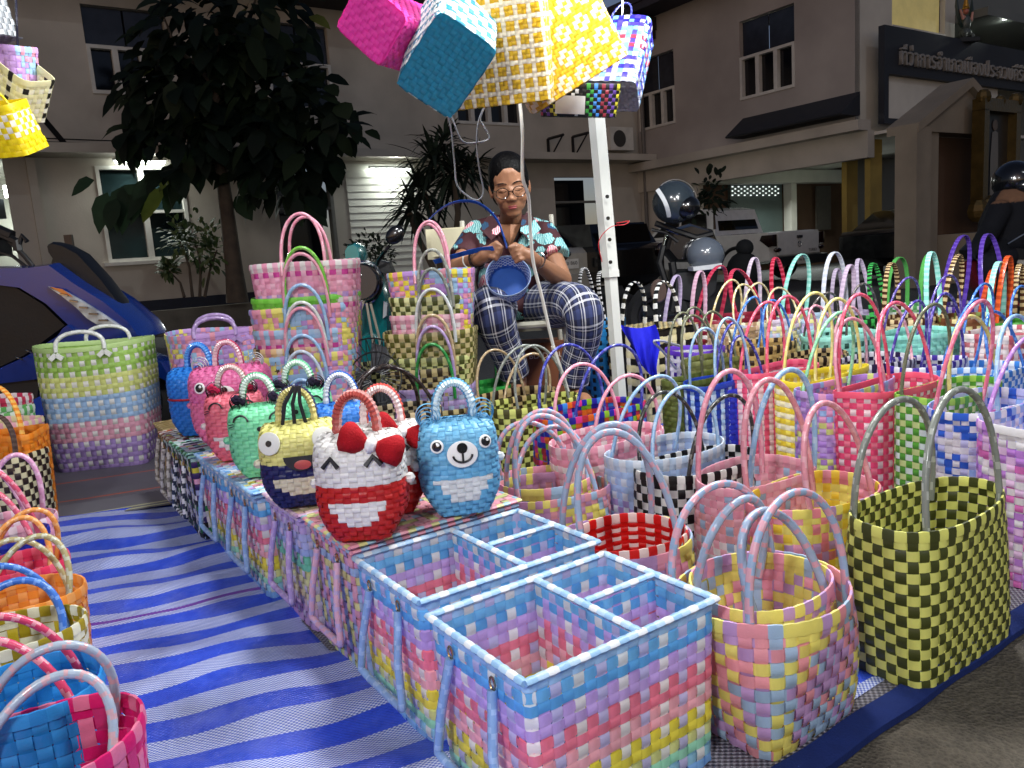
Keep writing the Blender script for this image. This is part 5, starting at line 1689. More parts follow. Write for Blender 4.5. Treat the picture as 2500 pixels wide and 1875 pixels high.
for (ua, ub) in ((ul, up_), (ur_, up_)):
    v = [FS.pt(ua, zl_, .12), FS.pt(ub, zp_, .12), FS.pt(ub, zp_, -.4), FS.pt(ua, zl_, -.4)]
    v2 = [p - Vector((0, 0, .14)) for p in v]
    mb.add(v + v2, [(0, 1, 2, 3), (7, 6, 5, 4), (0, 4, 5, 1), (1, 5, 6, 2), (2, 6, 7, 3), (3, 7, 4, 0)], (1, 1, 1))
fix(mb, 'gable_roof', CRM, sh)
for (x0, x1, d) in ((2222, 2258, 0.1), (2264, 2298, -0.05)):
    a, b = FS.uz(x0, 450)[0], FS.uz(x1, 450)[0]
    w_ = b - a
    mb = MB(); FS.slab(mb, a, b, -0.25, zl_ - .05, d - .35, d); fix(mb, 'pier', CRM, sh)
mb = MB(); FS.slab(mb, ul + .3, ur_ - .3, -0.2, zl_ - .1, -.42, -.36); fix(mb, 'back_panel', WALLB, sh)
GOLD = M('gilded_frame', '#5c4a24', rough=0.35, metal=0.6, var=0.3, scale=6, bump=0.5, bscale=30)
(fa, fz1), (fb, fz0) = FS.uz(2352, 275), FS.uz(2436, 500)
pf = MB()
for (a0, a1, z0, z1) in ((fa, fa + .16, fz0, fz1), (fb - .16, fb, fz0, fz1), (fa, fb, fz1 - .02, fz1 + .18), (fa, fb, fz0 - .16, fz0)):
    FS.slab(pf, a0, a1, z0, z1, .14, .34)
for (u, z, r) in ((fa + .08, fz1 + .2, .13), (fb - .08, fz1 + .2, .13), ((fa + fb) / 2, fz1 + .16, .1), (fa, fz0 - .1, .2), (fb, fz0 - .1, .2)):
    pf.ell(FS.pt(u, z, .28), (r, r * .6, r), '#ffffff', 8, 6)
po = fix(pf, 'portrait_frame', GOLD, sh)
mb = MB(); FS.slab(mb, fa + .16, fb - .16, fz0, fz1, .14, .2, '#14161c')
um = (fa + fb) / 2
mb.add([FS.pt(um + x * .5 - .03, fz0 + (fz1 - fz0) * z, .21) for x, z in ((-.2, .06), (.3, .06), (.34, .5), (.28, .78), (.1, .80), (-.12, .78), (-.22, .5))], [tuple(range(7))], lin('#6f6c68'))
mb.disc(FS.pt(um, fz0 + (fz1 - fz0) * .86, .21), -DA, .09, '#5d4f46', .004)
adopt(mb.build('portrait_picture', PAINT, smooth=False), sh)
mb = MB()
for (u, z, r) in ((-.5, .45, .22), (-.15, .4, .26), (.25, .42, .24), (.6, .45, .2)):
    mb.ell(FS.pt(um + u * .75, z + .62, .25), (r, r, r * .8), '#ffffff', 9, 6)
fix(mb, 'gilded_ornament', GOLD, sh, kind='stuff')
mb = MB(); FS.slab(mb, fa - .4, ur_ - .5, -0.2, fz0 - .45, -.3, .45); fix(mb, 'pedestal', CRM, sh)

# kerb and planted strip along the left building
mb = MB()
FL.slab(mb, -6, 13.0, -0.3, 0.2, 0.1, 2.2)
struct(mb.build('planting_strip', M('dry_soil', '#33291f', rough=0.95, var=0.4, scale=3, bump=0.8, bscale=14), smooth=False))
mb = MB()
FL.slab(mb, -6, 13.0, -0.3, 0.26, 2.2, 2.36)
struct(mb.build('kerb', M('kerb_stone', '#5c574e', rough=0.9, var=0.3, scale=3, bump=0.4, bscale=20), smooth=False))

# ---------------------------------------------------------------- trees and shrubs
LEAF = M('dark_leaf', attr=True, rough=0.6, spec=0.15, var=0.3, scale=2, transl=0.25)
BARK = M('bark', '#4a3f34', rough=0.9, var=0.35, scale=5, bump=0.8, bscale=18)


def leaf_mesh(mb, p, d, up, ln, w, col, droop=0.25):
    d = d.normalized()
    s = d.cross(up)
    if s.length < 1e-3:
        s = Vector((1, 0, 0))
    s.normalize()
    n = s.cross(d)
    pts = []
    for t, q in ((0, .06), (.25, .85), (.55, 1.0), (.82, .6), (1, .02)):
        c = p + d * (ln * t) - Vector((0, 0, 1)) * (droop * ln * t * t)
        pts += [c - s * (w * q * .5) + n * (w * .12 * q), c + s * (w * q * .5) + n * (w * .12 * q)]
    mb.add(pts, [(2 * k, 2 * k + 1, 2 * k + 3, 2 * k + 2) for k in range(4)], col)


def big_tree():
    rnd = random.Random(5)
    Yt = 14.5
    base = PY(578, 730, Yt)
    t = thing('teak_tree', 'tall thin trunked tree with huge dark leaves in front of the office', 'tree', (base.x, base.y, 0.2))
    tp = [PY(x, y, Yt) for x, y in ((580, 738), (572, 660), (562, 580), (552, 500), (543, 430), (536, 370), (530, 280), (528, 180), (530, 60))]
    tk = MB().tube(tp, [.2, .155, .14, .125, .115, .11, .09, .07, .04], 10, '#ffffff')
    tr = adopt(tk.build('trunk', BARK), t)
    brs = [((540, 400), (470, 410), (400, 425)), ((540, 402), (620, 408), (660, 440)), ((533, 320), (450, 260), (380, 200)), ((530, 260), (640, 200), (720, 180)), ((530, 330), (700, 330), (860, 320)), ((530, 220), (430, 120), (400, 40)), ((530, 160), (600, 60), (640, -40)), ((532, 350), (380, 340), (330, 340))]
    for b in brs:
        pts = [PY(x, y, Yt + rnd.uniform(-.7, .7) * (k > 0)) for k, (x, y) in enumerate(b)]
        o = MB().tube([pts[0], (pts[0] + pts[1]) / 2 + Vector((0, 0, .1)), pts[1], pts[2]], [.05, .04, .03, .012], 6, '#ffffff').build('limb', BARK); adopt(o, t)
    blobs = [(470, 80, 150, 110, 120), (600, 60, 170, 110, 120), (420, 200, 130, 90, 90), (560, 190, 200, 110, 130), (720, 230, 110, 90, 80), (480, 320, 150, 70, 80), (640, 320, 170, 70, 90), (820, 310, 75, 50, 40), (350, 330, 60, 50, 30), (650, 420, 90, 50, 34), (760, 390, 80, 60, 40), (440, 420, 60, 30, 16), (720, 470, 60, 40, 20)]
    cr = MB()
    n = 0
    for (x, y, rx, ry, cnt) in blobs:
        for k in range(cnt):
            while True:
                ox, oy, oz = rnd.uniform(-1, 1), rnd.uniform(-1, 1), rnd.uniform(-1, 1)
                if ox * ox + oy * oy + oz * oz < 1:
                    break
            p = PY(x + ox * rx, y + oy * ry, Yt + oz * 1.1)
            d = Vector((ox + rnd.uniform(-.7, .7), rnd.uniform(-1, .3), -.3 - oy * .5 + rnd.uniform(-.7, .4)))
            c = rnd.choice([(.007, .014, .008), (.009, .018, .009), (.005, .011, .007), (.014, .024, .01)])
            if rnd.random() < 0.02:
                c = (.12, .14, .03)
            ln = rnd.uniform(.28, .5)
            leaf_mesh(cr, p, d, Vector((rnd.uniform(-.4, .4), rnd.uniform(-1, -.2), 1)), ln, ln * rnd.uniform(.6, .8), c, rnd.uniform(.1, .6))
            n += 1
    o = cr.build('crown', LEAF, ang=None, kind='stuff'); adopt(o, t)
    # the low hanging leaves against the lit wall are leaves one can pick apart
    low = [(300, 455, 0), (262, 470, 1), (330, 450, 2), (230, 440, 3), (365, 470, 4), (395, 460, 5), (380, 440, 6), (430, 440, 7), (460, 430, 8), (350, 480, 9), (600, 455, 10), (575, 480, 11), (590, 425, 12), (640, 445, 13), (700, 470, 14), (740, 500, 15), (440, 405, 16), (690, 425, 17), (285, 485, 18), (320, 470, 19)]
    for x, y, k in low:
        mb = MB()
        p = PY(x, y, Yt + rnd.uniform(-.4, .3))
        sgn = -1 if x < 540 else 1
        ln = rnd.uniform(.38, .58)
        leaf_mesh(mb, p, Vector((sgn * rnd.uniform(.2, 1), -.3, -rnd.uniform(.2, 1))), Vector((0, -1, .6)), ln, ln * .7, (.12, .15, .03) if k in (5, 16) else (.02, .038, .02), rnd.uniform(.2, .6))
        o = mb.build('leaf', LEAF, ang=None); adopt(o, t)


big_tree()


def bush(name, label, cat, stems, blobs, Y, leaf, cols, cnt, seed, droop=.2, stick=.03):
    rnd = random.Random(seed)
    b0 = PY(*stems[0][0], Y)
    t = thing(name, label, cat, b0)
    for s in stems:
        pts = [PY(x, y, Y + rnd.uniform(-.1, .1)) for x, y in s]
        o = MB().tube(pts, [stick * (1 - .6 * k / (len(pts) - 1)) for k in range(len(pts))], 6, '#ffffff').build('stem', BARK); adopt(o, t)
    cr = MB()
    for (x, y, rx, ry) in blobs:
        for k in range(cnt):
            ox, oy, oz = rnd.gauss(0, .5), rnd.gauss(0, .5), rnd.gauss(0, .5)
            p = PY(x + ox * rx, y + oy * ry, Y + oz * rx / 1910 * Y)
            d = Vector((ox + rnd.uniform(-.6, .6), oz + rnd.uniform(-.6, .6), .2 - oy + rnd.uniform(-.4, .6)))
            ln = leaf * rnd.uniform(.6, 1.3)
            leaf_mesh(cr, p, d, Vector((0, -.5, 1)), ln, ln * .45, rnd.choice(cols), droop)
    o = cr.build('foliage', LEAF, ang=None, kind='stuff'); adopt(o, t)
    return t


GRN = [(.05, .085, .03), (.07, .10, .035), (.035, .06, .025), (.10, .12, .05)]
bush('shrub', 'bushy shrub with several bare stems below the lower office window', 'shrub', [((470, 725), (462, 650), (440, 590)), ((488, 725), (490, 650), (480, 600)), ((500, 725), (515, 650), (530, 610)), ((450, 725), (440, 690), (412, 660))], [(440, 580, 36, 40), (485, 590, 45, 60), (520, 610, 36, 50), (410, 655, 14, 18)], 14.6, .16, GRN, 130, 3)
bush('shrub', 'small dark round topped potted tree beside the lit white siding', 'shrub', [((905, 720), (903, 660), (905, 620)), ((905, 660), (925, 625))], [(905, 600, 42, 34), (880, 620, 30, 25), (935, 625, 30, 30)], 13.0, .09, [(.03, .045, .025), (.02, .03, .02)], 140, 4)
bush('bush', 'dark bush growing beside the roller shutter', 'bush', [((1745, 560), (1742, 500))], [(1735, 470, 40, 40), (1700, 500, 36, 30)], 16.5, .22, [(.012, .02, .012), (.02, .03, .016)], 60, 6)
rnd = random.Random(8)
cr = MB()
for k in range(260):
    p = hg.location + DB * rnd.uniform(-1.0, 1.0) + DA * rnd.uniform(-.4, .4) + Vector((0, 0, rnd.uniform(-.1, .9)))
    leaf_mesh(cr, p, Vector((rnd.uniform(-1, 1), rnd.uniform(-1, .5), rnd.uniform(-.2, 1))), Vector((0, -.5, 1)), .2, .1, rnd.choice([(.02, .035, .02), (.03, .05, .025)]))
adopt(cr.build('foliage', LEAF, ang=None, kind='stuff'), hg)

# dracaena with sword leaves
rnd = random.Random(12)
Yd = 11.5
dr = thing('dracaena', 'dracaena with several heads of long dark sword leaves behind the woman', 'plant', PY(1085, 720, Yd))
for s in (((1085, 730), (1070, 620), (1055, 540), (1035, 470)), ((1090, 730), (1110, 620), (1118, 520), (1110, 440)), ((1080, 700), (1020, 580), (1000, 520))):
    o = MB().tube([PY(x, y, Yd) for x, y in s], .045, 7, '#ffffff').build('stem', BARK); adopt(o, dr)
for (x, y, L_, cnt) in ((1010, 520, .62, 55), (1110, 420, .85, 75), (1060, 400, .8, 70), (1030, 470, .7, 55), (1085, 350, .6, 45), (1150, 420, .6, 40)):
    for k in range(cnt):
        mb_ = None
    cr = MB()
    for k in range(cnt):
        a = rnd.uniform(0, 2 * math.pi)
        e = rnd.uniform(-.5, 1.35)
        d = Vector((math.cos(a) * math.cos(e), math.sin(a) * math.cos(e), math.sin(e)))
        leaf_mesh(cr, PY(x, y, Yd) + d * .04, d, Vector((.1, .1, 1)), L_ * rnd.uniform(.6, 1.1), .055, rnd.choice([(.02, .03, .02), (.03, .045, .03), (.014, .02, .014)]), rnd.uniform(.2, .8))
    o = cr.build('leaf_head', LEAF, ang=None, kind='stuff'); adopt(o, dr)
sp = MB().box(PY(172, 610, 13.5), (.13, .06, .5), '#4a3a30')
tag(sp.build('wooden_post', PAINT, smooth=False), 'short brown wooden post by the blue scooter screen', 'post')
# ---------------------------------------------------------------- vehicles
RUB = M('rubber', '#0c0c0d', rough=0.8, var=0.2)
CHR = M('chrome', '#9a9c9e', rough=0.12, metal=1, var=0.05)
LENS = M('clear_lens', '#a9adb0', rough=0.06, var=0.1, spec=0.8, coat=1.0)
REDL = M('red_lens', '#1a0506', rough=0.12, var=0.2, coat=1.0)
DGL = M('dark_car_glass', '#07080c', rough=0.05, var=0.0, spec=0.7)


class Plane:
    """vertical working plane facing the street at depth Y: pixel outlines become metres in it, then get real thickness"""

    def __init__(s, Y):
        s.Y = Y
        s.fr = (Vector((0, Y, 0)), Vector((1, 0, 0)), Vector((0, 1, 0)), Vector((0, 0, 1)))

    def xz(s, px, py):
        p = PY(px, py, s.Y)
        return p.x, p.z

    def poly(s, mb, pts, d0, d1, col, bev=0.06):
        pp = [(lambda v: (v.x, v.z))(PY(q[0], q[1], s.Y + d0)) for q in pts]
        ar = sum(pp[k][0] * pp[(k + 1) % len(pp)][1] - pp[(k + 1) % len(pp)][0] * pp[k][1] for k in range(len(pp)))
        if ar < 0:
            pp = pp[::-1]
        return mb.prism(pp, d0, d1, s.fr, col, bev)


def wheel(t, c, r, w, ax, rimcol='#3a3a3e', spokes=6):
    """tyre with rim and spokes; ax is the axle direction"""
    ax = Vector(ax).normalized()
    up = Vector((0, 0, 1))
    s = ax.cross(up).normalized()
    ring = [Vector(c) + s * ((r - w * .5) * math.cos(q)) + up * ((r - w * .5) * math.sin(q)) for q in np.linspace(0, 2 * math.pi, 29)[:-1]]
    ty = adopt(MB().tube(ring, w * .5, 8, '#0d0d0e', r2=w * .55, binormal=ax, closed=True).build('tyre', RUB), t)
    mb = MB()
    ring = [Vector(c) + s * ((r - w) * math.cos(q)) + up * ((r - w) * math.sin(q)) for q in np.linspace(0, 2 * math.pi, 25)[:-1]]
    mb.tube(ring, .014, 6, rimcol, r2=w * .4, binormal=ax, closed=True)
    for k in range(spokes):
        q = 2 * math.pi * k / spokes
        e = s * math.cos(q) + up * math.sin(q)
        mb.tube([Vector(c) + e * .02, Vector(c) + e * (r - w)], .014, 5, rimcol)
    mb.ell(c, r * .2, rimcol, 10, 6)
    adopt(mb.build('rim', GLOSS, kind='stuff'), t)


# blue scooter at the left
bs = thing('motor_scooter', 'glossy blue scooter with tall dark screen behind the green laundry basket', 'scooter', (PY(200, 900, 3.85).x, 3.85, 0))
P3 = Plane(3.85)


def part(name, pts, d0, d1, col, mat=GLOSS, t=bs, P=P3, bev=.06):
    mb = MB()
    P.poly(mb, pts, d0, d1, col, bev)
    return adopt(mb.build(name, mat, ang=35), t)


BLU, BLUD = '#04246a', '#081d55'
part('front_panel', [(-40, 650), (60, 649), (116, 642), (182, 690), (257, 736), (325, 792), (347, 824), (300, 845), (232, 850), (165, 795), (110, 742), (40, 700), (-40, 690)], -.16, .16, BLU)
part('side_panel', [(165, 790), (235, 845), (300, 850), (240, 900), (100, 928), (-40, 945), (-40, 915), (60, 870), (140, 818), (155, 797)], -.19, .19, BLU)
part('dark_inner_panel', [(-40, 685), (40, 698), (110, 742), (165, 795), (60, 872), (-40, 920)], -.10, .10, '#0b0b0d', PAINT)
part('screen', [(110, 597), (122, 590), (150, 597), (187, 617), (245, 680), (297, 747), (322, 775), (330, 795), (258, 738), (182, 691), (118, 650), (124, 628), (113, 612)], -.06, .06, '#030304', PAINT)
part('headlight', [(114, 699), (150, 708), (200, 736), (250, 768), (292, 796), (240, 797), (214, 781), (185, 752), (140, 716)], -.182, -.14, '#8d9194', M('lamp_lens', '#b4b8bb', rough=.25, metal=.2, var=.5, scale=14, coat=1.0), bev=.12)
for k in range(5):
    q = k / 4
    a_, b_ = PY(146 + 95 * q, 718 + 64 * q, 3.655), PY(166 + 98 * q, 722 + 60 * q, 3.655)
    adopt(MB().tube([a_, b_], .005, 5, '#e6d6b0' if k == 0 else '#d9dde0').build('reflector_rib', CHR), bs)
part('turn_signal', [(120, 700), (150, 706), (178, 726), (150, 716)], -.185, -.172, '#b86a2c', bev=.1)
part('lower_fairing', [(-40, 945), (40, 905), (100, 930), (92, 985), (30, 1010), (-40, 1010)], -.15, .15, '#1c1d20', PAINT)
part('leg_shield_tip', [(58, 1050), (62, 985), (112, 958), (150, 940), (118, 1010)], -.16, .16, '#0e3a9c')
part('front_fender', [(295, 880), (340, 868), (395, 885), (425, 935), (405, 930), (360, 905), (300, 915)], -.09, .09, BLU)
wheel(bs, PY(318, 975, 3.85), 0.235, .10, (0, 1, 0), '#3a3a3e')
hb = MB()
for pts, r in ((((-30, 578), (10, 575), (40, 590), (44, 612)), .022), (((20, 585), (60, 625), (80, 650)), .012), (((-20, 610), (30, 625), (70, 655)), .008), (((45, 600), (55, 575), (66, 590)), .012), (((-30, 560), (0, 562), (30, 575)), .026)):
    hb.tube([PY(x, y, 3.8) for x, y in pts], r, 7, '#0c0c0e')
adopt(hb.build('handlebar', PAINT, kind='stuff'), bs)
for k, (x, y) in enumerate(((48, 875), (72, 858), (92, 942), (20, 720))):
    adopt(MB().ell(PY(x, y, 3.62), (.02, .006, .005), '#e0cfa0', 8, 5, Matrix.Rotation(.5, 3, 'Y')).build('trim_highlight', CHR), bs) if k < 2 else None

# teal scooter between the two stacks
ts = thing('motor_scooter', 'teal green scooter parked between the two stacks of bags', 'scooter', (PY(910, 800, 3.9).x, 3.9, 0))
P4 = Plane(3.9)
TEA = '#0c6a6c'
part('headlight_cowl', [(838, 640), (836, 612), (845, 597), (862, 592), (876, 600), (882, 620), (880, 645)], -.13, .10, TEA, t=ts, P=P4, bev=.25)
part('front_shield', [(878, 690), (905, 640), (928, 672), (946, 730), (950, 800), (946, 880), (900, 892), (872, 860), (868, 760)], -.12, .12, TEA, t=ts, P=P4, bev=.14)
part('fender', [(862, 830), (905, 810), (940, 840), (945, 890), (870, 900)], -.17, -.02, '#0e7a7a', t=ts, P=P4, bev=.2)
o = MB().disc(PY(888, 690, 3.72), (-.15, -1, .1), .088, '#101216', .05, seg=26).build('headlamp', GLOSS); adopt(o, ts)
ring = [PY(888 + 44 * math.cos(q), 690 + 52 * math.sin(q), 3.69) for q in np.linspace(0, 2 * math.pi, 27)[:-1]]
adopt(MB().tube(ring, .008, 6, closed=True).build('headlamp_ring', CHR), ts)
for (x, y) in ((880, 672), (895, 690), (884, 712), (900, 668)):
    adopt(MB().ell(PY(x, y, 3.675), (.012, .004, .006), '#e8eef0', 7, 5).build('lamp_facet', CHR), ts)
part('turn_signal', [(936, 735), (946, 742), (944, 772), (934, 780)], -.16, -.10, '#b8a890', LENS, ts, P4, .1)
mb = MB().ell(PY(964, 574, 3.7), (.05, .02, .038), '#0b0b0d', 14, 8, Matrix.Rotation(-.7, 3, 'Y'))
mb.tube([PY(950, 600, 3.7), PY(925, 635, 3.75), PY(915, 660, 3.85)], .008, 6, '#0b0b0d')
adopt(mb.build('mirror', GLOSS), ts)
part('speedometer', [(905, 650), (918, 632), (950, 640), (960, 665), (940, 672)], -.06, .06, '#0c0c0e', PAINT, ts, P4, .15)
for pts in (((895, 740), (910, 830), (922, 900)), ((905, 742), (925, 820), (935, 890)), ((900, 700), (880, 760), (872, 840))):
    adopt(MB().tube([PY(x, y, 3.68) for x, y in pts], .006, 6, '#a9a290').build('hanging_strap', PAINT), ts)
wheel(ts, PY(905, 965, 3.9), .2, .09, (.5, 1, 0))

# dark motorcycle with the helmet, right of the white pole
ms = thing('motorcycle', 'dark motorcycle with grey striped cowl beyond the right pole', 'motorcycle', (PY(1690, 700, 4.9).x, 4.9, 0))
P5 = Plane(4.9)
cw = PY(1722, 622, 4.75)
adopt(MB().ell(cw, (.115, .12, .105), '#59606a', 18, 12, Matrix.Rotation(.35, 3, 'Y')).build('headlight_cowl', GLOSS), ms)
part('cowl_stripe', [(1690, 652), (1765, 642), (1762, 655), (1692, 662)], -.26, -.12, '#c9ccd0', PAINT, ms, P5, .05)
part('front_body', [(1640, 560), (1690, 545), (1745, 560), (1760, 600), (1700, 640), (1650, 640), (1625, 610)], -.1, .12, '#101216', GLOSS, ms, P5, .15)
part('lower_cowl', [(1645, 662), (1760, 655), (1752, 712), (1720, 745), (1640, 730)], -.14, .08, '#14171a', PAINT, ms, P5, .12)
mb = MB()
for pts, r in ((((1600, 545), (1640, 560), (1700, 580), (1740, 570)), .018), (((1620, 600), (1610, 640), (1625, 690), (1600, 730)), .02), (((1640, 640), (1650, 700), (1640, 760)), .025), (((1590, 560), (1625, 568), (1655, 590)), .01)):
    mb.tube([PY(x, y, 4.8) for x, y in pts], r, 7, '#0d0e10')
adopt(mb.build('handlebar_and_fork', PAINT, kind='stuff'), ms)
adopt(MB().tube([PY(1628, 560, 4.7), PY(1656, 572, 4.7)], .006, 6, '#ffffff').build('brake_lever', CHR), ms)
wheel(ms, PY(1610, 775, 4.9), .22, .1, (.6, 1, 0), '#26262a')
o = MB().disc(PY(1607, 710, 4.72), (0, -1, 0), .05, '#5a4a44', .02, .07).build('side_reflector', GLOSS); adopt(o, ms)
hm = thing('helmet', 'dark grey open face helmet with a white stripe hung on the motorcycle mirror', 'helmet', PY(1645, 540, 4.7))
hc_ = PY(1645, 494, 4.7)
Rr = Matrix.Rotation(.15, 3, 'Y')
mb = MB().ell(hc_, (.125, .14, .125), '#2c343a', 22, 14, Rr)
adopt(mb.build('shell', GLOSS), hm)
adopt(MB().ell(hc_ + Vector((.055, -.06, -.035)), (.085, .09, .07), '#0a0b0d', 16, 10).build('visor', GLOSS), hm)
st = [hc_ + Vector((-.108 + .06 * q, -.075 - .06 * math.sin(q * 3), .075 - .16 * q)) for q in np.linspace(0, 1, 9)]
adopt(MB().tube(st, .004, 6, '#c9cdd0', r2=.014, binormal=(.8, -.5, .2)).build('white_stripe', PAINT), hm)
rg = [hc_ + Rr @ Vector((.127 * math.cos(q), -.03, .127 * math.sin(q))) for q in np.linspace(-.5, 2.4, 16)]
adopt(MB().tube(rg, .004, 5, '#c3c7ca').build('edge_trim', CHR), hm)
sb = thing('seat_bag', 'small black round bundle on the motorcycle beside the pickup wheel', 'bundle', PY(1818, 660, 5.5))
adopt(MB().ell(PY(1818, 605, 5.5), (.06, .07, .06), '#08090b', 14, 9).ell(PY(1815, 660, 5.5), (.12, .1, .13), '#08090b', 14, 9).build('bundle', CLOTH), sb)


def car_body(t, o, fwd, width, lower, upper, col, glasscol=None, name='body'):
    """lower and upper are side outlines (along, z); upper is the narrower cabin"""
    fwd = Vector(fwd).normalized()
    side = Vector((0, 0, 1)).cross(fwd)
    fr = (Vector(o), fwd, side, Vector((0, 0, 1)))
    mb = MB()
    mb.prism(lower, -width / 2, width / 2, fr, col, .03)
    b = adopt(mb.build(name, GLOSS, ang=40), t)
    mb = MB()
    n = len(upper)
    zb = min(p[1] for p in upper)
    zt = max(p[1] for p in upper)
    vs = []
    for sg in (-1, 1):
        for x, z in upper:
            w = width / 2 * (.96 - .17 * (z - zb) / (zt - zb))
            vs.append(fr[0] + fwd * x + side * (sg * w) + Vector((0, 0, z)))
    mb.add(vs, [(j, (j + 1) % n, n + (j + 1) % n, n + j) for j in range(n)] + [tuple(range(n - 1, -1, -1)), tuple(range(n, 2 * n))], lin(col))
    adopt(mb.build('cabin', GLOSS, ang=30), t)
    return fr


def glass_quad(t, pts, name, mat=DGL):
    mb = MB()
    n = (pts[1] - pts[0]).cross(pts[2] - pts[0]).normalized() * .015
    mb.add([p - n for p in pts] + [p + n for p in pts], [(0, 1, 2, 3), (7, 6, 5, 4), (0, 4, 5, 1), (1, 5, 6, 2), (2, 6, 7, 3), (3, 7, 4, 0)], (0.01, 0.01, 0.012))
    return adopt(mb.build(name, mat, smooth=False), t)


def text_on(body, name, loc, ex, ez, width, col, t, size=.1):
    cu = bpy.data.curves.new(name, 'FONT')
    cu.body = body
    cu.size = size
    cu.extrude = 0.001
    cu.align_x, cu.align_y = 'CENTER', 'CENTER'
    o = bpy.data.objects.new(name, cu)
    COL.objects.link(o)
    cu.materials.append(M('print_' + col.strip('#'), col, var=0))
    bpy.context.view_layer.update()
    cu.size *= width / max(o.dimensions.x, .01)
    bpy.context.view_layer.update()
    me = bpy.data.meshes.new_from_object(o.evaluated_get(bpy.context.evaluated_depsgraph_get()))
    bpy.data.objects.remove(o)
    o = bpy.data.objects.new(name, me)
    COL.objects.link(o)
    ex, ez = Vector(ex).normalized(), Vector(ez).normalized()
    o.matrix_world = Matrix.Translation(loc) @ Matrix((ex, ez, ex.cross(ez))).transposed().to_4x4()
    if t is not None:
        m = o.matrix_world.copy()
        o.parent = t
        o.matrix_parent_inverse = (Matrix.Translation(t.location) @ Matrix.Rotation(t.rotation_euler[2], 4, 'Z')).inverted()
    return o


# silver pickup, seen from behind, nose towards the far corner
rear = PY(1888, 690, 17.4)
pk = thing('pickup_truck', 'silver grey double cab pickup seen from its tail under the office wing', 'pickup truck', (rear.x, rear.y, -.2))
po_ = Vector((rear.x, rear.y, -.2)) + DB * .92
SIL = '#c9c8c5'
fr = car_body(pk, po_, DA, 1.84, [(0, .5), (.05, 1.12), (1.62, 1.14), (1.7, 1.16), (4.0, 1.12), (5.1, 1.0), (5.2, .5), (4.85, .38), (4.2, .38), (1.5, .38), (.6, .42)], [(1.64, 1.13), (1.78, 1.72), (2.1, 1.80), (3.1, 1.78), (3.95, 1.14)], SIL)
SD = fr[2]


def kp(x, y, z):
    return po_ + DA * x + SD * y + Vector((0, 0, z))


glass_quad(pk, [kp(1.67, -.72, 1.24), kp(1.67, .72, 1.24), kp(1.79, .66, 1.66), kp(1.79, -.66, 1.66)], 'rear_window')
for sg in (-1, 1):
    glass_quad(pk, [kp(1.9, sg * .865, 1.2), kp(2.75, sg * .87, 1.2), kp(2.75, sg * .78, 1.68), kp(2.0, sg * .78, 1.68)], 'side_window')
    glass_quad(pk, [kp(2.85, sg * .87, 1.2), kp(3.7, sg * .87, 1.2), kp(3.15, sg * .78, 1.68), kp(2.85, sg * .78, 1.68)], 'side_window')
    mb = MB(); mb.prism([(0, .80), (0, 1.06), (.3, 1.06), (.36, .95), (.12, .78)], sg * .80, sg * .955, (po_ - DA * .03, DA, SD, Vector((0, 0, 1))), '#3a1216', .05)
    adopt(mb.build('tail_light', REDL), pk)
    mb = MB(); mb.box((0, 0, 0), (.05, .05, .07), '#a93038'); 
    adopt(MB().ell(kp(-.02, sg * .78, .72), (.09, .03, .05), '#8e1a1e').build('reflector', REDL), pk)
mb = MB().prism([(-.14, .36), (-.14, .56), (.02, .58), (.02, .36)], -.9, .9, (po_, DA, SD, Vector((0, 0, 1))), '#1c1e22', .02)
adopt(mb.build('rear_bumper', PAINT), pk)
mb = MB().prism([(-.012, .6), (-.012, 1.08), (.02, 1.08), (.02, .6)], -.74, .74, (po_, DA, SD, Vector((0, 0, 1))), '#cbcac7', .01)
adopt(mb.build('tailgate', GLOSS), pk)
adopt(MB().box(kp(-.03, 0, .98), (.16, .05, .06), '#2a2a2e', Matrix.Rotation(YB, 3, 'Z')).build('tailgate_handle', PAINT), pk)
rgp = [kp(-.03, .06 * math.cos(q), .82 + .06 * math.sin(q)) for q in np.linspace(0, 2 * math.pi, 17)[:-1]]
mb = MB().tube(rgp, .007, 5, '#9a9a9e', closed=True)
mb.tube([kp(-.03, -.045, .85), kp(-.03, 0, .80), kp(-.03, .045, .85)], .006, 5, '#9a9a9e')
adopt(mb.build('badge', CHR), pk)
pl = adopt(MB().box(kp(-.16, .08, .46), (.36, .02, .17), '#c9c7be', Matrix.Rotation(YB, 3, 'Z')).build('number_plate', PAINT, smooth=False), pk)
text_on('กษ 3472', 'plate_number', kp(-.175, .08, .47), DB, (0, 0, 1), .3, '#1a1a1a', pk)
text_on('TURBO', 'badge_lettering', kp(-.02, -.5, .66), DB, (0, 0, 1), .3, '#3a3a3c', pk)
for x in (1.0, 4.2):
    for sg in (-1, 1):
        wheel(pk, kp(x, sg * .80, .36), .37, .22, SD, '#4a4a4e', 6)
        mb = MB()
        arc = [kp(x + .46 * math.cos(q), sg * .90, .36 + .46 * math.sin(q)) for q in np.linspace(-.1, math.pi + .1, 15)]
        adopt(mb.tube(arc, .05, 6, '#101114').build('wheel_arch', PAINT), pk)

# silver saloon and the dark car beside it
sc_ = thing('parked_car', 'silver saloon car seen from behind between the woman and the pole', 'car', PY(1392, 700, 12.5))
co = Vector((PY(1388, 640, 14.2).x, 14.2, -.14))
LOW = [(0, .42), (0, .9), (.12, 1.0), (.7, 1.02), (2.6, 1.0), (4.2, .82), (4.35, .45), (4.1, .25), (.3, .25)]
UPP = [(.45, 1.0), (1.1, 1.38), (1.9, 1.45), (2.5, 1.40), (3.2, .98)]
FW = (DA * .9 + DB * .25).normalized()
fr = car_body(sc_, co, FW, 1.68, LOW, UPP, '#aaa69b')
S2 = fr[2]


def cp(x, y, z):
    return co + FW * x + S2 * y + Vector((0, 0, z))


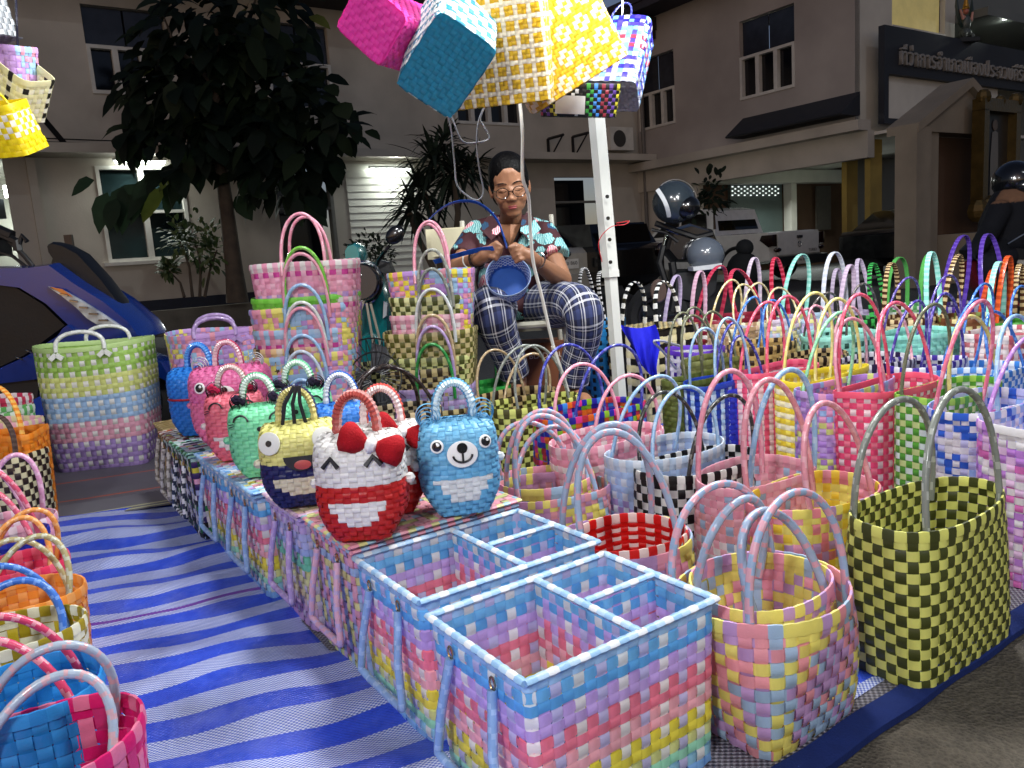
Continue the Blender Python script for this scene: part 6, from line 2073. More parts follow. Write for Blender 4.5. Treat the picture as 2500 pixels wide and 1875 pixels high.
glass_quad(sc_, [cp(.46, -.66, 1.03), cp(.46, .66, 1.03), cp(1.04, .56, 1.36), cp(1.04, -.56, 1.36)], 'rear_window')
ex_ = -S2
for sg in (-1, 1):
    adopt(MB().ell(cp(.02, sg * .66, .82), (.15, .06, .09), '#6a1418', 12, 8).build('tail_light', REDL), sc_)
adopt(MB().prism([(-.06, .28), (-.06, .52), (.02, .54), (.02, .28)], -.82, .82, (co, FW, S2, Vector((0, 0, 1))), '#9a968c', .03).build('rear_bumper', GLOSS), sc_)
RZ = Matrix.Rotation(math.atan2(ex_.y, ex_.x), 3, 'Z')
adopt(MB().box(cp(-.03, 0, .72), (.36, .02, .17), '#d4d2ca', RZ).build('number_plate', PAINT, smooth=False), sc_)
text_on('8ขอ 860', 'plate_number', cp(-.045, 0, .73), ex_, (0, 0, 1), .3, '#15161c', sc_)
adopt(MB().ell(cp(-.01, 0, .9), (.05, .02, .05), '#9a9a98', 10, 6).build('badge', CHR), sc_)
for x in (.85, 3.5):
    for sg in (-1, 1):
        wheel(sc_, cp(x, sg * .74, .31), .31, .19, S2, '#4a4a4e', 5)
dc = thing('parked_car', 'black car with one red tail light left of the motorcycle', 'car', PY(1560, 700, 9.5))
co2 = Vector((PY(1548, 640, 14.5).x, 14.5, -.14))
fr = car_body(dc, co2, DA, 1.66, LOW, [(.2, 1.0), (.4, 1.4), (1.9, 1.47), (2.5, 1.40), (3.2, .98)], '#0a0b0e')
S3 = fr[2]
for sg in (-1, 1):
    p = co2 + S3 * (sg * .70) + Vector((0, 0, .86)) - DA * .02
    adopt(MB().ell(p, (.11, .07, .13), '#8e1418', 12, 8).build('tail_light', REDL), dc)
glass_quad(dc, [co2 + DA * .22 + S3 * y + Vector((0, 0, z)) for y, z in ((-.66, 1.04), (.66, 1.04), (.56, 1.36), (-.56, 1.36))], 'rear_window')
for x in (.8, 3.5):
    for sg in (-1, 1):
        wheel(dc, co2 + DA * x + S3 * (sg * .73) + Vector((0, 0, .31)), .31, .19, S3, '#2a2a2c', 5)
kc = thing('parked_car', 'black car half hidden behind the ochre columns of the car port', 'car', PY(2190, 700, 15.5))
co3 = Vector((PY(2135, 640, 16.2).x, 16.2, -.2))
car_body(kc, co3, DB, 1.66, LOW, UPP, '#0d0f12')
for x in (.8, 3.5):
    wheel(kc, co3 + DB * x - DA * .75 + Vector((0, 0, .31)), .31, .19, DA, '#3a3a3c', 5)

# ---------------------------------------------------------------- people
def limb(mb, pts, rs, sides=12, ends=True):
    P, Rr = [], []
    for k in range(len(pts) - 1):
        for q in range(6):
            s = q / 6
            P.append(Vector(pts[k]).lerp(Vector(pts[k + 1]), s))
            Rr.append(rs[k] + (rs[k + 1] - rs[k]) * s)
    P.append(Vector(pts[-1]))
    Rr.append(rs[-1])
    mb.tube(P, Rr, sides)
    if ends:
        for p, r in zip(pts, rs):
            mb.ell(p, r * 0.985, nu=12, nv=8)
    return mb


def fuse(mb, name, voxel, mat, t, smooth_it=4, colfn=None):
    """join overlapping volumes into one continuous skin"""
    o = mb.build('tmp_volume', mat, None)
    md = o.modifiers.new('r', 'REMESH')
    md.mode = 'VOXEL'
    md.voxel_size = voxel
    md.use_smooth_shade = True
    sm = o.modifiers.new('s', 'SMOOTH')
    sm.factor = 0.5
    sm.iterations = smooth_it
    bpy.context.view_layer.update()
    me = bpy.data.meshes.new_from_object(o.evaluated_get(bpy.context.evaluated_depsgraph_get()))
    me.name = name
    bpy.data.objects.remove(o)
    me.materials.clear()
    me.materials.append(mat)
    me.polygons.foreach_set('use_smooth', [True] * len(me.polygons))
    if colfn:
        for nm in [a.name for a in me.attributes if a.name == 'Col']:
            me.attributes.remove(me.attributes[nm])
        ca = me.attributes.new('Col', 'FLOAT_COLOR', 'POINT')
        arr = np.ones((len(me.vertices), 4), dtype=np.float32)
        for k, v in enumerate(me.vertices):
            arr[k, :3] = colfn(v.co)
        ca.data.foreach_set('color', arr.ravel())
    o = bpy.data.objects.new(name, me)
    COL.objects.link(o)
    return adopt(o, t) if t is not None else o


wm = thing('person', 'seated woman in floral shirt and plaid trousers weaving a blue basket', 'person', (PY(1260, 800, 3.4).x, 3.4, 0))
HC = PY(1244, 455, 3.30)
HR = Matrix.Rotation(math.radians(-4), 3, 'Y') @ Matrix.Rotation(math.radians(16), 3, 'X')
HB = Matrix(((1, 0, 0), (0, -1, 0), (0, 0, 1)))


def hp_(x, f, u):
    """head point: x to the picture's right, f out of the face, u up"""
    return HC + HR @ Vector((x, -f, u))


SK = MB()


def hell(c, r):
    SK.ell(hp_(*c), r, nu=16, nv=12, rot=HR)


hell((0, -.012, .038), (.076, .094, .092))
hell((0, .016, -.018), (.0715, .075, .078))
hell((0, .022, -.054), (.0605, .066, .058))
hell((0, .050, -.096), (.034, .026, .022))
for s in (-1, 1):
    hell((s * .036, .046, -.034), (.030, .034, .034))
    hell((s * .078, -.008, -.012), (.010, .020, .032))
    hell((s * .031, .072, .002), (.016, .011, .009))
    hell((s * .011, .089, -.036), (.010, .011, .0085))
hell((0, .064, .026), (.050, .018, .014))
hell((0, .027, .066), (.050, .052, .034))
hell((0, .082, -.012), (.011, .014, .030))
hell((0, .094, -.030), (.0125, .014, .0115))
hell((0, .072, -.068), (.024, .012, .013))
limb(SK, [hp_(0, -.01, -.06), PY(1246, 548, 3.40), PY(1246, 590, 3.45)], [.047, .047, .07])
# torso under the shirt, arms and hands are one body
SH_R, SH_L = PY(1327, 570, 3.42), PY(1166, 570, 3.42)
EL_R, EL_L = PY(1374, 682, 3.26), PY(1112, 662, 3.22)
WR_R, WR_L = PY(1304, 634, 3.03), PY(1168, 632, 3.03)
limb(SK, [PY(1246, 590, 3.46), PY(1246, 735, 3.52)], [.10, .11])
limb(SK, [SH_R, EL_R], [.042, .039])
limb(SK, [EL_R, (EL_R * .55 + WR_R * .45) + Vector((0, 0, -.005)), WR_R], [.039, .037, .025])
limb(SK, [SH_L, EL_L], [.042, .039])
limb(SK, [EL_L, (EL_L * .55 + WR_L * .45), WR_L], [.039, .037, .025])


def hand(wr, knuckle_px, tips, Y, thumb):
    kn = [PY(x, y, Y) for x, y in knuckle_px]
    c = sum(kn, Vector()) / len(kn)
    limb(SK, [wr, wr.lerp(c, .55), c], [.028, .031, .022], 10)
    for k, (kp_, tip) in enumerate(zip(kn, tips)):
        limb(SK, [wr.lerp(c, .4), kp_], [.016, .0115], 8)
        m = PY(*tip[0], Y - .022)
        e = PY(*tip[1], Y - .014)
        limb(SK, [kp_, m, e], [.0108, .0098, .0080], 8)
    a, b = thumb
    limb(SK, [wr.lerp(c, .35), PY(*a, Y - .012), PY(*b, Y - .02)], [.016, .012, .009], 8)


hand(WR_L, [(1204, 598), (1200, 607), (1196, 616), (1192, 625)], [((1218, 598), (1224, 610)), ((1217, 608), (1222, 618)), ((1213, 618), (1217, 627)), ((1206, 628), (1212, 634))], 3.0, ((1212, 594), (1226, 604)))
hand(WR_R, [(1272, 602), (1276, 612), (1279, 622), (1282, 631)], [((1258, 602), (1246, 612)), ((1260, 612), (1250, 620)), ((1264, 623), (1254, 630)), ((1270, 633), (1260, 640))], 3.0, ((1258, 598), (1244, 604)))
# feet
AN_R, AN_L = PY(1402, 926, 3.14), PY(1262, 905, 3.10)
for an, dx in ((AN_R, .03), (AN_L, .0)):
    limb(SK, [an + Vector((0, .02, .05)), an + Vector((0, .02, -.05)), an + Vector((dx, -.12, -.075)), an + Vector((dx, -.17, -.08))], [.036, .038, .03, .02])
SKC, LIPC = lin('#94684c'), lin('#9c4448')


def skin_col(co):
    q = HR.inverted() @ (Vector(co) - HC)
    x, f, u = q.x, -q.y, q.z
    if f > .062 and abs(x) < .023 and -.078 < u < -.060:
        k = max(0, 1 - abs(x) / .027) ** .5
        return tuple(a + (b - a) * min(1, k * 1.3) for a, b in zip(SKC, LIPC))
    if f > .04 and abs(x) < .06 and u < .0:
        return tuple(a * b for a, b in zip(SKC, (1.04, .98, .96)))
    return SKC


SKIN = M('skin', attr=True, rough=0.48, var=0.10, scale=30, bump=0.08, bscale=200)
fuse(SK, 'body', .0042, SKIN, wm, 6, lambda co: SKC)
lp_ = MB()
for uz_, rr_ in ((-.0635, (.020, .006, .0045)), (-.0715, (.017, .006, .0055))):
    lp_.ell(hp_(0, .081, uz_), rr_, LIPC, 14, 8, HR)
adopt(lp_.build('lips', SKIN, kind='stuff'), wm)
# hair drawn back
hm_ = MB()
hm_.ell(hp_(0, -.019, .058), (.0805, .0945, .081), nu=20, nv=14, rot=HR)
for s in (-1, 1):
    hm_.ell(hp_(s * .064, -.010, .026), (.020, .050, .062), nu=12, nv=9, rot=HR)
hm_.ell(hp_(.052, -.075, -.055), (.030, .035, .045), nu=12, nv=9, rot=HR)
hm_.ell(hp_(-.050, -.075, -.045), (.028, .035, .045), nu=12, nv=9, rot=HR)
hm_.ell(hp_(.01, -.125, .02), (.045, .035, .045), nu=12, nv=9, rot=HR)
fuse(hm_, 'hair', .006, M('black_hair', '#050404', rough=0.5, var=0.3, scale=20, bump=0.5, bscale=90, spec=0.1), wm, 2)
for s in (-1, 1):
    e = MB().tube([hp_(s * (.012 + .045 * q), .0845 - .030 * q * q + .002, .026 + .007 * math.sin(q * 3.0) - .004 * q) for q in np.linspace(0, 1, 8)], [.0018, .0024, .0026, .0024, .002, .0018, .0014, .001], 6, '#1a1210')
    adopt(e.build('eyebrow', CLOTH), wm)
    e = MB().tube([hp_(s * (.016 + .032 * q), .0835 - .016 * q * q, -.001 - .005 * math.sin(math.pi * q)) for q in np.linspace(0, 1, 7)], .0024, 6, '#17100e')
    adopt(e.build('eyelid_line', CLOTH), wm)
gl = MB()
for s in (-1, 1):
    ring = [hp_(s * .034 + .0255 * math.cos(q), .098 - .004 * abs(math.cos(q)), -.006 + .0215 * math.sin(q)) for q in np.linspace(0, 2 * math.pi, 25)[:-1]]
    gl.tube(ring, .0019, 6, '#120f0f', closed=True)
    gl.tube([hp_(s * .059, .094, .004), hp_(s * .076, .06, .006), hp_(s * .080, -.01, .006)], .0016, 6, '#120f0f')
gl.tube([hp_(-.010, .099, -.002), hp_(0, .102, .001), hp_(.010, .099, -.002)], .0018, 6, '#120f0f')
gl_o = thing('eyeglasses', 'round dark rimmed glasses worn by the seated woman', 'glasses', hp_(0, .1, 0))
adopt(gl.build('glasses_frame', GLOSS, kind='stuff'), gl_o)

# shirt
SHM = MB()
limb(SHM, [PY(1180, 562, 3.43), PY(1246, 550, 3.45), PY(1314, 562, 3.43)], [.052, .058, .052], 14)
for c, r in (((1246, 605, 3.44), (.158, .105, .13)), ((1246, 680, 3.46), (.155, .125, .14)), ((1250, 740, 3.50), (.185, .15, .10)), ((1205, 610, 3.37), (.085, .07, .08)), ((1290, 610, 3.37), (.085, .07, .08))):
    SHM.ell(PY(*c), r, nu=20, nv=14)
limb(SHM, [PY(1328, 568, 3.42), PY(1357, 630, 3.33)], [.056, .066], 14, False)
SHM.ell(PY(1328, 568, 3.42), .055)
limb(SHM, [PY(1164, 568, 3.42), PY(1130, 632, 3.31)], [.056, .065], 14, False)
SHM.ell(PY(1164, 568, 3.42), .055)


def shirt_mat():
    m, N, L, b = nmat('floral_shirt_cloth')
    tc = N.new('ShaderNodeTexCoord')
    wz = N.new('ShaderNodeTexNoise'); wz.inputs['Scale'].default_value = 14; wz.inputs['Detail'].default_value = 3
    L.new(tc.outputs['Object'], wz.inputs['Vector'])
    mp = N.new('ShaderNodeMixRGB'); mp.blend_type = 'ADD'; mp.inputs[0].default_value = 0.10
    L.new(tc.outputs['Object'], mp.inputs[1]); L.new(wz.outputs['Color'], mp.inputs[2])

    def vor(scale, seed, feat='F1'):
        v = N.new('ShaderNodeTexVoronoi'); v.inputs['Scale'].default_value = scale
        ad = N.new('ShaderNodeVectorMath'); ad.operation = 'ADD'; ad.inputs[1].default_value = (seed, seed * .7, seed * .3)
        L.new(mp.outputs[0], ad.inputs[0]); L.new(ad.outputs[0], v.inputs['Vector'])
        return v
    v1, v2, v3 = vor(11, 1.3), vor(9, 4.1), vor(12, 7.7)
    wv = N.new('ShaderNodeTexWave'); wv.inputs['Scale'].default_value = 38; wv.inputs['Distortion'].default_value = 9; wv.inputs['Detail'].default_value = 3
    L.new(tc.outputs['Object'], wv.inputs['Vector'])
    base = lin('#3a1018')
    leaf = mixc(N, L, wv.outputs[0], lin('#3d8f98'), lin('#a9d6d2'))
    blue = mixc(N, L, wv.outputs[0], lin('#143a5c'), lin('#1c4c70'))
    flow = mixc(N, L, wv.outputs[0], lin('#c83a68'), lin('#f3dcd6'))
    c = mixc(N, L, math_node(N, L, 'LESS_THAN', v3.outputs['Distance'], .24), base, blue)
    c = mixc(N, L, math_node(N, L, 'LESS_THAN', v1.outputs['Distance'], .44), c, leaf)
    c = mixc(N, L, math_node(N, L, 'LESS_THAN', v2.outputs['Distance'], .29), c, flow)
    L.new(c, b.inputs['Base Color'])
    b.inputs['Roughness'].default_value = .75
    n5 = N.new('ShaderNodeTexNoise'); n5.inputs['Scale'].default_value = 9; n5.inputs['Detail'].default_value = 3
    L.new(tc.outputs['Object'], n5.inputs['Vector'])
    bp = N.new('ShaderNodeBump'); bp.inputs['Strength'].default_value = .5; bp.inputs['Distance'].default_value = .03
    L.new(n5.outputs[0], bp.inputs['Height']); L.new(bp.outputs[0], b.inputs['Normal'])
    return m


SHIRT = shirt_mat()
so = fuse(SHM, 'shirt', .009, SHIRT, wm, 3)
# skin showing in the open neck, and the collar
mb = MB()
n = 9
vs = []
for k in range(n):
    q = k / (n - 1)
    for s in (-1, 0, 1):
        x = 1246 + s * (27 * (1 - q) + 1)
        p = PY(x, 548 + 60 * q, 3.305 + .045 * abs(s) * (1 - q) - .022 * math.sin(q * math.pi))
        vs.append(p)
mb.add(vs, [(3 * k + s, 3 * k + s + 1, 3 * k + s + 4, 3 * k + s + 3) for k in range(n - 1) for s in (0, 1)], SKC)
adopt(mb.build('neck_opening', SKIN), wm)
for s in (-1, 1):
    mb = MB()
    pts = [PY(1246 + s * x, y, Y) for x, y, Y in ((40, 518, 3.37), (58, 534, 3.33), (74, 560, 3.295), (46, 588, 3.275), (24, 566, 3.27), (28, 538, 3.30))]
    o_ = [p + Vector((0, -.010, .002)) for p in pts]
    nn = len(pts)
    mb.add(pts + o_, [tuple(range(nn, 2 * nn)), tuple(range(nn - 1, -1, -1))] + [(j, (j + 1) % nn, nn + (j + 1) % nn, nn + j) for j in range(nn)], (1, 1, 1))
    adopt(mb.build('collar', SHIRT, ang=60), wm)
    lp = [PY(1246 + s * (26 * (1 - q) + 1), 552 + 58 * q, 3.285 + .03 * (1 - q)) for q in np.linspace(0, 1, 8)]
    adopt(MB().tube(lp, .004, 6, '#1a1718').build('neck_trim', CLOTH), wm)
adopt(MB().tube([PY(1246, 610, 3.30), PY(1247, 640, 3.29)], .003, 6, '#26262a').ell(PY(1247, 634, 3.285), .007, '#d9d6cc', 8, 6).build('zip', PAINT, kind='stuff'), wm)


# trousers with a real plaid laid along each leg
def plaid_mat():
    m, N, L, b = nmat('plaid_cloth')
    uv = N.new('ShaderNodeUVMap'); uv.uv_map = 'UVMap'
    sp = N.new('ShaderNodeSeparateXYZ')
    L.new(uv.outputs[0], sp.inputs[0])

    def lines(x):
        f = math_node(N, L, 'FRACT', x)
        a = math_node(N, L, 'LESS_THAN', math_node(N, L, 'ABSOLUTE', math_node(N, L, 'SUBTRACT', f, .3)), .055)
        d = math_node(N, L, 'LESS_THAN', math_node(N, L, 'ABSOLUTE', math_node(N, L, 'SUBTRACT', f, .52)), .032)
        w = math_node(N, L, 'LESS_THAN', math_node(N, L, 'ABSOLUTE', math_node(N, L, 'SUBTRACT', f, .82)), .14)
        return math_node(N, L, 'MAXIMUM', a, d), w
    lx, wx = lines(sp.outputs[0])
    ly, wy = lines(sp.outputs[1])
    mid = math_node(N, L, 'MULTIPLY', math_node(N, L, 'ADD', wx, wy), .35)
    c = mixc(N, L, mid, lin('#141a38'), lin('#3a4678'))
    c = mixc(N, L, math_node(N, L, 'MULTIPLY', math_node(N, L, 'ADD', lx, ly), .5), c, lin('#dfe0e6'))
    L.new(c, b.inputs['Base Color'])
    b.inputs['Roughness'].default_value = .85
    n5 = N.new('ShaderNodeTexNoise'); n5.inputs['Scale'].default_value = 11
    tc = N.new('ShaderNodeTexCoord'); L.new(tc.outputs['Object'], n5.inputs['Vector'])
    bp = N.new('ShaderNodeBump'); bp.inputs['Strength'].default_value = .45; bp.inputs['Distance'].default_value = .03
    L.new(n5.outputs[0], bp.inputs['Height']); L.new(bp.outputs[0], b.inputs['Normal'])
    return m


def bez(pts, n):
    """smooth path through points (Catmull-Rom)"""
    P = [Vector(p) for p in pts]
    P = [P[0] * 2 - P[1]] + P + [P[-1] * 2 - P[-2]]
    out = []
    for k in range(1, len(P) - 2):
        for q in range(n):
            s = q / n
            a, b_, c, d = P[k - 1], P[k], P[k + 1], P[k + 2]
            out.append(.5 * ((2 * b_) + (c - a) * s + (2 * a - 5 * b_ + 4 * c - d) * s * s + (3 * b_ - a - 3 * c + d) * s ** 3))
    out.append(P[-2])
    return out


tr_mb = MB()
uvs = []
for pts, rs in (([PY(1290, 742, 3.56), PY(1345, 745, 3.34), PY(1398, 742, 3.10), PY(1424, 765, 3.02), PY(1424, 825, 3.06), PY(1408, 880, 3.10), PY(1400, 932, 3.13)], [.115, .100, .085, .079, .068, .064, .062]),
                ([PY(1215, 748, 3.56), PY(1206, 752, 3.34), PY(1200, 750, 3.08), PY(1206, 775, 2.99), PY(1226, 830, 3.03), PY(1244, 875, 3.06), PY(1256, 912, 3.09)], [.115, .100, .088, .081, .069, .064, .062])):
    P = bez(pts, 7)
    R_ = list(np.interp(np.linspace(0, len(rs) - 1, len(P)), range(len(rs)), rs))
    o0 = len(tr_mb.f)
    sides = 20
    tr_mb.tube(P, R_, sides, '#ffffff', binormal=(1, 0.15, 0.0), cap=True)
    ln = 0
    acc = [0]
    for k in range(1, len(P)):
        ln += (P[k] - P[k - 1]).length
        acc.append(ln)
    for k in range(len(P) - 1):
        for j in range(sides):
            cir = .46
            u0, u1 = j / sides * cir / .046, (j + 1) / sides * cir / .046
            v0, v1 = acc[k] / .046, acc[k + 1] / .046
            uvs.append([(u0, v0), (u1, v0), (u1, v1), (u0, v1)])
    uvs.append([(0, 0)] * sides)
    uvs.append([(0, 0)] * sides)
tro = tr_mb.build('trousers', plaid_mat(), None, ang=70)
ul_ = tro.data.uv_layers.new(name='UVMap')
flat = [c for f in uvs for q in f for c in q]
ul_.data.foreach_set('uv', flat)
adopt(tro, wm)
for an, dx in ((AN_R, .03), (AN_L, .0)):
    mb = MB()
    limb(mb, [an + Vector((0, .035, -.095)), an + Vector((dx, -.12, -.105)), an + Vector((dx, -.19, -.105))], [.042, .042, .026])
    mb.tube([an + Vector((dx - .045, -.09, -.10)), an + Vector((dx, -.09, -.035)), an + Vector((dx + .045, -.09, -.10))], .007, 6, r2=.018)
    for q in range(len(mb.c)):
        mb.c[q] = lin('#17181c')
    adopt(mb.build('sandal', CLOTH), wm)
for nm, lab, c0_, r_, col, mt in (('bracelet', 'dark beaded bracelet on the wrist of the woman', WR_L + Vector((-.006, .004, 0)), .033, '#15110f', GLOSS), ('bracelet', 'thin white bracelet beside the dark beads', WR_L + Vector((-.03, .012, -.003)), .034, '#d9d6ce', GLOSS), ('bracelet', 'gold bracelet on the wrist holding the basket rim', WR_R + Vector((.012, .006, -.004)), .033, '#c9a03c', CHR)):
    ax = (EL_L - WR_L if 'gold' not in lab else EL_R - WR_R).normalized()
    a_ = ax.cross(Vector((0, 0, 1))).normalized()
    b_ = ax.cross(a_)
    ring = [c0_ + a_ * (r_ * math.cos(q)) + b_ * (r_ * math.sin(q)) for q in np.linspace(0, 2 * math.pi, 25)[:-1]]
    tag(MB().tube(ring, .005 if 'bead' in lab and 'beside' not in lab else .003, 6, col, closed=True).build(nm, mt), lab, 'bracelet')

# chair, carton, held basket, straps
ch = thing('folding_chair', 'chair with beige back and yellow armrest under the seated woman', 'chair', (PY(1250, 790, 3.55).x, 3.55, 0))
s0 = PY(1255, 775, 3.5)
adopt(MB().box((s0.x, 3.5, s0.z - .03), (.46, .42, .035), '#8a8676').build('seat', PAINT), ch)
adopt(MB().tube([PY(1196, 800, 3.22), PY(1340, 790, 3.22)], .014, 8, '#c9c6b4').build('seat_rail', PAINT), ch)
for dx in (-.21, .21):
    for dy in (-.2, .2):
        adopt(MB().tube([(s0.x + dx, 3.5 + dy, s0.z - .03), (s0.x + dx * 1.1, 3.5 + dy * 1.15, 0.0)], .012, 8, '#b9b6a8').build('leg', PAINT), ch)
    adopt(MB().tube([(s0.x + dx, 3.7, s0.z), (s0.x + dx, 3.76, s0.z + .45)], .012, 8, '#b9b6a8').build('back_post', PAINT), ch)
adopt(MB().box(PY(1095, 592, 3.66), (.16, .03, .12), '#c3bd9e').box(PY(1120, 592, 3.74), (.3, .025, .14), '#c3bd9e').build('backrest', PAINT, kind='stuff'), ch)
adopt(MB().box(PY(1372, 706, 3.5), (.11, .24, .03), '#d8c02c').build('armrest', PAINT), ch)
adopt(MB().tube([PY(1372, 712, 3.5), PY(1368, 790, 3.5)], .012, 6, '#b9b6a8').build('arm_post', PAINT), ch)
cb = thing('carton', 'brown cardboard carton with faint printed words under the chair', 'carton', (PY(1315, 915, 3.62).x, 3.62, 0))
cpos = PY(1315, 895, 3.62)
adopt(MB().box((cpos.x, 3.72, cpos.z / 2 + .06), (.30, .2, cpos.z + .10), '#7a4526').build('box_body', M('cardboard', '#7a4526', rough=.85, var=.15), smooth=False), cb)
text_on('FAN BLADE BU', 'print', Vector((cpos.x, 3.617, cpos.z + .05)), (1, 0, 0), (0, 0, 1), .24, '#d9c4b0', cb)
ft = thing('foot_box', 'low wooden crate under the feet of the woman', 'crate', (PY(1330, 950, 3.1).x, 3.1, 0))
zf = AN_R.z - .15
fw_ = MB()
for k in range(4):
    adopt(MB().box((PY(1330, 950, 3.05).x, 2.9 + k * .10, zf - .012), (.42, .085, .02), '#6a5238').build('plank', PAINT, smooth=False), ft)
for dx in (-.19, .19):
    adopt(MB().box((PY(1330, 950, 3.05).x + dx, 3.05, (zf - .022) / 2), (.025, .38, zf - .022), '#5a442e').build('crate_side', PAINT, smooth=False), ft)

ax = Vector((0.02, -math.cos(.45), math.sin(.45))).normalized()
hbp = PY(1240, 674, 2.96)
H_ = .085
basket('round blue and white checked basket half woven in the hands of the woman', hbp - ax * H_, .165, .165, H_, ((lambda i, j: lin('#dfe4ea') if j > 1 else lin('#2f62b8')), (lambda i, j: lin('#1f52ae') if j < 7 else lin('#2a5cb4'))), None, sw=.0095, taper=.86, n0=2.2, n1=2.0, name='woven_basket', group=None if False else 'woven plastic baskets for sale', tilt=(math.acos(ax.z), 0, math.atan2(ax.x, -ax.y)), rim='#a9bede')


def strap(name, label, cat, pts, r, col, r2=None, mat=HANDLE, n=8, bn=None):
    return tag(MB().tube(bez(pts, n), r, 6, col, r2=r2, binormal=bn).build(name, mat), label, cat)


strap('plastic_strap', 'long blue plastic strap arching from the hands of the woman', 'strap', [PY(1238, 606, 2.97), PY(1215, 540, 3.0), PY(1175, 500, 3.05), PY(1130, 491, 3.08), PY(1085, 505, 3.1), PY(1040, 545, 3.12), PY(1015, 590, 3.14), PY(1008, 650, 3.15)], .0012, '#2456b8', .008, bn=(.3, -.8, .5))
strap('plastic_strap', 'blue plastic strap lying across the arm of the woman', 'strap', [PY(1060, 640, 3.05), PY(1100, 628, 3.03), PY(1160, 612, 3.0), PY(1205, 606, 2.97)], .0012, '#2a5cc0', .012, bn=(.1, -.6, .7))
strap('power_cable', 'white power cable hanging in front of the woman down to a switch', 'cable', [PY(1268, 240, 2.55), PY(1276, 330, 2.55), PY(1276, 430, 2.55), PY(1290, 480, 2.56), PY(1295, 560, 2.58), PY(1302, 640, 2.6), PY(1322, 720, 2.62), PY(1340, 800, 2.64), PY(1352, 850, 2.66)], .0055, '#d9d8d0', .0035, PAINT, bn=(0, 1, 0))
strap('power_cable', 'white cable end with in line switch behind the basket handles', 'cable', [PY(1350, 845, 2.66), PY(1358, 870, 2.67), PY(1378, 930, 2.7), PY(1392, 975, 2.72)], .010, '#d4d2c6', .008, PAINT)
for lab, pts in (('clear plastic tube loop hanging lower at left of the woman', [(1088, 262), (1102, 320), (1110, 400), (1118, 455), (1160, 488), (1180, 470), (1172, 420), (1164, 360), (1168, 300), (1182, 262)]), ('clear plastic tube loop hanging higher at left of the woman', [(1092, 255), (1110, 305), (1130, 345), (1165, 348), (1194, 338), (1182, 310), (1172, 290), (1184, 258)])):
    strap('clear_tube', lab, 'tube', [PY(x, y, 2.5) for x, y in pts], .0032, '#8e9298')

# wire fan, blue cloth, clear handled jar, lidded box
fn = thing('desk_fan', 'black wire cage fan standing between the stacks of bags', 'fan', (PY(905, 960, 2.75).x, 2.75, 0))
fc = PY(912, 925, 2.75)
fnn = Vector((.35, -1, .2)).normalized()
fs_ = fnn.cross(Vector((0, 0, 1))).normalized()
fu = fs_.cross(fnn)
cg = MB()
for k in range(30):
    q = 2 * math.pi * k / 30
    e = fs_ * math.cos(q) + fu * math.sin(q)
    e2 = fs_ * math.cos(q + .25) + fu * math.sin(q + .25)
    cg.tube([fc + fnn * .05 + e * .02, fc + fnn * .055 + e2 * .09, fc + e2 * .145, fc - fnn * .05 + e2 * .09], .0016, 4, '#0c0c0d')
for r in (.09, .145):
    cg.tube([fc + fnn * (.055 if r < .1 else 0) + fs_ * (r * math.cos(q)) + fu * (r * math.sin(q)) for q in np.linspace(0, 2 * math.pi, 33)[:-1]], .003, 5, '#0c0c0d', closed=True)
adopt(cg.build('cage', PAINT, kind='stuff'), fn)
for k in range(3):
    q = 2 * math.pi * k / 3
    e = fs_ * math.cos(q) + fu * math.sin(q)
    g = e.cross(fnn)
    b = MB().add([fc + e * .02 - g * .02, fc + e * .12 - g * .055 - fnn * .02, fc + e * .125 + g * .05 + fnn * .02, fc + e * .03 + g * .03], [(0, 1, 2, 3)], lin('#3a3b3e'))
    adopt(b.build('blade', GLOSS, smooth=False), fn)
adopt(MB().tube([fc - fnn * .06, Vector((fc.x + .02, 2.83, .02))], .014, 7, '#0c0c0d').build('stand', PAINT), fn)
adopt(MB().lathe([(.0, .03), (.09, .025), (.1, .0)], '#0c0c0d', 18, (fc.x + .02, 2.83, .006)).build('fan_base', PAINT), fn)
jb = thing('lidded_box', 'straw and black checked lidded box draped with the blue cloth', 'box basket', (PY(1590, 830, 3.45).x, 3.45, 0), YB)
jz = PY(1570, 800, 3.45).z
JC = rows_of(['#e2d8ac', '#1c1a18'], ['#d9cf9e', '#1a1817', '#efe9d6'])


def jprof(q):
    return 1 + 0 * q, 1 + 0 * q, q * jz, 22 + 0 * q


Pj, per = make_surface(.15, .13, jprof, 40, 14)
put_weave(weave(Pj, 40, 14, True, lambda i, j: JC[0][j % 2 if j > 3 else 0], lambda i, j: JC[1][i % 3]), jb, False)
pt, _, _ = flat_weave((-.16, -.14, jz + .006), (1, 0, 0), (0, 1, 0), .32, .28, lambda i, j: lin('#c9b27c'), lambda i, j: lin('#e2d8ac') if i % 2 else lin('#1c1a18'))
put_weave(pt, jb, False, joined='lid')
for sg in (-1, 1):
    put_handle(jb, handle_arc(0, sg * .11, jz, .2, .07, .8, seg=24), ('#e6e6e2', '#17181a', .5), .006, 'band')
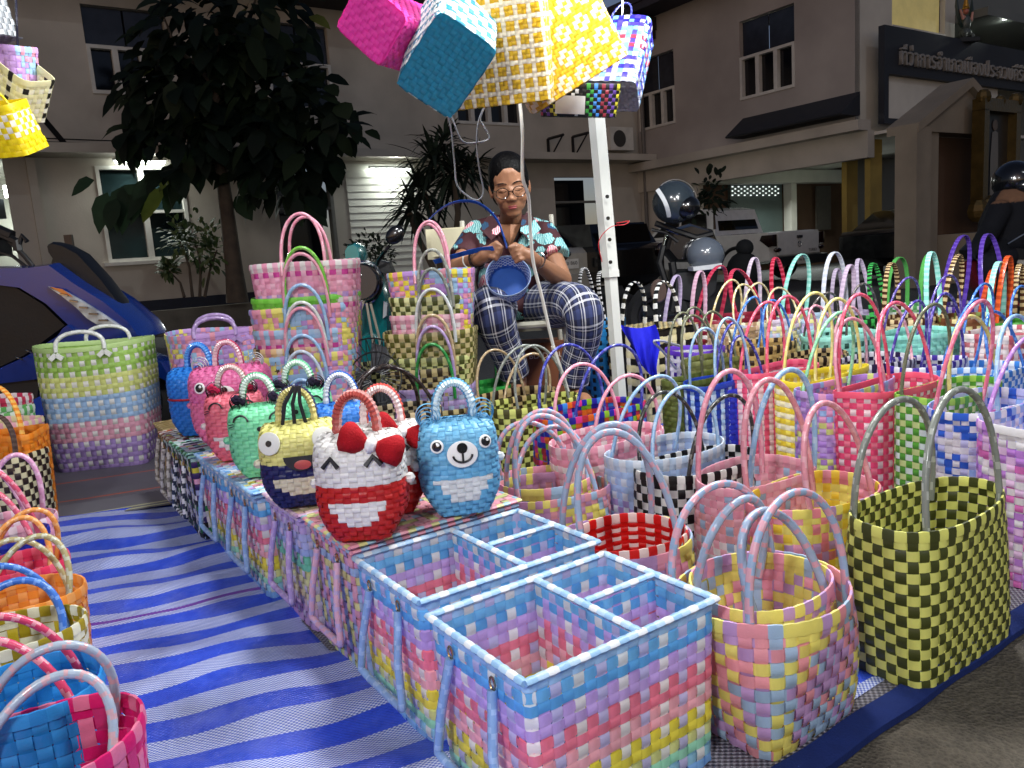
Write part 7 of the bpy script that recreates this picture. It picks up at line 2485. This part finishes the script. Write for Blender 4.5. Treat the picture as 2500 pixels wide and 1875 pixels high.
# blue cloth
cl = MB()
nu_, nv_ = 22, 16
vs = []
for j in range(nv_ + 1):
    q = j / nv_
    for i in range(nu_ + 1):
        s = i / nu_
        wdt = 1 - .12 * q + .1 * math.sin(q * 5)
        x = 1512 + 40 * q + (88 - 20 * q) * s * wdt
        y = 792 + (125 - 55 * (1 - s) ** 1.5) * q + 9 * math.sin(s * 3.1)
        f = math.sin(s * 17 + 1.5 * math.sin(q * 3)) * .018 * (.3 + q) + math.sin(s * 7 + 2) * .02
        vs.append(PY(x, y, 3.10 + f - .03 * math.sin(q * 2)))
cl.add(vs, [(j * (nu_ + 1) + i, j * (nu_ + 1) + i + 1, (j + 1) * (nu_ + 1) + i + 1, (j + 1) * (nu_ + 1) + i) for j in range(nv_) for i in range(nu_)], lin('#1c1fb4'))
tag(cl.build('cloth', CLOTH, ang=None), 'royal blue cloth draped over the checked box right of the pole', 'cloth')
strap('clear_strap', 'thick clear plastic strap by the round purple lidded basket', 'strap', [PY(1650, 900, 2.9), PY(1622, 862, 2.85), PY(1598, 836, 2.8), PY(1615, 832, 2.8), PY(1660, 845, 2.9)], .004, '#b9bcc8', .010, bn=(0, -1, .3))

# ---------------------------------------------------------------- canopy pole and hanging bags
pb_, ptop = PY(1512, 960, 2.8), PY(1457, 322, 2.8)
pd = (ptop - pb_).normalized()
pf_ = pb_ - pd * (pb_.z / pd.z)
po = thing('canopy_pole', 'white square telescopic canopy pole right of the seated woman', 'pole', pf_)
mid = PY(1489, 652, 2.8)
RT = Matrix.Rotation(math.radians(28), 3, 'Z')


def sqtube(a, b, w, name):
    a, b = Vector(a), Vector(b)
    vs = []
    for p in (a, b):
        for dx, dy in ((-1, -1), (1, -1), (1, 1), (-1, 1)):
            vs.append(p + RT @ Vector((dx * w / 2, dy * w / 2, 0)))
    return adopt(MB().add(vs, [(0, 1, 5, 4), (1, 2, 6, 5), (2, 3, 7, 6), (3, 0, 4, 7), (4, 5, 6, 7), (3, 2, 1, 0)], lin('#c9cac4')).build(name, M('white_enamel', '#c4c6c0', rough=.4, var=.08), smooth=False), po)


sqtube(pf_, mid, .033, 'lower_tube')
sqtube(mid - pd * .03, ptop + pd * 1.0, .041, 'upper_tube')
sqtube(mid - pd * .035, mid - pd * .030 + pd * .02, .044, 'collar')
for k, (x, y) in enumerate(((1482, 480), (1484, 533), (1488, 585), (1490, 640))):
    c = PY(x, y, 2.755)
    adopt(MB().disc(c, (.35, -1, 0), .007, '#6a6c6a', .004, seg=12).build('rivet', CHR), po)
strap('red_wire', 'thin red wire tied round the white pole', 'wire', [PY(1470, 640, 2.76), PY(1462, 590, 2.75), PY(1490, 555, 2.75), PY(1525, 548, 2.74), PY(1535, 540, 2.74), PY(1505, 545, 2.75)], .0016, '#b8242c')
bar_ = thing('canopy_rail', 'white canopy rail above the picture from which the bags hang', 'rail', PY(1300, -120, 2.3))
adopt(MB().tube([PY(-300, -120, 2.3), ptop + pd * .95, PY(3000, -300, 3.2)], .02, 8, '#c9cac4').build('rail_tube', PAINT), bar_)


def camvec(x, y, z):
    return CR * x + CU * y - _F * z


def hang(label, px, py, Y, ex, ey, L, W, H, cols, az=None, hd=None, **k):
    """bag seen with its base centre at a pixel; ex, ey are base edges in camera axes (right, up, towards the viewer)"""
    c = PY(px, py, Y)
    X = camvec(*ex).normalized()
    Yv = camvec(*ey) if az is None else camvec(*az).cross(X)
    Yv = (Yv - X * Yv.dot(X)).normalized()
    Z = X.cross(Yv)
    Rm = Matrix((X, Yv, Z)).transposed()
    t = basket(label, c, L, W, H, cols, hd, name='hanging_bag', cat='woven bag', group='woven bags hanging from the canopy', tilt=Rm.to_euler(), **k)
    bc = lin(k['base']) if k.get('base') else cols[0](0, 0) if callable(cols[0]) else cols[0][-1]
    q_ = .92
    pt, _, _ = flat_weave((-L / 2 * q_, -W / 2 * q_, -.001), (1, 0, 0), (0, 1, 0), L * q_, W * q_, lambda i, j: bc, lambda i, j: bc, sw=.0135, amp=.0012)
    put_weave(pt, t, True, names=('base_strap', 'base_strap'))
    sp_ = [c + Z * (H * .98), c + Z * (H + .05) + Vector((0, 0, .1)), c + Z * H + Vector((0, .1, .45))]
    adopt_late.append((t, sp_))
    return t


adopt_late = []
hk = dict(n0=9, n1=6, sep=True, sw=.0165)
TEALP = lambda i, j: lin('#1f86a4') if (i + j // 2 % 2 * 2) % 4 < 2 and j % 2 == 0 or (i + j // 2 % 2 * 2) % 4 == 0 else lin('#e6e9e6')
YDOT = lambda i, j: lin('#dcb428') if (i % 3 < 2 and j % 3 < 2) else lin('#efe6cc')
FL4 = ('.##..', '#.##.', '##.#.', '.##..', '.....')
YFLW = lambda i, j: lin('#f0e2c2') if FL4[j % 5][(i + (j // 5 % 2) * 2) % 5] == '#' else lin('#dfb42c')
hang('plain hot pink bag hanging at the top, leftmost of its cluster', 905, 55, 1.95, (.113, -.11, .03), (-.078, -.097, -.06), .165, .135, .26, two('#e83aa4', '#f050b0'), taper=.97, **{**hk, 'sw': .0135})
hang('teal bag hanging at the top with white patterned sides and plain base', 1088, 165, 1.85, (.125, -.063, -.06), (-.130, -.128, -.137), .16, .21, .30, (TEALP, TEALP), base='#1f86a4', taper=.96, **{**hk, 'sw': .013})
hang('yellow and white lattice bag in the middle of the hanging cluster', 1232, 248, 2.05, (1, .06, .15), (-.05, .45, -.9), .255, .13, .34, (YDOT, YDOT), base='#d8b820', taper=.96, **{**hk, 'sw': .0105})
hang('yellow bag with white flower pattern at the right of the hanging cluster', 1410, 205, 2.15, (.85, .50, .12), (-.1, .35, -.9), .29, .13, .34, (YFLW, YFLW), base='#d8b820', taper=.97, **{**hk, 'sw': .0105})
STR = rows_of(['#2f2aa0', '#4a3fc0', '#7ab8e6', '#7ab8e6', '#c83a50', '#e6b0b4', '#c83a50', '#7ab8e6', '#7ab8e6', '#4a3fc0', '#d9dcea', '#2f2aa0', '#9a9ca4', '#9a9ca4'], ['#4a3fc0', '#e2e2ea', '#7ab8e6'])
hang('blue red and purple striped bag with grey base hanging by blue handles', 1480, 236, 2.5, (.95, -.12, .3), None, .20, .13, .25, STR, az=(.10, .92, -.40), hd=dict(c=NVH, hh=.14, fw=.16, r=.004, lean=.6), taper=.97, **hk)
CHK = [lin(c) for c in ('#1a1a1c', '#1a1a1c', '#e6e6e6', '#1a1a1c', '#3a9a3c', '#3f86d8', '#8a2c3c', '#5a3a8a', '#c9c23c')]
hang('dark pouch with black white and rainbow checks hanging below the cluster', 1412, 285, 2.42, (1, -.05, .1), (.05, .3, -.9), .24, .09, .085, ((lambda i, j: lin('#1a1a1c')), (lambda i, j: CHK[(i // 2) % 9])), taper=.9, **{**hk, 'sw': .0105})
tag(MB().box(PY(1392, 256, 2.34), (.085, .003, .05), '#d4d4d6', Matrix.Rotation(.1, 3, 'Y')).build('paper_card', PAINT, smooth=False), 'white paper card hanging in front of the dark checked pouch', 'card')
YB_ = rows_of(['#f0d810', '#f0d810', '#f0d810', '#f0d810', '#f3f0e2', '#f3f0e2', '#f3f0e2', '#f0d810', '#f0d810'], ['#f0d810', '#f3e060'])
hang('bright yellow small bag with white checked band hanging at the left edge', 10, 375, 1.95, (1, .05, .1), (0, .5, -.85), .17, .10, .105, ((lambda i, j: lin('#f0d810')), (lambda i, j: lin('#f3f0e2') if 2 < j < 7 else lin('#f0d810'))), hd=dict(c=('#f0d810', '#f4e25a', .3), hh=.1, fw=.25, r=.004), taper=1.08, rim='#f0d810', **{**hk, 'sw': .0125})
hang('cream and black checked small bag behind the yellow one at the left edge', 25, 262, 2.1, (.8, -.6, .1), (.2, .4, -.85), .15, .10, .11, rows_of(['#e9e4b4', '#f0ecd6'], ['#e9e4b4', '#e9e4b4', '#26241c']), taper=.95, **{**hk, 'sw': .014})
hang('pastel purple patchwork small bag hanging at the left edge', 5, 205, 2.1, (1, -.12, .1), (.05, .3, -.9), .16, .10, .085, pastel(99, [LV, LB, PK, LV]), taper=.95, **{**hk, 'sw': .0135})
hang('silver grey small bag hanging highest at the left edge', -18, 105, 2.1, (.9, .25, .1), (.05, .3, -.9), .13, .09, .1, two('#8f9498', '#c6cacc'), taper=.8, **{**hk, 'sw': .0135})
for k, (t, pts) in enumerate(adopt_late):
    o = MB().tube(bez(pts, 5), .003, 5, '#2a2a3a').build('hanging_cord', HANDLE, None)
    m = o.matrix_world.copy()
    o.parent = t
    o.matrix_parent_inverse = (Matrix.Translation(t.location) @ t.rotation_euler.to_matrix().to_4x4()).inverted()

# scooter and rider at the far right
rs_ = thing('motor_scooter', 'dark red scooter with white lettering under the rider at the right edge', 'scooter', (PY(2440, 720, 5.2).x, 5.2, 0))
P6 = Plane(5.2)
part('red_panel', [(2385, 640), (2420, 625), (2470, 690), (2500, 760), (2440, 740), (2400, 700)], -.1, .1, '#6a1220', t=rs_, P=P6, bev=.1)
part('white_stripe', [(2388, 632), (2402, 628), (2446, 690), (2442, 705)], -.13, -.105, '#cfcfd2', PAINT, rs_, P6, .02)
part('seat', [(2382, 610), (2400, 592), (2450, 600), (2560, 612), (2560, 640), (2440, 632), (2390, 634)], -.12, .12, '#0d0d10', PAINT, rs_, P6, .15)
part('rear_cowl', [(2445, 632), (2490, 618), (2560, 615), (2560, 660), (2500, 650)], -.11, .11, '#8d8a86', t=rs_, P=P6, bev=.15)
part('footboard', [(2400, 740), (2560, 750), (2560, 800), (2420, 790)], -.14, .14, '#0f1012', PAINT, rs_, P6, .1)
wheel(rs_, PY(2440, 800, 5.2), .22, .1, (.2, 1, 0), '#2a2a2c')
d_ = (PY(2440, 700, 5.06) - PY(2394, 636, 5.06)).normalized()
text_on('CLICK', 'side_lettering', PY(2418, 668, 5.06), d_, d_.cross(Vector((0, 1, 0))) * -1, .17, '#1a1a1c', rs_)
adopt(MB().tube([PY(2460, 596, 5.0), PY(2500, 572, 5.0)], .008, 6, '#ffffff').build('grab_rail', CHR), rs_)
rd = thing('person', 'rider in dark jacket and helmet seated on the scooter at the right edge', 'person', (PY(2470, 720, 5.25).x, 5.25, 0))
rb = MB()
hd_ = PY(2478, 452, 5.3)
limb(rb, [PY(2452, 600, 5.3), PY(2458, 550, 5.3), PY(2470, 505, 5.3)], [.17, .17, .15])
limb(rb, [PY(2470, 505, 5.3), hd_], [.08, .06])
rb.ell(hd_, (.085, .1, .11))
limb(rb, [PY(2440, 515, 5.2), PY(2412, 570, 5.12), PY(2385, 608, 5.0)], [.075, .065, .05])
limb(rb, [PY(2500, 515, 5.35), PY(2530, 570, 5.2)], [.075, .06])
limb(rb, [PY(2460, 612, 5.25), PY(2420, 650, 5.0), PY(2425, 740, 5.05)], [.11, .085, .06])
for fx in range(4):
    limb(rb, [PY(2385, 608, 5.0), PY(2374 + fx, 616 + fx * 4, 4.96), PY(2378 + fx, 624 + fx * 3, 4.95)], [.022, .012, .009], 7)
limb(rb, [PY(2385, 608, 5.0), PY(2392, 622, 4.96)], [.02, .011], 7)


def rcol(co):
    if co.z > PY(2470, 495, 5.3).z and co.y < 5.27:
        return lin('#5a4030')
    return lin('#0b0c12') if co.z > PY(2440, 612, 5.2).z else lin('#12141c')


fuse(rb, 'body', .012, CLOTH, rd, 3, rcol)
rh = thing('helmet', 'black helmet with one pale reflection on the rider at the right edge', 'helmet', hd_)
adopt(MB().ell(hd_ + Vector((0, .02, .03)), (.125, .14, .13), '#0a0b0e', 18, 12).build('shell', GLOSS), rh)
adopt(MB().ell(hd_ + Vector((.03, -.09, -.01)), (.085, .06, .06), '#16181c', 14, 9).build('visor', GLOSS), rh)
